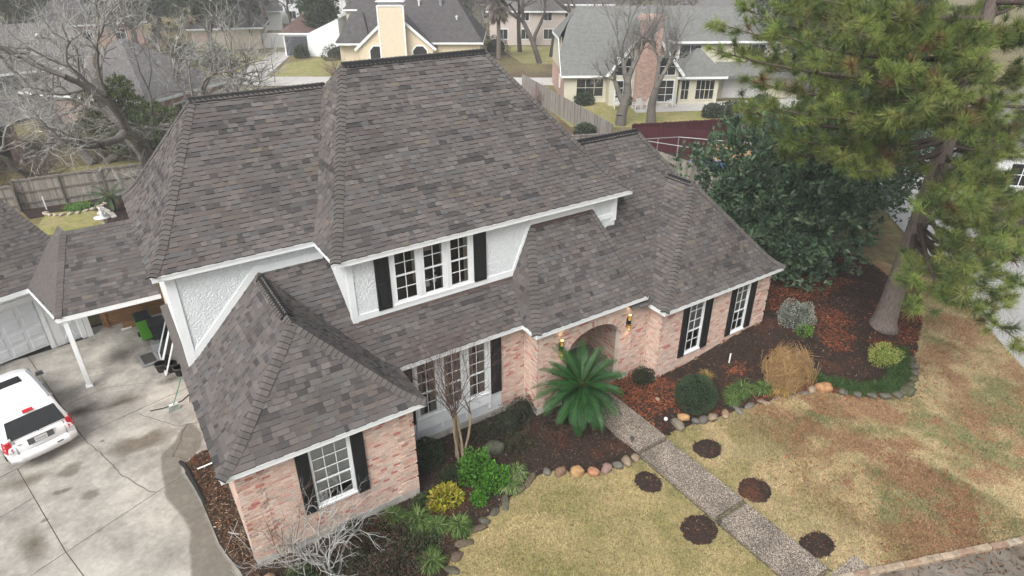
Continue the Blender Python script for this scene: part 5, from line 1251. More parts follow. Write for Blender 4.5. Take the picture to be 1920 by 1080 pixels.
# N2 tan house with the sided chimney
n2 = thing('neighbour_house', 'tan neighbour house with a tall sided chimney behind the main ridge', 'house', (26.1, 66.4, 0), R(-33))
walls(n2, .4, 17.0, .5, 11, -.2, 3.0, 'siding_tan'); hip(n2, 0, 17.4, 0, 11.5, 3.0, 4.7, 3.2, 3.6, material='roof_far_dark', label='dark hip roof')
hip(n2, .2, 4.2, -.4, 6, 2.95, 3.2, 1.5, 1.2, material='roof_far_dark')
gm = MB(); gm.faces([(3.0, -1.2, 2.0), (11.6, -1.2, 2.0), (11.6, -1.2, 2.7), (7.3, -1.2, 6.3), (3.0, -1.2, 2.7)], [(0, 1, 2, 3, 4)]); gm.box(3.05, 11.55, -1.19, .5, -.2, 2.6); gm.build('gable_wall', 'siding_tan', n2)
m = MB(); m.poly([(2.6, -1.5, 2.45), (7.3, -1.5, 6.5), (7.3, 6, 6.5), (2.6, 6, 2.45)]); m.poly([(12.0, -1.5, 2.45), (12.0, 6, 2.45), (7.3, 6, 6.5), (7.3, -1.5, 6.5)]); m.build('roof', 'roof_far_dark', n2)
m = MB(); m.bar((2.6, -1.5, 2.38), (7.3, -1.5, 6.42), .06, .28); m.bar((7.3, -1.5, 6.42), (12.0, -1.5, 2.38), .06, .28); m.build('rake_board', 'white', n2)
m = MB(); m.box(5.75, 8.65, -2.3, -1.25, -.2, 7.1); ch = m.build('chimney', 'siding_tan', n2); siding(ch, 5.78, 8.62, 0.2, 7.0, -2.3, 'siding_tan', .28)
m = MB(); m.box(5.68, 5.82, -2.36, -2.2, -.2, 7.1); m.box(8.58, 8.72, -2.36, -2.2, -.2, 7.1); m.box(5.66, 8.74, -2.37, -1.2, 7.1, 7.2); m.build('corner_board', 'white', ch)
m = MB(); m.box(5.85, 8.55, -2.2, -1.35, 7.2, 7.55); m.build('chimney_screen', 'metal_grey', ch); m = MB(); m.box(5.6, 8.8, -2.42, -1.15, 7.55, 7.65); m.build('chimney_cap', 'plaster', ch)
for a in (4.3, 9.3):
    m = MB(); m.faces([(a, -1.22, 1.0), (a+1.6, -1.22, 1.0), (a+1.6, -1.22, 2.3), (a+1.2, -1.22, 2.75), (a+.4, -1.22, 2.75), (a, -1.22, 2.3)], [(0, 1, 2, 3, 4, 5)]); m.build('window', 'car_glass', n2)
    m = MB(); m.bar((a-.08, -1.24, 2.3), (a+.4, -1.24, 2.83), .05, .14); m.bar((a+.4, -1.24, 2.83), (a+1.2, -1.24, 2.83), .05, .14); m.bar((a+1.2, -1.24, 2.83), (a+1.68, -1.24, 2.3), .05, .14); m.box(a-.12, a, -1.27, -1.2, .9, 2.3); m.box(a+1.6, a+1.72, -1.27, -1.2, .9, 2.3); m.build('window_frame', 'white', n2)
vent_pipe(n2, 2.6, 3.4, 5.3, .22, .45); vent_pipe(n2, 3.2, 2.0, 4.5, .14, .3); vent_pipe(n2, 12.2, 4.6, 6.8, .2, .4); vent_pipe(n2, 9.6, 4.4, 6.9, .12, .3, 'plaster'); vent_pipe(n2, 14.2, 2.8, 5.2, .1, .3, 'plaster')
# N3 yellow house on the right
n3 = thing('neighbour_house', 'pale yellow neighbour house with a grey-green roof and brick chimney on the right', 'house', (38.0, 37.6, 0), R(-30))
walls(n3, 0, 9, .0, 10, -.2, 2.55, 'brick_far', 'pink brick lower walls'); m = MB(); m.box(.02, 4.0, -.06, -.01, -.1, 2.5); m.build('wall', 'siding_yellow', n3)
m = MB(); m.faces([(-.03, .3, 2.5), (-.03, 9.6, 2.5), (-.03, 8.6, 5.1), (-.03, 6.6, 5.6), (-.03, 3.4, 5.6), (-.03, 2.2, 4.9)], [(5, 4, 3, 2, 1, 0)]); m.build('gable_wall', 'siding_yellow', n3)
for i in range(13): m = MB(); z_ = 2.5+i*.23; y0_ = .3+(z_-2.5)*.8; m.box(-.06, -.035, y0_, 9.6-(z_-2.5)*.35, z_, z_+.21); m.build('siding_board', 'siding_yellow', n3)
m = MB()
rr_ = [(-.5, 2.5), (1.4, 4.2), (3.2, 6.6), (5.0, 8.0)]
for (ya_, za_), (yb_, zb_) in zip(rr_, rr_[1:]):
    f = lambda z: .0 if z < 5.4 else (z-5.4)*.75
    m.poly([(-.35+f(za_), ya_, za_), (13.5, ya_, za_), (13.5, yb_, zb_), (-.35+f(zb_), yb_, zb_)])
m.poly([(-.35, 2.4, 5.4), (1.6, 5.0, 8.0), (-.35, 7.6, 5.4)]); m.poly([(-.35, 10.5, 2.5), (-.35, 7.6, 5.4), (1.6, 5, 8), (13.5, 5, 8), (13.5, 10.5, 2.5)])
m.build('roof', 'roof_far_green', n3)
m = MB(); m.bar((-.38, -.5, 2.42), (-.38, 1.4, 4.12), .05, .22); m.bar((-.38, 1.4, 4.12), (-.38, 2.4, 5.36), .05, .22); m.bar((-.38, 2.4, 5.36), (-.38, 7.6, 5.36), .05, .2); m.bar((-.36, -.5, 2.4), (6.6, -.5, 2.4), .05, .2); m.build('rake_board', 'white', n3)
win(n3, 1.2, 3.7, .55, 2.1, -.06, 3, 2, 'siding_yellow'); win(n3, 3.0, 3.5, .8, 1.9, 0, 1, 2, 'white', 'y')
# cross gable with chimney
n3_before = set(n3.children)
m = MB(); m.faces([(6.6, -1.6, -.2), (13.0, -1.6, -.2), (13.0, -1.6, 3.0), (9.8, -1.6, 6.9), (6.6, -1.6, 3.0)], [(0, 1, 2, 3, 4)]); m.box(6.62, 12.98, -1.59, 3, -.2, 2.95); m.build('gable_wall', 'siding_yellow', n3)
m = MB(); m.poly([(6.2, -2.0, 2.7), (9.8, -2.0, 7.1), (9.8, 5, 7.1), (6.2, 5, 2.7)]); m.poly([(13.4, -2.0, 2.7), (13.4, 5, 2.7), (9.8, 5, 7.1), (9.8, -2.0, 7.1)]); m.build('roof', 'roof_far_green', n3)
m = MB(); m.bar((6.2, -2.0, 2.62), (9.8, -2.0, 7.0), .06, .26); m.bar((9.8, -2.0, 7.0), (13.4, -2.0, 2.62), .06, .26); m.build('rake_board', 'white', n3)
m = MB(); m.box(8.9, 10.9, -2.3, -1.5, -.2, 7.9); m.box(8.7, 11.1, -2.4, -1.45, 7.5, 7.75); chm = m.build('chimney', 'brick_far', n3)
for a, b in ((7.2, 8.6), (11.2, 12.6)): win(n3, a, b, .3, 2.2, -1.6, 2, 3, 'white'); win(n3, a, b, 2.7, 4.2, -1.6, 2, 2, 'white')
# two-storey wing, bay and garage door
walls(n3, 13.2, 26, 1.0, 9, -.2, 5.3, 'siding_yellow'); siding(n3, 13.2, 26, 2.9, 5.1, 1.0, 'siding_yellow', .24); hip(n3, 12.8, 26.5, .5, 9.5, 5.3, 2.6, .2, 3, material='roof_far_green')
win(n3, 13.6, 15.6, 3.5, 4.9, .95, 2, 1, 'white'); win(n3, 20.5, 21.8, 3.4, 4.9, .95, 2, 1, 'white')
walls(n3, 13.3, 17.0, -1.2, 1.0, -.2, 2.5, 'siding_yellow'); hip(n3, 12.9, 17.6, -1.7, 3.3, 2.5, 2.2, 2.2, 2.2, 2.3, material='roof_far_green', label='small hip roof over the bay')
win(n3, 13.5, 14.2, .4, 2.1, -1.2, 2, 2, 'siding_yellow'); win(n3, 14.9, 16.6, .4, 2.1, -1.2, 4, 2, 'siding_yellow')
m = MB(); m.poly([(17.2, -.3, 2.3), (26.5, -.3, 2.3), (26.5, 1.0, 3.4), (17.2, 1.0, 3.4)]); m.box(17.2, 26.5, -.34, -.28, 2.1, 2.32); m.build('roof', 'roof_far_green', n3)
m = MB(); m.box(18.2, 22.6, .9, .98, 0, 2.1); gd = m.build('garage_door', 'door_grey', n3)
for i in range(4): m = MB(); m.box(18.25, 22.55, .875, .9, .05+i*.52, .5+i*.52); m.build('door_panel', 'door_grey', gd)
for o in set(n3.children)-n3_before: o.location.x -= 2.6
# patio slab and furniture of N3
m = MB(); cs, sn = math.cos(R(-30)), math.sin(R(-30)); L2 = lambda a, b: (38+a*cs-b*sn, 37.6+a*sn+b*cs)
m.poly([(*L2(6, -1.6), -.02), (*L2(6, -4.6), -.02), (*L2(17.5, -3.6), -.02), (*L2(27, -4), -.02), (*L2(27, 1), -.02)]); struct(m.build('patio', 'street'))
def garden_chair(a, b, rz, lb):
    t = thing('garden_chair', lb, 'chair', (*L2(a, b), 0), rz, 'white garden chairs on the patio of the yellow house')
    m = MB()
    for i in range(5): m.box(-.3, .3, -.3+i*.12, -.21+i*.12, .38, .41)
    m.build('seat', 'plaster', t); m = MB()
    for i in range(5): m.box(-.29+i*.12, -.20+i*.12, .28, .31, .4, 1.0)
    m.box(-.3, .3, .27, .32, .96, 1.02); m.build('backrest', 'plaster', t)
    for s in (-1, 1):
        for y_ in (-.27, .27): m = MB(); m.box(s*.3-.03, s*.3+.03, y_-.03, y_+.03, 0, .62); m.build('leg', 'plaster', t)
        m = MB(); m.box(s*.3-.05, s*.3+.05, -.32, .3, .60, .63); m.build('armrest', 'plaster', t)
garden_chair(4.6, -2.9, R(150), 'white garden chair left of the bare tree trunk'); garden_chair(6.3, -3.3, R(170), 'white garden chair between the two bare trunks'); garden_chair(7.3, -3.1, R(185), 'white garden chair close before the brick chimney'); garden_chair(9.7, -2.6, R(200), 'white garden chair beside the glazed door of the yellow house')

# N1 grey-roofed house at the left
n1 = thing('neighbour_house', 'long grey-roofed neighbour house behind the bare oaks on the left', 'house', (-6.0, 64.0, 0), R(14))
walls(n1, -8, 9.6, .6, 10, -.2, 2.8, 'brick_far'); hip(n1, -9, 10.2, 0, 10.6, 2.9, 3.6, 4.5, 3.2, material='roof_far', label='broad grey hip roof'); m = MB(); m.box(-8.2, 9.4, .5, .58, -.1, 2.7); m.build('porch_shade', 'door_dark', n1)
for a, b in ((1.0, 2.2), (4.6, 3.0), (7.0, 2.4)): vent_pipe(n1, a, b+.6, 2.9+3.6*(b+.6)/5.3-.1, .14, .25, 'plaster')
for a in (-5, -1.5, 3): win(n1, a, a+1.4, .7, 2.1, .5, 2, 2)
n1b = thing('neighbour_house', 'grey hip-roofed brick house behind the left end of the main ridge', 'house', (3.6, 44.0, 0), R(39))
walls(n1b, .5, 8.3, .5, 10, -.2, 2.8, 'brick_far'); hip(n1b, 0, 8.8, 0, 13, 2.9, 3.8, 4.2, 4.2, 5.5, material='roof_far', label='grey hip roof'); win(n1b, 3, 4.6, .8, 2.1, .5, 2, 2)
n1c = thing('neighbour_house', 'low grey patio roof with two skylights at the left edge', 'house', (-4.9, 43.6, 0), R(58))
m = MB(); m.poly([(-9, 0, 2.6), (4.5, 0, 2.6), (4.5, 6.5, 5.0), (-9, 6.5, 5.0)]); m.poly([(-9, 0, 2.45), (-9, 6.5, 4.85), (4.5, 6.5, 4.85), (4.5, 0, 2.45)]); m.build('roof', 'roof_far', n1c); m = MB(); m.box(-9, 4.5, -.05, -.002, 2.4, 2.62); m.build('fascia', 'door_dark', n1c)
for a in (.2, 2.3):
    zz = lambda y_: 2.6+2.4*y_/6.5; m = MB(); m.hexa([(a, 2.4, zz(2.4)), (a+1.2, 2.4, zz(2.4)), (a+1.2, 3.6, zz(3.6)), (a, 3.6, zz(3.6)), (a, 2.4, zz(2.4)+.12), (a+1.2, 2.4, zz(2.4)+.12), (a+1.2, 3.6, zz(3.6)+.12), (a, 3.6, zz(3.6)+.12)]); sk = m.build('skylight', 'plaster', n1c)
    m = MB(); m.poly([(a+.12, 2.52, zz(2.52)+.125), (a+1.08, 2.52, zz(2.52)+.125), (a+1.08, 3.48, zz(3.48)+.125), (a+.12, 3.48, zz(3.48)+.125)]); m.build('pane', 'car_glass', sk)
for a in (-4.5, .1, 4.2): m = MB(); m.box(a-.25, a+.25, .15, .65, -.1, 2.5); m.build('brick_column', 'brick_far', n1c)
m = MB(); m.box(-9, 4.4, 3.5, 3.6, -.1, 3.6); m.build('wall', 'door_dark', n1c)
# N4 white-walled garage across the street, N5 and further ones
n4 = thing('neighbour_house', 'white-walled house with a dark garage door and brown roof across the street', 'house', (23.8, 80.2, 0), R(-33))
walls(n4, 0, 3.3, .2, 9, -.2, 2.8, 'siding_white'); m = MB(); m.box(.2, 3.1, .10, .19, 0, 2.4); gd = m.build('garage_door', 'door_dark', n4)
for i in range(4): m = MB(); m.box(.25, 3.05, .07, .10, .06+i*.58, .58+i*.58); m.build('door_panel', 'door_dark', gd)
m = MB(); m.hexa([(3.32, -.25, -.2), (7.6, -.25, -.2), (7.6, 5, -.2), (3.32, 5, -.2), (3.32, -.25, 2.75), (7.6, -.25, 4.6), (7.6, 5, 4.6), (3.32, 5, 2.75)]); m.build('wall', 'siding_white', n4); hip(n4, -.5, 4.6, .05, 9.5, 2.8, 2.2, 2.4, 2.0, material='roof_far_brown', label='brown roof')
hip(n4, 8.0, 15, 1.0, 10, 5.6, 1.8, 2, 2, material='roof_far_dark'); walls(n4, 8.4, 14.6, 1.4, 9.6, 3, 5.6, 'siding_yellow'); win(n4, 9.2, 10.6, 4.0, 5.2, 1.4, 2, 1)
n5 = thing('neighbour_house', 'low tan building with a dark roof left of the white-walled garage', 'house', (14.6, 92, 0), R(-20))
walls(n5, 0, 9, 0, 8, -.2, 2.8, 'siding_tan'); hip(n5, -.5, 9.5, -.5, 8.5, 2.8, 2.4, 4, 3, material='roof_far_dark'); m = MB(); m.box(.2, 2.5, -.05, 0, .2, 2.2); m.build('brick_panel', 'brick_far', n5)
m = MB(); m.box(9.2, 13, .4, .5, -.1, 1.9); m.build('gate_panel', 'door_grey', n5)
FAR = [(52, 74, -33, 11, 8, 4.6, 3.0, 'siding_pink', 'roof_far', 'pinkish two-storey house beyond the skirted palm'), (62, 72, -33, 9, 8, 5.2, 2.6, 'siding_pink', 'roof_far_dark', 'pink gabled house behind the grey-green roof'), (20, 112, -15, 12, 8, 3.0, 2.6, 'siding_white', 'roof_far', 'white house far beyond the street, left of centre'), (34, 118, -30, 12, 8, 4.8, 2.6, 'siding_white', 'roof_far_dark', 'pale two-storey house far behind the white-walled garage'), (76, 96, -30, 14, 9, 5.0, 3.0, 'siding_tan', 'roof_far', 'tan house far beyond the palm'), (58, 104, -33, 13, 9, 3.2, 3.2, 'siding_yellow', 'roof_far_brown', 'low brown-roofed house far behind the tan chimney'), (88, 70, -33, 12, 9, 3.0, 3.0, 'siding_white', 'roof_far', 'pale house far behind the bare trees on the right'), (106, 62, -33, 12, 9, 3.0, 3.0, 'brick_far', 'roof_far', 'brick house far behind the pine at upper right'), (-4, 104, 0, 14, 9, 3.0, 3.0, 'brick_far', 'roof_far_dark', 'brick house far behind the left oaks'), (74, 44, -30, 12, 9, 3.0, 3.2, 'siding_white', 'roof_far', 'white house behind the magnolia at the right')]
for (a, b, rz, wx, wy, ez, hh, wm, rm, lb) in FAR:
    t = thing('neighbour_house', lb, 'house', (a, b, 0), R(rz)); walls(t, 0, wx, 0, wy, -.2, ez, wm); hip(t, -.5, wx+.5, -.5, wy+.5, ez, hh, wy*.45, wy*.45, material=rm)
    for i in range(3):
        win(t, wx*(.12+.3*i), wx*(.12+.3*i)+1.3, .8, 2.1, 0, 2, 1)
        if ez > 4: win(t, wx*(.12+.3*i), wx*(.12+.3*i)+1.1, 3.3, 4.4, 0, 2, 1)
n8 = thing('neighbour_house', 'white sided house glimpsed through the pine across the side road', 'house', (43, 4, 0), R(-45)); walls(n8, 0, 12, 0, 8, -.2, 2.9, 'siding_white'); siding(n8, 0, 12, 0, 2.8, 0, 'siding_white', .28); hip(n8, -.5, 12.5, -.5, 8.5, 2.9, 3, 3.5, 3.5, material='roof_far'); win(n8, 2, 4, .8, 2.1, -.03); win(n8, 7, 9, .8, 2.1, -.03)
# shed with a dish, dog run, plywood, tarp, wire chair
sh = thing('garden_shed', 'grey shed with a dark flat roof beside the red fence', 'shed', (38.6, 15.3, 0), R(-20)); walls(sh, 0, 5, 0, 3.5, -.1, 1.9, 'fence_wood'); m = MB(); m.hexa([(-.4, -.4, 1.9), (5.4, -.4, 1.9), (5.4, 3.9, 2.25), (-.4, 3.9, 2.25), (-.4, -.4, 2.02), (5.4, -.4, 2.02), (5.4, 3.9, 2.37), (-.4, 3.9, 2.37)]); m.build('roof', 'door_dark', sh)
ds = thing('satellite_dish', 'pale satellite dish on the shed roof under the pine boughs', 'dish', (41.5, 15.9, 2.15)); m = MB(); m.tube([(0, 0, 0), (0, 0, .7)], .04, 8); m.build('mast', 'metal_grey', ds); m = MB(); m.lathe([(.01, 0), (.25, .04), (.45, .12), (.58, .24)], 20); o = m.build('bowl', 'plaster', ds, True); o.location = (0, 0, .75); o.rotation_euler = (R(60), R(-15), R(35))
dg = thing('dog_run', 'galvanised pipe frame of a dog run behind the right fence', 'pen', (0, 0, 0))
PT = [(30.2, 19.2), (33.0, 18.1), (35.9, 14.4), (32.6, 14.0)]
for i in range(4):
    m = MB(); m.tube([(*PT[i], 0), (*PT[i], 1.85)], .035, 8); m.build('post', 'metal_grey', dg); m = MB(); m.tube([(*PT[i], 1.82), (*PT[(i+1) % 4], 1.82)], .03, 8); m.build('top_rail', 'metal_grey', dg)
    a, b = PT[i], PT[(i+1) % 4]; m = MB(); m.tube([((a[0]+b[0])/2, (a[1]+b[1])/2, 0), ((a[0]+b[0])/2, (a[1]+b[1])/2, 1.8)], .03, 8); m.build('post', 'metal_grey', dg)
m = MB(); m.obox((34.6, 16.9, 0), (2.6, -1.7, 0), (.03, .04, 0), (0, 0, 1.35)); tag(m.build('plywood_sheet', 'tan_wood'), 'tan plywood sheet standing behind the pipe frame', 'board')
V = []; n = 14
for i in range(n+1):
    for j in range(n+1): V.append((32.2+1.9*i/n, 16.1-1.5*j/n+.2*math.sin(i), .55+.25*math.sin(i*1.3)*math.cos(j*.9)+.08*random.random()))
m = MB(); m.faces(V, [(i*(n+1)+j, i*(n+1)+j+1, (i+1)*(n+1)+j+1, (i+1)*(n+1)+j) for i in range(n) for j in range(n)]); tag(m.build('blue_tarp', 'blue_tarp'), 'crumpled blue tarpaulin inside the pipe frame', 'tarp')
m = MB(); m.lathe([(.0, 0), (.28, .02), (.32, .25), (.3, .25), (.26, .05)], 16, (33.1, 15.6, .75)); tag(m.build('white_bowl', 'plaster', None, True), 'white round tub on the blue tarpaulin', 'tub')
wc = thing('wire_chair', 'white wire garden chair beside the blue tarpaulin', 'chair', (34.0, 14.7, 0), R(20)); m = MB()
m.tube([(.3*math.cos(2*PI*k/16), .3*math.sin(2*PI*k/16), .45) for k in range(17)], .02, 6); m.build('seat_ring', 'plaster', wc)
for k in range(4): m = MB(); a = PI/4+k*PI/2; m.tube([(.26*math.cos(a), .26*math.sin(a), .45), (.34*math.cos(a), .34*math.sin(a), 0)], .018, 6); m.build('leg', 'plaster', wc)
m = MB(); m.tube([(-.3, .1, .45), (-.32, .3, .8), (0, .34, 1.0), (.32, .3, .8), (.3, .1, .45)], .02, 6); m.build('back_hoop', 'plaster', wc); m = MB()
for k in range(4): m.tube([(-.18+.12*k, .26, .45), (-.18+.12*k, .33, .93)], .012, 5)
m.build('back_wires', 'plaster', wc)
# far streets, drive and lawns
def sheet(name, pts, z, material): m = MB(); m.poly([(a, b, z) for a, b in pts]); return struct(m.build(name, material))
sheet('street', [(-30, 82), (8, 66.5), (24, 56.5), (60, 33), (62, 36), (27, 60.5), (12, 70), (-30, 87)], -.03, 'street')
sheet('driveway', [(13.6, 67.5), (17.5, 66), (24.6, 80.5), (26.9, 80.6), (26.2, 84), (23.6, 84)], -.02, 'street')
sheet('lawn', [(9, 67.5), (16, 66.5), (22, 80), (18, 88), (8, 80)], -.05, 'grass_far'); sheet('lawn', [(18, 66), (40, 52), (46, 62), (27, 76), (22, 74)], -.05, 'grass_far')
sheet('lawn', [(33, 30), (46, 21), (52, 24), (41, 36), (36, 38)], -.05, 'grass_far'); sheet('lawn', [(-6, 33.2), (1.5, 32.8), (3, 40), (-4, 40)], -.05, 'grass_far'); sheet('lawn', [(47, 58), (54, 52), (62, 66), (52, 72)], -.05, 'grass_far')
sheet('back_yard', [(-4.5, 27.5), (-1.3, 26.8), (-.9, 29.2), (-2.0, 30.6), (-3.8, 31.0)], -.03, 'grass_far'); sheet('back_yard_bed', [(-1.6, 25), (1.8, 25), (1.8, 31.9), (-5, 32.4), (-4.6, 30.6), (-1.5, 30.6), (-.8, 28.8)], -.035, 'mulch'); sheet('lawn', [(20, 9), (30, 9), (30, 16), (20, 14)], -.05, 'grass_far')
sheet('dirt_yard', [(29.9, 8.8), (38, 8), (40, 18), (31, 23)], -.045, 'mulch')
# ================================================================ vegetation
def segs_mesh(name, segs, n, material, parent=None):
    """segs: rows p0(3) r0 p1(3) r1 colour(3)"""
    s = np.asarray(segs, float); p0, r0, p1, r1, c = s[:, 0:3], s[:, 3], s[:, 4:7], s[:, 7], s[:, 8:11]
    d = p1-p0; d /= np.maximum(np.linalg.norm(d, axis=1, keepdims=True), 1e-9)
    ref = np.where(np.abs(d[:, 2:3]) < .9, np.array([[0, 0, 1.]]), np.array([[1., 0, 0]])); a = np.cross(d, ref); a /= np.linalg.norm(a, axis=1, keepdims=True); b = np.cross(d, a)
    N_ = len(s); th = 2*PI*np.arange(n)/n
    ring = a[:, None, :]*np.cos(th)[None, :, None]+b[:, None, :]*np.sin(th)[None, :, None]
    V = np.concatenate([p0[:, None]+ring*r0[:, None, None], p1[:, None]+ring*r1[:, None, None]], 1)
    k = np.arange(n); k2 = (k+1) % n; F_ = np.stack([k, k2, k2+n, k+n], 1)[None]+(np.arange(N_)*2*n)[:, None, None]
    return link_mesh(name, V.reshape(-1, 3), F_.ravel(), np.arange(N_*n)*4, np.repeat(c, n, 0), material, parent, True)
def rot_about(d, ang, rnd):
    d = Vector(d); a = Vector((rnd.gauss(0, 1), rnd.gauss(0, 1), rnd.gauss(0, 1))); a = d.cross(a)
    if a.length < 1e-6: a = Vector((1, 0, 0))
    return (Matrix.Rotation(ang, 3, a.normalized()) @ d).normalized()
def grow(S_, p, d, r, L, depth, rnd, P_, col):
    k = P_.get('k', 4); p = Vector(p); d = Vector(d)
    for i in range(k):
        d = (d+Vector((rnd.gauss(0, 1), rnd.gauss(0, 1), rnd.gauss(0, 1)))*P_['jit']+Vector((0, 0, P_['up']))*(1 if depth < P_['n'] else .3)).normalized()
        q = p+d*(L/k); r2 = r*P_['tap']; cc = col(depth, rnd) ; S_.append((*p, r, *q, r2, *cc)); p, r = q, r2
        if depth > 0 and (i > 0 or depth < P_['n']) and rnd.random() < P_['side']:
            grow(S_, p, rot_about(d, R(rnd.uniform(28, 68)), rnd), r*rnd.uniform(.45, .7), L*rnd.uniform(.5, .78), depth-1, rnd, P_, col)
    if depth > 0:
        for _ in range(2): grow(S_, p, rot_about(d, R(rnd.uniform(15, 42)), rnd), r*rnd.uniform(.65, .85), L*rnd.uniform(.62, .85), depth-1, rnd, P_, col)
def leaves_mesh(name, c, nrm, size, asp, cols, material, parent=None, fold=.0):
    """diamond leaves at points c, pointing along nrm"""
    n = len(c); d = nrm/np.maximum(np.linalg.norm(nrm, axis=1, keepdims=True), 1e-9)
    a = np.cross(d, RNG.normal(size=(n, 3))); a /= np.maximum(np.linalg.norm(a, axis=1, keepdims=True), 1e-9)
    L = np.asarray(size).reshape(-1, 1)*np.ones((n, 1)); W = L*asp/2
    q = np.stack([c, c+d*L*.5+a*W, c+d*L, c+d*L*.5-a*W], 1)
    return quads_mesh(name, q, cols, material, parent)
def ball_pts(n, r, bottom=-.35, lump=.12, seed=0, shell=.35):
    v = RNG.normal(size=(n*2, 3)); v /= np.linalg.norm(v, axis=1, keepdims=True); v = v[v[:, 2] > bottom][:n]
    az_ = np.arctan2(v[:, 1], v[:, 0])
    q = 1+lump*(np.sin(3*az_+seed)+np.sin(5*az_+2*seed+3*v[:, 2])+np.sin(7*v[:, 2]+seed))/2
    rad = (1-shell*RNG.uniform(0, 1, len(v))**2)*q
    return v*rad[:, None]*np.array(r)[None], v
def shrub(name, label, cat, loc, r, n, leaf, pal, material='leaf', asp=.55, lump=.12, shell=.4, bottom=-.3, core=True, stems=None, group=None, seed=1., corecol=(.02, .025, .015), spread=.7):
    loc = (loc[0], loc[1], (loc[2] if len(loc) > 2 else float(hgt(loc[0], loc[1]))))
    t = thing(name, label, cat, loc, 0, group)
    p, v = ball_pts(n, r, bottom, lump, seed, shell); p[:, 2] += r[2]*-bottom*.95
    cols = np.array(pal)[RNG.integers(0, len(pal), len(p))]*RNG.uniform(.7, 1.25, (len(p), 1))
    leaves_mesh('foliage', p, v+RNG.normal(size=v.shape)*spread, leaf*RNG.uniform(.7, 1.3, len(p)), asp, cols, material, t)
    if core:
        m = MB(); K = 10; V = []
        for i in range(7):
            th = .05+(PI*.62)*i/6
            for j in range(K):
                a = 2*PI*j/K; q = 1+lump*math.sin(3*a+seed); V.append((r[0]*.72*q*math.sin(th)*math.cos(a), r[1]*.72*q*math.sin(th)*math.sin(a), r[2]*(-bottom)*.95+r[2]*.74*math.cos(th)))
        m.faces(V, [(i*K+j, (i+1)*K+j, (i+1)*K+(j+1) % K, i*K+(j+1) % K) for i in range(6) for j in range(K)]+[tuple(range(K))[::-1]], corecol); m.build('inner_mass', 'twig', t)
    S_ = []; rnd = random.Random(int(seed*10))
    for k in range(stems or 5):
        a = rnd.uniform(0, 2*PI); S_.append((0, 0, -.05, .02, r[0]*.45*math.cos(a), r[1]*.45*math.sin(a), r[2]*.7, .01, .10, .08, .06))
    segs_mesh('stem', S_, 5, 'twig', t); return t
def blade_clump(name, label, cat, loc, n, L, pal, w_=.012, up=.8, group=None, parent=None, arch=1.0, rad=.10, material='blade', single=True):
    z0_ = float(hgt(loc[0], loc[1])) if len(loc) < 3 else loc[2]
    a = RNG.uniform(0, 2*PI, n); el = RNG.uniform(.35, 1.45, n); ll = L*RNG.uniform(.6, 1.15, n); rr = RNG.uniform(0, rad, n); a2 = RNG.uniform(0, 2*PI, n)
    base = np.stack([rr*np.cos(a2), rr*np.sin(a2), 0*a], 1)
    hd = np.stack([np.cos(a), np.sin(a), 0*a], 1); sd = np.stack([-np.sin(a), np.cos(a), 0*a], 1)
    P_ = [base]; K = 4; ang = el.copy()
    for i in range(K):
        P_.append(P_[-1]+(hd*np.cos(ang)[:, None]+np.array([0, 0, 1.])[None]*np.sin(ang)[:, None])*(ll/K)[:, None]); ang = ang-arch*RNG.uniform(.3, .75, n)*(1.3 if i > 0 else .6)
    wv = [w_*.6, w_, w_*.9, w_*.6, .001]; cols = np.array(pal)[RNG.integers(0, len(pal), n)]*RNG.uniform(.65, 1.3, (n, 1)); Q, C2 = [], []
    for i in range(K):
        Q.append(np.stack([P_[i]-sd*wv[i], P_[i]+sd*wv[i], P_[i+1]+sd*wv[i+1], P_[i+1]-sd*wv[i+1]], 1)); C2.append(cols)
    o = quads_mesh(name, np.concatenate(Q), np.concatenate(C2), material); o.location = (loc[0], loc[1], z0_)
    if single: tag(o, label, cat, group)
    return o

# ---- sago palm
def make_frond(L, droop, nl=30, col=(.03, .095, .022), wl=.30):
    m = MB(); P_ = []; ang = 0.; p = Vector((0, 0, 0)); K = 22
    for i in range(K+1):
        P_.append(Vector(p)); p = p+Vector((math.cos(ang), 0, math.sin(ang)))*(L/K); ang -= droop/K
    m.tube([P_[i] for i in range(0, K+1, 2)], [.014*(1-.8*i/K) for i in range(0, K+1, 2)], 5, (.07, .12, .03))
    for k in range(nl):
        f = .10+.9*k/nl; i = min(int(f*K), K-1); q = P_[i].lerp(P_[i+1], f*K-i); d = (P_[i+1]-P_[i]).normalized(); upv = Vector((-d.z, 0, d.x))
        ll = wl*(math.sin(PI*min(1, f*.93+.10))**.6)*random.uniform(.9, 1.05)
        for s in (-1, 1):
            ld = (d*.78+Vector((0, s, 0))*.62+upv*.22).normalized(); e = q+ld*ll; e.z -= ll*.10; w_ = d.cross(Vector((0, 0, 1))).normalized()*0+d*.011
            c = random.uniform(.75, 1.25); m.faces([q-w_, q+w_, (q+e)/2+w_*1.1+Vector((0, 0, .01)), e, (q+e)/2-w_*1.1+Vector((0, 0, .01))], [(0, 1, 2, 3, 4)], (col[0]*c, col[1]*c, col[2]*c))
    return m
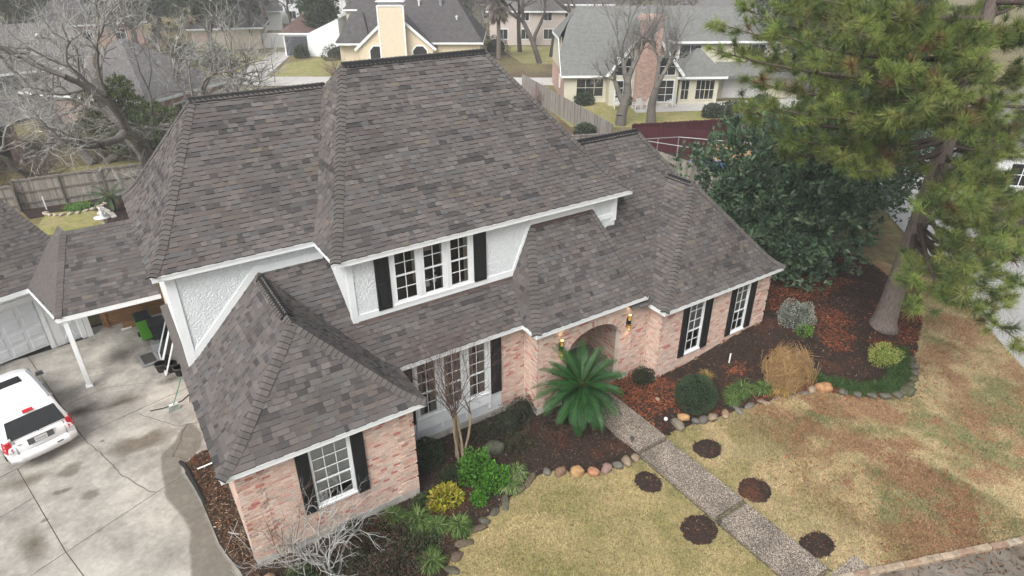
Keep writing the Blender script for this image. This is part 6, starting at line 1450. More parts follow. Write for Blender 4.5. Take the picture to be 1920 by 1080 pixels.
def cycad(name, label, loc, n, L, col, trunk_h, trunk_r, emin=-30, emax=80, wl=.30):
    t = thing(name, label, 'palm', loc)
    m = MB(); m.lathe([(trunk_r*.95, -.1), (trunk_r*1.1, trunk_h*.4), (trunk_r*1.15, trunk_h*.8), (trunk_r*.6, trunk_h+.12)], 14, (0, 0, 0), (.06, .045, .032)); m.build('trunk', 'bark', t)
    var = [make_frond(L*random.uniform(.9, 1.08), dr, 30, col, wl).build('frond', 'leaf_gloss', t) for dr in (.55, .8, 1.0, 1.25)]
    for k in range(n):
        f = (k+.5)/n; el = R(emax+(emin-emax)*f**.75)+random.uniform(-.1, .1); az_ = k*2.39996+random.uniform(-.1, .1)
        src = var[min(3, int(f*3.2)+random.choice((0, 0, 1)))]; o = src if k < 4 else src.copy()
        if k < 4: o = var[k]
        else: COL.objects.link(o)
        o.parent = t; o.location = (.05*math.cos(az_), .05*math.sin(az_), trunk_h+.08*(1-f)); o.rotation_euler = (random.uniform(-.25, .25), -el, az_); o.rotation_mode = 'XYZ'
        o.rotation_euler = (Matrix.Rotation(az_, 4, 'Z') @ Matrix.Rotation(-el, 4, 'Y') @ Matrix.Rotation(random.uniform(-.3, .3), 4, 'X')).to_euler()
        s = random.uniform(.88, 1.06); o.scale = (s, s, s)
    m = MB()
    for k in range(24):
        a = random.uniform(0, 2*PI); m.tube([(0, 0, trunk_h), (.10*math.cos(a), .10*math.sin(a), trunk_h+random.uniform(.1, .26))], [.018, .006], 4, random.choice([(.30, .20, .06), (.20, .16, .05), (.40, .30, .14)]))
    m.build('crown_heart', 'twig', t); return t
cycad('sago_palm', 'large dark green sago palm beside the front walk before the arch', (10.33, .22, 0), 82, 1.50, (.016, .078,   .016), 1.42, .20, -38, 78, .34)
cycad('sago_palm', 'small sago palm by the white statue in the left back yard', (-.55, 29.2, -.03), 16, 1.1, (.05, .10, .04), .9, .16, -5, 60, .25)

# ---- crape myrtle and bare shrubs
def barecol(a, b):
    def f(dep, rnd):
        k = rnd.uniform(.75, 1.25); return tuple(x_*k for x_ in (a if dep > 1 else b))
    return f
def multi(name, label, cat, loc, stems, P_, r, L, depth, col, seed, n=5, tilt=(8, 22)):
    rnd = random.Random(seed); t = thing(name, label, cat, loc); S_ = []
    for k in range(stems):
        a = 2*PI*k/stems+rnd.uniform(-.4, .4); ti = R(rnd.uniform(*tilt)); d = Vector((math.sin(ti)*math.cos(a), math.sin(ti)*math.sin(a), math.cos(ti)))
        b0 = Vector((.07*math.cos(a), .07*math.sin(a), -.05)); grow(S_, b0, d, r*rnd.uniform(.8, 1.1), L*rnd.uniform(.85, 1.1), depth, rnd, P_, col)
    big = [s for s in S_ if s[3] > r*.32]; small = [s for s in S_ if s[3] <= r*.32]
    if big: segs_mesh('trunk', big, 7, 'bark', t)
    if small: segs_mesh('crown', small, 3, 'twig', t)
    return t
t = thing('crape_myrtle', 'leafless multi-stemmed crape myrtle with pale trunks before the tall windows', 'tree', (6.35, .95, 0)); S_ = []; rnd = random.Random(4)
for k, (tx, ty) in enumerate(((-.20, .06), (-.12, -.04), (-.04, .05), (.05, -.03), (.12, .07), (.22, -.05), (.02, .14))):
    p = Vector((.10*math.cos(k*1.3), .10*math.sin(k*1.3), -.05)); d = Vector((tx, ty, 1)).normalized(); r_ = .046
    for i in range(5):
        d = (d+Vector((rnd.gauss(0, .06), rnd.gauss(0, .06), .05))).normalized(); q = p+d*.34; S_.append((*p, r_, *q, r_*.93, .33, .26, .18)); p, r_ = q, r_*.93
    for j in range(4): grow(S_, p, rot_about(d, R(rnd.uniform(10, 40)), rnd), r_*.42, 1.12, 3, rnd, dict(k=3, jit=.11, up=.14, tap=.86, side=.46, n=3), barecol((.13, .09, .075), (.15, .095, .085)))
segs_mesh('trunk', [s for s in S_ if s[3] > .026], 8, 'bark', t); segs_mesh('crown', [s for s in S_ if s[3] <= .026], 4, 'twig', t)
# lichen-grey shrub at the bottom edge
multi('lichen_shrub', 'twisted leafless shrub with grey lichen bark before the left wing window', 'shrub', (1.75, -.95, 0), 6, dict(k=4, jit=.26, up=.06, tap=.89, side=.55, n=3), .042, 1.15, 3, barecol((.34, .34, .32), (.42, .42, .40)), 21, tilt=(10, 50))
multi('twiggy_shrub', 'thin brown leafless stems against the left wing brick wall', 'shrub', (.95, -.05, 0), 9, dict(k=4, jit=.10, up=.05, tap=.87, side=.34, n=2), .014, 1.35, 2, barecol((.20, .14, .09), (.24, .17, .11)), 5, tilt=(3, 18))
multi('twiggy_shrub', 'reddish leafless stems in the bed below the sago palm', 'shrub', (9.0, -.35, 0), 10, dict(k=3, jit=.15, up=.05, tap=.85, side=.4, n=2), .010, .42, 2, barecol((.11, .055, .04), (.14, .06, .045)), 6, tilt=(8, 38))
multi('twiggy_shrub', 'sparse leafless twigs beside the bark strip', 'shrub', (.05, .75, 0), 7, dict(k=3, jit=.2, up=.02, tap=.85, side=.4, n=2), .010, .40, 2, barecol((.20, .15, .11), (.25, .19, .14)), 8, tilt=(10, 55))
DG = [(.035, .055, .022), (.05, .07, .03), (.025, .04, .018)]; BG = [(.07, .20, .018), (.10, .26, .03), (.05, .15, .015)]
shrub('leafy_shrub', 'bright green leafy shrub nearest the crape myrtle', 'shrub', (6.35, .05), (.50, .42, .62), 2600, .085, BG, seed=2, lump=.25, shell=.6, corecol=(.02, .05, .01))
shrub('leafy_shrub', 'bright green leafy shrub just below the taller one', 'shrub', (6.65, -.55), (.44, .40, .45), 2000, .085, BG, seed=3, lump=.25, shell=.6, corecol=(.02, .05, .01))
shrub('leafy_shrub', 'small bright green seedling shrub beside the dark stones', 'shrub', (5.95, -.85), (.24, .24, .22), 600, .075, BG, seed=4, lump=.2, shell=.8, core=False)
shrub('yellow_shrub', 'yellow-green fern-like plant at the corner of the left wing', 'plant', (5.15, -.35), (.46, .36, .34), 1500, .13, [(.36, .34, .02), (.22, .30, .02), (.45, .38, .06), (.30, .20, .04)], material='yellow_leaf', asp=.3, seed=5, shell=.8, corecol=(.05, .07, .01))
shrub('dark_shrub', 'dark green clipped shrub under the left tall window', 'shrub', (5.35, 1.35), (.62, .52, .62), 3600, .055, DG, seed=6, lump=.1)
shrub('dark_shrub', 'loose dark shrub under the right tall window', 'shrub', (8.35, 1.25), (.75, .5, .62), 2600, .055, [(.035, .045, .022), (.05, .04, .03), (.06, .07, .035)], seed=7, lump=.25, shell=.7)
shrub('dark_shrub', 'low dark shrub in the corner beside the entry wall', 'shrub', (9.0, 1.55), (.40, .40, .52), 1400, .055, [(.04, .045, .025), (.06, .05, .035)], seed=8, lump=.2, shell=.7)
shrub('dark_shrub', 'sparse olive shrub in the middle of the left bed', 'shrub', (8.0, .35), (.52, .42, .40), 1300, .055, [(.05, .06, .025), (.07, .08, .035), (.04, .035, .02)], seed=9, lump=.3, shell=.8, core=False)
shrub('dark_shrub', 'dark shrub inside the corner of the right wing', 'shrub', (13.55, .75), (.42, .38, .42), 1500, .06, [(.03, .04, .02), (.05, .05, .03)], seed=10, shell=.6)
shrub('dark_shrub', 'brownish twiggy shrub before the left wing foundation', 'shrub', (3.0, -.55), (.62, .42, .45), 1800, .06, [(.07, .055, .03), (.05, .06, .03), (.12, .05, .03), (.035, .045, .02)], seed=11, lump=.3, shell=.85, core=False)
shrub('dark_shrub', 'dark olive shrub at the bottom edge below the left wing', 'shrub', (3.3, -1.55), (.75, .55, .42), 2400, .06, [(.04, .055, .03), (.06, .07, .04), (.10, .05, .035)], seed=12, lump=.3, shell=.8, core=False)
shrub('dark_shrub', 'green needle-leaved shrub at the corner boulder', 'shrub', (1.0, -.75), (.42, .36, .36), 1600, .08, [(.06, .10, .03), (.09, .14, .05)], asp=.18, seed=13, lump=.3, shell=.8)
shrub('dark_shrub', 'grey-green shrub under the lichen-grey branches', 'shrub', (2.1, -1.0), (.55, .45, .45), 1500, .06, [(.05, .06, .035), (.08, .085, .05)], seed=14, lump=.3, shell=.8, core=False)
for i, (a, b, rx, ry, rz_, pal, lb) in enumerate(((2.6, -.05, .40, .28, .35, [(.05, .06, .03), (.07, .075, .04)], 'low olive shrub against the foundation under the left wing window'), (3.65, -.75, .42, .34, .30, [(.045, .06, .03), (.09, .06, .04), (.06, .08, .035)], 'low tangled shrub between the foundation and the large liriope'), (4.0, -1.35, .40, .32, .28, [(.06, .085, .03), (.045, .065, .028)], 'low green shrub above the bottom liriope clump'), (2.6, -1.65, .55, .42, .38, [(.045, .06, .035), (.07, .06, .04), (.11, .055, .04)], 'brown and olive shrub right of the lichen-grey branches'), (7.4, 1.3, .45, .35, .42, [(.04, .05, .025), (.055, .06, .03)], 'dark loose shrub under the middle tall window'), (4.55, -.15, .30, .26, .26, [(.06, .09, .03), (.05, .07, .03)], 'small green shrub at the foot of the left wing corner'), (5.7, .35, .35, .30, .30, [(.03, .045, .02), (.045, .06, .025)], 'small dark shrub left of the crape myrtle base'), (9.6, .4, .40, .35, .30, [(.05, .05, .03), (.08, .05, .035)], 'low brownish shrub left of the sago palm trunk'))):
    shrub('dark_shrub', lb, 'shrub', (a, b), (rx, ry, rz_), 1300, .055, pal, seed=50+i, lump=.3, shell=.85, core=False)
shrub('round_hedge', 'dense round clipped hedge right of the front walk', 'hedge', (14.05, -1.20), (.68, .66, .66), 11000, .042, [(.040, .075, .036), (.055, .095, .048), (.030, .055, .028), (.08, .12, .06)], seed=15, lump=.03, shell=.12, bottom=-.75, corecol=(.015, .025, .013))
shrub('grey_shrub', 'grey-leaved shrub with a green base at the end of the right wing', 'shrub', (20.75, -.10), (.72, .62, .52), 4200, .06, [(.26, .28, .24), (.34, .36, .32), (.20, .23, .18)], seed=16, lump=.2, shell=.55, bottom=-.6, corecol=(.06, .065, .05))
shrub('leafy_shrub', 'small bright green shrub at the foot of the grey-leaved one', 'shrub', (20.45, -.72), (.36, .3, .26), 900, .075, [(.10, .20, .03), (.14, .26, .05)], seed=17, shell=.7)
shrub('lime_shrub', 'yellow-lime shrub beside the pine trunk', 'shrub', (21.75, -3.2), (.55, .50, .50), 2800, .075, [(.42, .46, .10), (.34, .40, .08), (.50, .52, .18)], material='yellow_leaf', asp=.25, seed=18, lump=.25, shell=.7, bottom=-.5, corecol=(.10, .13, .03))
# liriope clumps
LG = [(.075, .14, .035), (.11, .19, .05), (.05, .10, .028), (.20, .26, .09)]
for i, (a, b, L_, lb) in enumerate(((7.35, -.62, .50, 'pale striped liriope clump nearest the orange boulders'), (6.95, -.88, .46, 'striped liriope clump left of the pale one'), (5.05, -1.38, .52, 'liriope clump inside the bend of the left bed edge'), (4.2, -.62, .60, 'large dark liriope clump below the yellow plant'), (3.75, -.15, .5, 'dark liriope clump against the left wing foundation'), (3.95, -1.95, .5, 'liriope clump at the bottom edge of the left bed'), (4.55, -1.05, .48, 'liriope clump between the yellow plant and the bed edge'), (15.55, -1.55, .48, 'liriope clump right of the round hedge'), (15.95, -1.62, .55, 'middle liriope clump between hedge and dry grass'), (16.55, -1.95, .50, 'dark liriope clump left of the dry grass'), (15.25, -1.75, .40, 'small yellowish liriope clump touching the round hedge'))):
    pal = LG if i not in (0, 1) else LG+[(.34, .38, .20), (.30, .34, .15)]
    blade_clump('liriope_clump', lb, 'grass clump', (a, b), 340, L_, pal, .011, group='liriope clumps in the beds', rad=.13)
blade_clump('dry_grass', 'small straw-coloured grass tuft behind the round hedge', 'grass clump', (15.55, -.35), 130, .42, [(.34, .24, .09), (.26, .20, .07)], .010)
# big dry grass mound
n = 3000; a = RNG.uniform(0, 2*PI, n); rr = RNG.uniform(0, 1, n)**.5
pp, vv = ball_pts(n, (.80, .66, .64), -.45, .34, 3., .75); pp[:, 2] += .30
dd = np.cross(vv, RNG.normal(size=vv.shape)); dd /= np.linalg.norm(dd, axis=1, keepdims=True); dd[:, 2] -= .5; ll = RNG.uniform(.25, .85, len(pp))
S_ = np.concatenate([pp-dd*ll[:, None]/2, np.full((len(pp), 1), .006), pp+dd*ll[:, None]/2+np.array([[0, 0, -.05]]), np.full((len(pp), 1), .004), np.array([(.40, .26, .12), (.46, .32, .16), (.32, .20, .09), (.36, .22, .11)])[RNG.integers(0, 4, len(pp))]*RNG.uniform(.8, 1.2, (len(pp), 1))], 1)
t = thing('dry_grass_mound', 'big mound of dead straw-coloured ornamental grass at the bed edge', 'grass clump', (17.75, -2.0, float(hgt(17.75, -2.0))))
segs_mesh('foliage', S_, 3, 'twig', t); m = MB(); K = 10; V = []
for i in range(7):
    th = .05+PI*.6*i/6
    for j in range(K): V.append((.46*(1+.2*math.sin(3*j))*math.sin(th)*math.cos(2*PI*j/K), .38*(1+.2*math.sin(2*j+1))*math.sin(th)*math.sin(2*PI*j/K), .22+.40*math.cos(th)))
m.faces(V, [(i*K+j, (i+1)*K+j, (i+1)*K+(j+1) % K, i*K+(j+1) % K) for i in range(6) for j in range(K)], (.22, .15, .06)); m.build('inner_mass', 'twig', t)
blade_clump('dry_grass', 'fallen wisp of straw-coloured grass before the big mound', 'grass clump', (17.0, -2.35), 260, .55, [(.42, .29, .11), (.34, .22, .08)], .008, rad=.35, arch=1.5)
# liriope border under the pine
Q, C2 = [], []
path = [(18.45, -2.55), (18.9, -3.1), (19.4, -3.6), (19.9, -3.95), (20.4, -4.2), (20.9, -4.2), (21.4, -4.05), (21.9, -3.85), (22.4, -3.55), (22.8, -3.2)]
objs = []
for k in range(34):
    f = k/33*(len(path)-1); i = min(int(f), len(path)-2); s = f-i; a = path[i][0]*(1-s)+path[i+1][0]*s+random.uniform(-.15, .15); b = path[i][1]*(1-s)+path[i+1][1]*s+random.uniform(-.15, .22)
    objs.append(blade_clump('tmp', '', '', (a, b), 150, .42, [(.05, .10, .025), (.07, .13, .035), (.035, .07, .02)], .011, rad=.16, single=False))
vs_, ls_, cs_ = [], [], []; off = 0
for o in objs:
    me = o.data; nv = len(me.vertices); co = np.empty(nv*3, np.float32); me.vertices.foreach_get('co', co); vs_.append(co.reshape(-1, 3)+np.array(o.location, dtype=np.float32))
    li = np.empty(len(me.loops), np.int32); me.loops.foreach_get('vertex_index', li); ls_.append(li+off); off += nv
    cc = np.empty(len(me.loops)*4, np.float32); me.color_attributes['Col'].data.foreach_get('color', cc); cs_.append(cc.reshape(-1, 4)[::4, :3]); bpy.data.objects.remove(o); bpy.data.meshes.remove(me)
L_ = np.concatenate(ls_); o = link_mesh('grass_border', np.concatenate(vs_), L_, np.arange(len(L_)//4)*4, np.concatenate(cs_), 'blade'); o['label'] = 'dark green liriope border around the pine bed'; o['category'] = 'ground cover'; stuff(o)

# ---- the pine
PINE_TIPS = [(17.0,2.8,10.6),(18.3,3.7,11.2),(20.1,4.0,11.5),(16.9,1.1,9.9),(17.0,0.5,11.3),(16.3,-0.2,9.4),(17.5,-0.4,8.3),(16.8,-1.0,10.8),(19.2,0.8,11.8),(16.9,-1.8,9.6),(17.5,-1.8,8.2),(16.9,-2.0,11.6),(16.9,-2.6,10.5),(17.6,-2.5,9.2),(17.9,-2.4,7.7),(19.8,-1.3,11.3),(17.6,-2.9,10.7),(17.4,-3.5,9.6),(19.6,-2.6,11.2),(18.4,-3.8,10.2),(21.6,-2.4,11.3),(19.8,-4.0,9.1),(20.5,-3.6,10.5),(22.0,-3.9,9.4),(23.8,-2.8,10.9),(25.1,-3.1,9.7),(22.6,-4.3,7.3),(24.5,-4.0,7.6),(19.5,-5.1,7.2),(22.6,-5.0,6.3),(20.2,-4.0,6.5),(20.6,-5.4,5.7),(18.8,-5.7,5.5),(18.2,-5.7,4.9),(18.0,-5.2,4.4),(18.8,-6.3,4.7),(20.5,-6.1,4.5),(23.6,-5.3,4.7),(19.0,-7.4,4.2),(22.9,3.1,8.6),(24.6,2.8,9.8),(25.4,1.4,8.6),(27.3,1.7,10.9),(29.2,0.7,11.3),(20.4,4.4,10.1),(24.3,1.4,11.5),(18.0,-1.0,12.1),(19.6,1.9,11.8),(20.2,3.1,10.0),(16.8,1.2,9.0),(18.3,0.2,7.6)]
PINE_TIPS += [(22.3,-4.2,7.1),(25.2,-4.1,6.0),(22.1,-4.9,5.8),(25.0,-4.7,4.9),(25.1,-2.7,6.0),(26.6,-2.6,7.6),(27.1,-1.5,7.9),(22.1,-5.8,4.5),(27.0,-2.2,6.5),(28.4,-2.3,7.9),(25.3,-4.3,3.8)]
PINE_TIPS += [(22+5*math.cos(a_*2.4), -2+5*math.sin(a_*2.4), 12+.35*a_) for a_ in range(14)]+[(27.5, -4.5, 8), (28.5, -1.5, 7.2), (27, 3.4, 7.0), (29, 1.5, 9), (26.8, -6, 9.4)]
pine = thing('pine_tree', 'tall pine with a thick bare trunk and tufted green needles at the right', 'tree', (23.9, -2.0, float(hgt(23.9, -2.0))-.05)); rnd = random.Random(3)
PB = Vector((23.9, -2.0, float(hgt(23.9, -2.0))-.05)); S_ = []; TUF = []
zz = [0, .15, .4, 1, 2, 3.5, 5, 6.5, 8, 10, 12, 14, 16, 17.5]; rd = [.62, .52, .44, .39, .36, .34, .31, .29, .27, .23, .19, .14, .08, .03]
def trunk_at(z_): return Vector((.10*math.sin(z_*.5)+.012*z_, .08*math.sin(z_*.4+1), z_))
m = MB(); m.tube([trunk_at(a) for a in zz], rd, 18, (.20, .165, .145)); m.build('trunk', 'bark', pine, True)
for tip in PINE_TIPS:
    e = Vector(tip)-PB; az0 = max(2.6, min(16.8, e.z*.92+.8-.10*math.hypot(e.x, e.y))); b = trunk_at(az0); L = (e-b).length
    mid = b.lerp(e, .5)+Vector((rnd.uniform(-.4, .4), rnd.uniform(-.4, .4), -.08*L+rnd.uniform(-.2, .2)))
    pts = [b*(1-t)**2+mid*2*t*(1-t)+e*t*t for t in [i/9 for i in range(10)]]; r0 = .035+.010*L
    for i in range(9): S_.append((*pts[i], r0*(1-i/10), *pts[i+1], r0*(1-(i+1)/10), .11, .085, .072))
    for i in range(4, 10):
        for _ in range(3 if i < 7 else 4):
            d = (pts[min(i, 9)]-pts[i-1]).normalized(); sd = rot_about(d, R(rnd.uniform(25, 85)), rnd); sd.z = sd.z*.6+.12; ll = rnd.uniform(.35, 1.25)*(1.1-.05*i); q = pts[i-1].lerp(pts[min(i, 9)], rnd.random()); q2 = q+sd*ll*.6; q3 = q2+(sd+Vector((0, 0, .5))).normalized()*ll*.4
            S_.append((*q, .016, *q2, .012, .10, .08, .065)); S_.append((*q2, .012, *q3, .008, .12, .09, .07)); TUF.append((q3, (q3-q2).normalized()))
            if rnd.random() < .5: TUF.append((q2, (sd+Vector((0, 0, .5))).normalized()))
    TUF.append((pts[9], (pts[9]-pts[8]).normalized()))
segs_mesh('branches', S_, 6, 'bark', pine)
tc_ = np.array([tuple(p) for p, d in TUF]); td = np.array([tuple(d) for p, d in TUF]); NT = len(tc_); NN = 120
c0 = np.repeat(tc_, NN, 0); d0 = np.repeat(td, NN, 0); dv_ = d0*RNG.uniform(.0, 1.0, (NT*NN, 1))+RNG.normal(size=(NT*NN, 3))*.48+np.array([[0, 0, .10]]); dv_ /= np.linalg.norm(dv_, axis=1, keepdims=True)
L_ = RNG.uniform(.18, .38, (NT*NN, 1))*np.repeat(RNG.uniform(.65, 1.2, (NT, 1)), NN, 0); st = c0-d0*RNG.uniform(0, .14, (NT*NN, 1)); sd = np.cross(dv_, RNG.normal(size=dv_.shape)); sd /= np.linalg.norm(sd, axis=1, keepdims=True)
en = st+dv_*L_-np.array([[0, 0, .03]]); wn = .0062
tcol = np.repeat(np.array([(.18, .245, .06), (.235, .30, .075), (.125, .185, .05), (.215, .24, .075), (.085, .13, .042)])[RNG.integers(0, 5, NT)]*RNG.uniform(.7, 1.25, (NT, 1)), NN, 0)*RNG.uniform(.75, 1.25, (NT*NN, 1))
br_ = RNG.uniform(0, 1, NT*NN) < .04; tcol[br_] = np.array([.20, .13, .05]); dead = np.repeat(RNG.uniform(0, 1, NT) < .035, NN); tcol[dead] = np.array([.19, .11, .05])*RNG.uniform(.6, 1.2, (int(dead.sum()), 1))
quads_mesh('needles', np.stack([st-sd*wn, st+sd*wn, en+sd*wn*.4, en-sd*wn*.4], 1), tcol, 'needle', pine)

# ---- magnolia and broadleaf trees
def broadleaf(name, label, loc, r, hz, n_ros, per, leaf, pal, material='leaf_gloss', seed=1, trunk_r=.16, lobes=14, asp=.42, low=.0, group=None):
    rnd = random.Random(seed); t = thing(name, label, 'tree', loc, 0, group); S_ = []; g0 = max(.8, hz*.25); LB = []
    S_.append((0, 0, -.1, trunk_r*1.15, .05, 0, g0, trunk_r, .11, .095, .08))
    for k in range(lobes):
        a = 2.4*k+rnd.uniform(-.3, .3); f = (k+.5)/lobes; z_ = low+(hz-low)*(.12+.82*f); rad = r*math.sin(PI*min(.97, .22+.72*f))**.7*rnd.uniform(.55, .85)
        c = Vector((rad*math.cos(a), rad*math.sin(a), z_)); LB.append((c, r*rnd.uniform(.30, .46)))
        m_ = Vector((c.x*.4, c.y*.4, g0+(z_-g0)*.6)); S_.append((.05, 0, g0*.9, trunk_r*.6, *m_, trunk_r*.4, .11, .095, .08)); S_.append((*m_, trunk_r*.4, *c, trunk_r*.12, .11, .095, .08))
    segs_mesh('trunk', S_, 8, 'bark', t)
    C_, D_ = [], []
    for i in range(n_ros):
        c, q = rnd.choice(LB); v_ = Vector((rnd.gauss(0, 1), rnd.gauss(0, 1), rnd.gauss(.25, 1))).normalized(); C_.append(c+v_*q*rnd.uniform(.65, 1.05)*Vector((1, 1, .8)).length/1.6); D_.append(v_+Vector((0, 0, .4)))
    C_ = np.array([tuple(x_) for x_ in C_]); D_ = np.array([tuple(x_) for x_ in D_]); c = np.repeat(C_, per, 0); d = np.repeat(D_, per, 0)+RNG.normal(size=(n_ros*per, 3))*.75
    cols = np.repeat(np.array(pal)[RNG.integers(0, len(pal), n_ros)]*RNG.uniform(.7, 1.3, (n_ros, 1)), per, 0)*RNG.uniform(.75, 1.25, (n_ros*per, 1))
    leaves_mesh('crown', c+RNG.normal(size=c.shape)*leaf*.25, d, leaf*RNG.uniform(.7, 1.25, len(c)), asp, cols, material, t); return t
MG = [(.055, .105, .052), (.075, .135, .068), (.036, .072, .040), (.12, .18, .10)]
broadleaf('magnolia_tree', 'dark glossy-leaved magnolia between the right wing and the pine', (25.6, 4.6, 0), 4.3, 6.2, 3200, 9, .27, MG, seed=2, trunk_r=.2, lobes=30, low=.2)
broadleaf('magnolia_tree', 'lower dark-leaved magnolia limb mass nearest the right wing corner', (23.6, 2.6, .2), 2.0, 3.2, 1100, 9, .22, MG, seed=5, trunk_r=.1, lobes=12, low=.3)
broadleaf('evergreen_tree', 'dark evergreen tree behind the pine at the right edge', (33.5, 5.5, 0), 4.0, 7.5, 2200, 9, .24, MG, seed=6, lobes=22, low=1.0)
broadleaf('evergreen_tree', 'small yellow-green bushy tree between the left oaks', (1.2, 41, 0), 2.6, 5.0, 1500, 9, .20, [(.10, .13, .03), (.14, .17, .04), (.07, .10, .03)], 'leaf', 7, lobes=14)
broadleaf('evergreen_tree', 'green shrubby tree below the left oak trunks', (3.2, 39, 0), 2.4, 3.4, 1200, 9, .20, [(.07, .10, .035), (.09, .13, .04)], 'leaf', 8, lobes=12)
LO = [(.05, .07, .032), (.065, .085, .04), (.04, .055, .028)]
for i, (a, b, r_, h, lb) in enumerate(((15.5, 84, 4.0, 12.5, 'live oak canopy hanging above the far street on the left'), (31.5, 88, 3.0, 10, 'dark evergreen beside the white-walled house'), (29.0, 79.5, 1.8, 8.0, 'leafy tree overhanging the white wall'), (7.5, 92, 6, 13, 'broad evergreen far behind the left oaks'), (-9, 88, 7, 13, 'broad evergreen at the far left edge'), (44, 92, 5, 12, 'evergreen far behind the tan house roof'), (66, 80, 4, 12, 'evergreen far behind the grey-green roof'), (48, 14, 4.5, 10, 'evergreen across the side road behind the pine'), (58, 26, 5, 11, 'evergreen at upper right behind the pine crown'), (70, 36, 6, 12, 'tall evergreen far right behind the pine'))):
    broadleaf('evergreen_tree', lb, (a, b, 0), r_, h, 900, 8, .45, LO, 'leaf', 20+i, .3, 16, .5, low=h*.3, group='evergreen trees of the neighbourhood')
# hedges and bushes of the neighbours
for i, (a, b, rx, ry, rz_, lb) in enumerate(((14.3, 74.5, 2.2, 1.2, 1.3, 'clipped hedge beside the far driveway'), (14.8, 79, 1.6, 1.2, 1.6, 'bright clipped hedge behind the lower one'), (11.2, 78, 2.2, 1.5, 2.2, 'dark hedge left of the far driveway'), (29.0, 73.5, 2.6, 1.0, 1.2, 'dark clipped hedge before the white wall'), (25.2, 77.5, .9, .7, 1.0, 'small dark hedge beside the white wall corner'), (47.3, 25.2, 1.3, .9, .8, 'round green shrub by the patio of the yellow house'), (45.6, 26.0, 1.0, .8, .7, 'dark brown-green shrub left of the patio shrubs'), (50.5, 24.6, 1.4, 1.0, 1.0, 'green shrub right of the patio shrubs'), (39.2, 35.9, .9, .7, .7, 'dark shrub under the wide window of the yellow house'), (42.5, 33.7, .7, .6, .7, 'brown shrub at the corner of the yellow house'), (48, 66, 2.0, 1.2, 1.5, 'dark hedge behind the palm trunk'), (31.4, 26.2, .9, .7, .8, 'spiky dark shrub in front of the right board fence'), (12.8, 62, 1.4, .9, .8, 'dark shrub at the near edge of the far street'))):
    shrub('hedge', lb, 'hedge', (a, b, -.05), (rx, ry, rz_), 900, .22, [(.05, .075, .035), (.065, .09, .045), (.04, .055, .03)] if i not in (1,) else [(.09, .16, .04), (.12, .20, .05)], seed=30+i, lump=.1, shell=.25, bottom=-.6, group='hedges and shrubs of the neighbours')

# ---- bare trees
OAK = dict(k=4, jit=.16, up=.05, tap=.90, side=.52, n=5)
gcol = barecol((.17, .155, .14), (.42, .42, .39))
def oak(name, label, loc, stems, r, L, depth, seed, tilt=(6, 24), P_=OAK, col=gcol, group=None, rz=0):
    rnd = random.Random(seed); t = thing(name, label, 'tree', loc, rz, group); S_ = []
    for k in range(stems):
        a = 2*PI*k/max(stems, 1)+rnd.uniform(-.5, .5); ti = R(rnd.uniform(*tilt)); d = Vector((math.sin(ti)*math.cos(a), math.sin(ti)*math.sin(a), math.cos(ti)))
        off_ = .0 if stems == 1 else r*1.2; grow(S_, (off_*math.cos(a), off_*math.sin(a), -.1), d, r*rnd.uniform(.85, 1.1), L*rnd.uniform(.9, 1.1), depth, rnd, P_, col)
    big = [s for s in S_ if s[3] > r*.30]; small = [s for s in S_ if s[3] <= r*.30 ]
    segs_mesh('trunk', big, 9, 'bark', t)
    if small: segs_mesh('crown', small, 3, 'twig', t)
    return t
oak('oak_tree', 'massive bare oak with forked trunks behind the left end of the house', (2.9, 37.0, 0), 3, .52, 4.6, 6, 12, (5, 22), P_=dict(OAK, side=.42))
oak('oak_tree', 'leaning bare oak with two long limbs behind the left fence', (-.6, 40.0, 0), 2, .34, 4.8, 6, 5, (28, 42), P_=dict(OAK, side=.42), rz=R(150))
oak('oak_tree', 'bare grey tree reaching over the patio roof at the left edge', (-4.6, 39.0, 0), 3, .20, 3.6, 5, 9, (20, 50), P_=dict(OAK, jit=.22, up=.0), col=barecol((.24, .23, .21), (.36, .36, .34)))
oak('oak_tree', 'bare tree with a broken curved limb before the far street', (7.0, 47.5, 0), 2, .30, 3.4, 4, 17, (10, 40), P_=dict(OAK, jit=.2))
oak('bare_tree', 'left of the two bare trees before the yellow house', (36.9, 28.2, 0), 1, .50, 3.3, 6, 31, (0, 2), P_=dict(OAK, side=.56, jit=.12, up=.07), col=barecol((.15, .14, .125), (.27, .265, .25)))
oak('bare_tree', 'right of the two bare trees before the yellow house', (39.5, 27.3, 0), 1, .46, 3.3, 6, 18, (1, 4), P_=dict(OAK, side=.56, jit=.12, up=.07), col=barecol((.15, .14, .125), (.27, .265, .25)))
oak('bare_tree', 'thin bare sapling standing before the far driveway', (17.6, 62.5, 0), 1, .07, 3.0, 3, 4, (0, 4), P_=dict(OAK, jit=.08, side=.6))
multi('twiggy_shrub', 'tangle of bare brown shrubs behind the left fence', 'shrub', (-4.0, 37.5, 0), 40, dict(k=3, jit=.2, up=.03, tap=.85, side=.5, n=2), .03, 1.1, 2, barecol((.11, .085, .075), (.15, .12, .105)), 61, tilt=(10, 62))
multi('twiggy_shrub', 'second tangle of bare shrubs further left behind the fence', 'shrub', (-7.0, 38.5, 0), 36, dict(k=3, jit=.2, up=.03, tap=.85, side=.5, n=2), .03, 1.1, 2, barecol((.11, .085, .075), (.15, .12, .105)), 62, tilt=(10, 62))
multi('twiggy_shrub', 'bare shrubs along the near edge of the far street', 'shrub', (24.5, 63.0, 0), 30, dict(k=3, jit=.2, up=.03, tap=.85, side=.5, n=2), .03, 1.1, 2, barecol((.14, .10, .08), (.2, .16, .12)), 63, tilt=(10, 65))
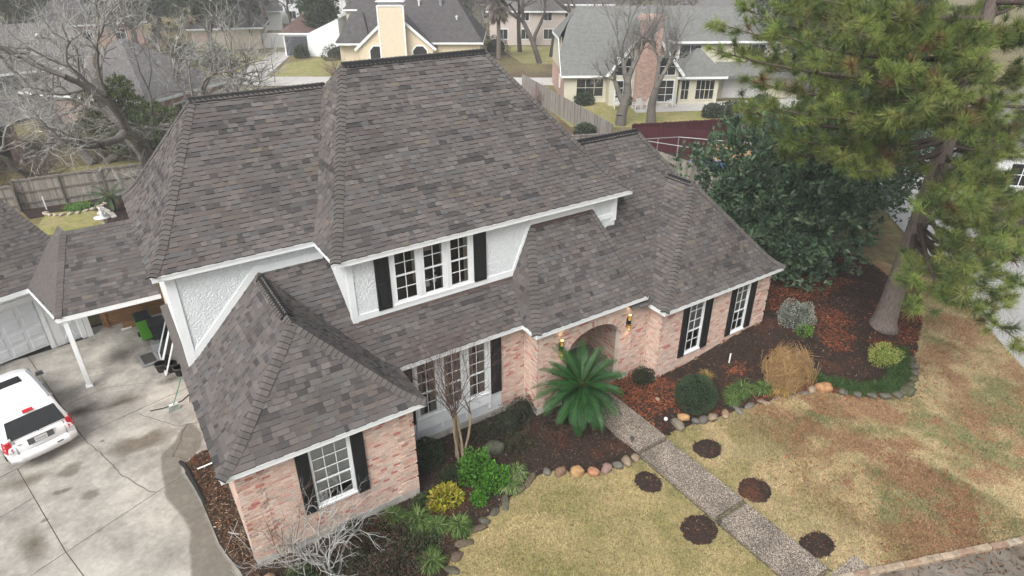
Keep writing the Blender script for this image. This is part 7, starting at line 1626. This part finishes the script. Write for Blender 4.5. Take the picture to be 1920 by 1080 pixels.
multi('twiggy_shrub', 'bare reddish shrub at the corner of the yellow house fence', 'shrub', (35.4, 38.2, 0), 30, dict(k=3, jit=.2, up=.03, tap=.85, side=.5, n=2), .03, .95, 2, barecol((.16, .10, .09), (.24, .16, .15)), 64, tilt=(10, 55))
# far bare trees: a few forms, copied
forms = [oak('bare_tree', 'x', (0, 0, 0), 1, .30, 4.2, 5, s_, (0, 6), P_=dict(OAK, side=.4, k=3), col=barecol((.12, .105, .095), (.19, .18, .17))) for s_ in (41, 42, 43)]
SP = [(20, 98), (27, 104), (12, 106), (38, 100), (48, 84), (43, 78), (56, 82), (63, 92), (70, 84), (80, 88), (50, 108), (34, 132), (24, 126), (8, 122), (-2, 96), (-12, 76), (-14, 100), (60, 62), (66, 52), (58, 58), (76, 60), (84, 54), (92, 80), (70, 70), (46, 122), (90, 104), (98, 66), (64, 112), (50, 46), (56, 42), (80, 44), (16, 140), (44, 142), (72, 128), (104, 90), (0, 130), (-20, 120), (22, 90), (30, 94), (36, 84), (40, 90), (17, 94), (10, 98), (33, 108), (52, 66), (57, 70), (54, 90), (49, 57), (64, 60), (26, 118), (41, 112), (58, 120), (5, 84), (-6, 82), (45, 100), (68, 100), (19, 110), (76, 74), (84, 64), (30, 126)]
LBT = ['rounded bare tree in the haze, one of many beyond the streets', 'forked bare tree in the haze, one of many beyond the streets', 'slender bare tree in the haze, one of many beyond the streets']
for i, (a, b) in enumerate(SP):
    f = forms[i % 3]; o = f if i < 3 else copy_tree(f); o.location = (a, b, 0); o.rotation_euler = (0, 0, i*1.7); s = .85+.5*((i*37) % 10)/10; o.scale = (s, s, s); o['label'] = LBT[i % 3]; o['group'] = 'bare trees in the distance'
FT = [(24, 108), (40, 124), (14, 120), (58, 98), (70, 112), (-4, 112), (84, 100), (48, 134), (30, 138), (96, 92), (30, 150), (10, 160), (52, 150), (70, 146), (90, 136), (110, 120), (124, 104), (130, 84), (-10, 150), (-28, 140), (110, 70), (120, 50), (40, 165), (80, 165), (100, 150)]
eg = broadleaf('evergreen_tree', 'x', (0, 0, 0), 5.5, 11, 420, 8, .7, LO, 'leaf', 77, .3, 14, .6, low=2)
for i, (a, b) in enumerate(FT):
    o = eg if i == 0 else copy_tree(eg); o.location = (a, b, 0); o.rotation_euler = (0, 0, i*2.1); s = .9+.07*(i % 5); o.scale = (s, s, s); o['label'] = 'dim evergreen at the misty skyline, one of a row'; o['group'] = 'evergreens at the skyline'
# skirted fan palm
fp = thing('fan_palm', 'fan palm with a skirt of dead fronds beyond the main ridge', 'palm', (46, 62, 0)); m = MB(); m.tube([(0, 0, -.1), (.05, 0, 3), (0, .05, 7.5)], [.34, .26, .24], 10, (.20, .17, .14)); m.build('trunk', 'bark', fp)
n = 420; a = RNG.uniform(0, 2*PI, n); el = RNG.uniform(-1.45, -.9, n); d = np.stack([np.cos(a)*np.cos(el), np.sin(a)*np.cos(el), np.sin(el)], 1); c = np.stack([.4*np.cos(a), .4*np.sin(a), RNG.uniform(5.6, 7.6, n)], 1)
leaves_mesh('skirt', c, d, RNG.uniform(1.0, 1.9, n), .22, np.array([(.16, .13, .10), (.22, .18, .14), (.12, .10, .08)])[RNG.integers(0, 3, n)], 'twig', fp)
n = 260; a = RNG.uniform(0, 2*PI, n); el = RNG.uniform(-.3, 1.3, n); d = np.stack([np.cos(a)*np.cos(el), np.sin(a)*np.cos(el), np.sin(el)], 1); c = np.array([[0, 0, 7.6]])+d*.5
leaves_mesh('crown', c, d, RNG.uniform(1.2, 1.9, n), .3, np.array([(.07, .10, .04), (.10, .13, .05)])[RNG.integers(0, 2, n)], 'leaf', fp)
# back-yard fountain statue, edging arc and marker
ft = thing('garden_statue', 'white cherub statue on a birdbath in the left back yard', 'statue', (-1.12, 26.6, -.03)); ft.scale = (.62, .62, .62)
m = MB(); m.lathe([(.28, 0), (.3, .06), (.12, .15), (.10, .8), (.2, .95), (.62, 1.08), (.66, 1.14), (.58, 1.13), (.1, 1.08)], 20); m.build('basin', 'plaster', ft, True)
m = MB(); m.lathe([(.16, 1.08), (.20, 1.2), (.15, 1.36), (.17, 1.52), (.13, 1.66), (.06, 1.72), (.11, 1.80), (.12, 1.9), (.07, 2.0), (.01, 2.03)], 14); m.tube([(.13, 0, 1.6), (.28, .05, 1.45), (.2, -.15, 1.35)], [.06, .05, .03], 7); m.tube([(-.13, 0, 1.6), (-.27, -.05, 1.5), (-.12, -.2, 1.42)], [.06, .05, .03], 7); m.build('figure', 'plaster', ft, True)
for k in range(12):
    a = PI+PI*.95*k/11; rock('edging_stone', ORDS[k]+' pale edging brick of the curved back-yard border, counted from the left', 'stone', (-2.35+1.55*math.cos(a)*.95, 31.0+.95*math.sin(a), .02), (.17, .10, .08), (.38, .33, .27), 'curved edging in the back yard', 200+k)
blade_clump('grass_patch', 'green grass tuft inside the curved edging of the back yard', 'grass clump', (-2.2, 31.0), 700, .35, [(.10, .20, .05), (.14, .24, .06)], .02, rad=.7)
m = MB(); m.lathe([(.035, -.1), (.035, .75), (.0, .76)], 8, (-3.75, 31.7, 0)); tag(m.build('white_stake', 'plaster'), 'white marker post before the left back fence', 'stake')
m = MB()
for k in range(8): a = k/8*PI*.5; m.obox((-1.3+.6*math.sin(a), 30.2-2.4*k/8, -.03), (.25, .1, 0), (-.05, .3, 0), (0, 0, .06))
tag(m.build('stepping_path', 'foundation'), 'curved pale path edge in the left back yard', 'path')
# ================================================================ mist
m = MB(); m.box(-260, 300, -80, 420, -1.2, 26.5); hz = m.build('haze', 'white'); stuff(hz); hz['label'] = 'thin pale mist over the neighbourhood'; hz['category'] = 'mist'
hm = bpy.data.materials.new('haze_air'); hm.use_nodes = True; nt = hm.node_tree
for n_ in list(nt.nodes): nt.nodes.remove(n_)
pv = nt.nodes.new('ShaderNodeVolumePrincipled'); pv.inputs['Color'].default_value = (.93, .95, .96, 1); pv.inputs['Density'].default_value = .0012; pv.inputs['Anisotropy'].default_value = .0
ou = nt.nodes.new('ShaderNodeOutputMaterial'); nt.links.new(pv.outputs[0], ou.inputs['Volume'])
hz.data.materials.clear(); hz.data.materials.append(hm)
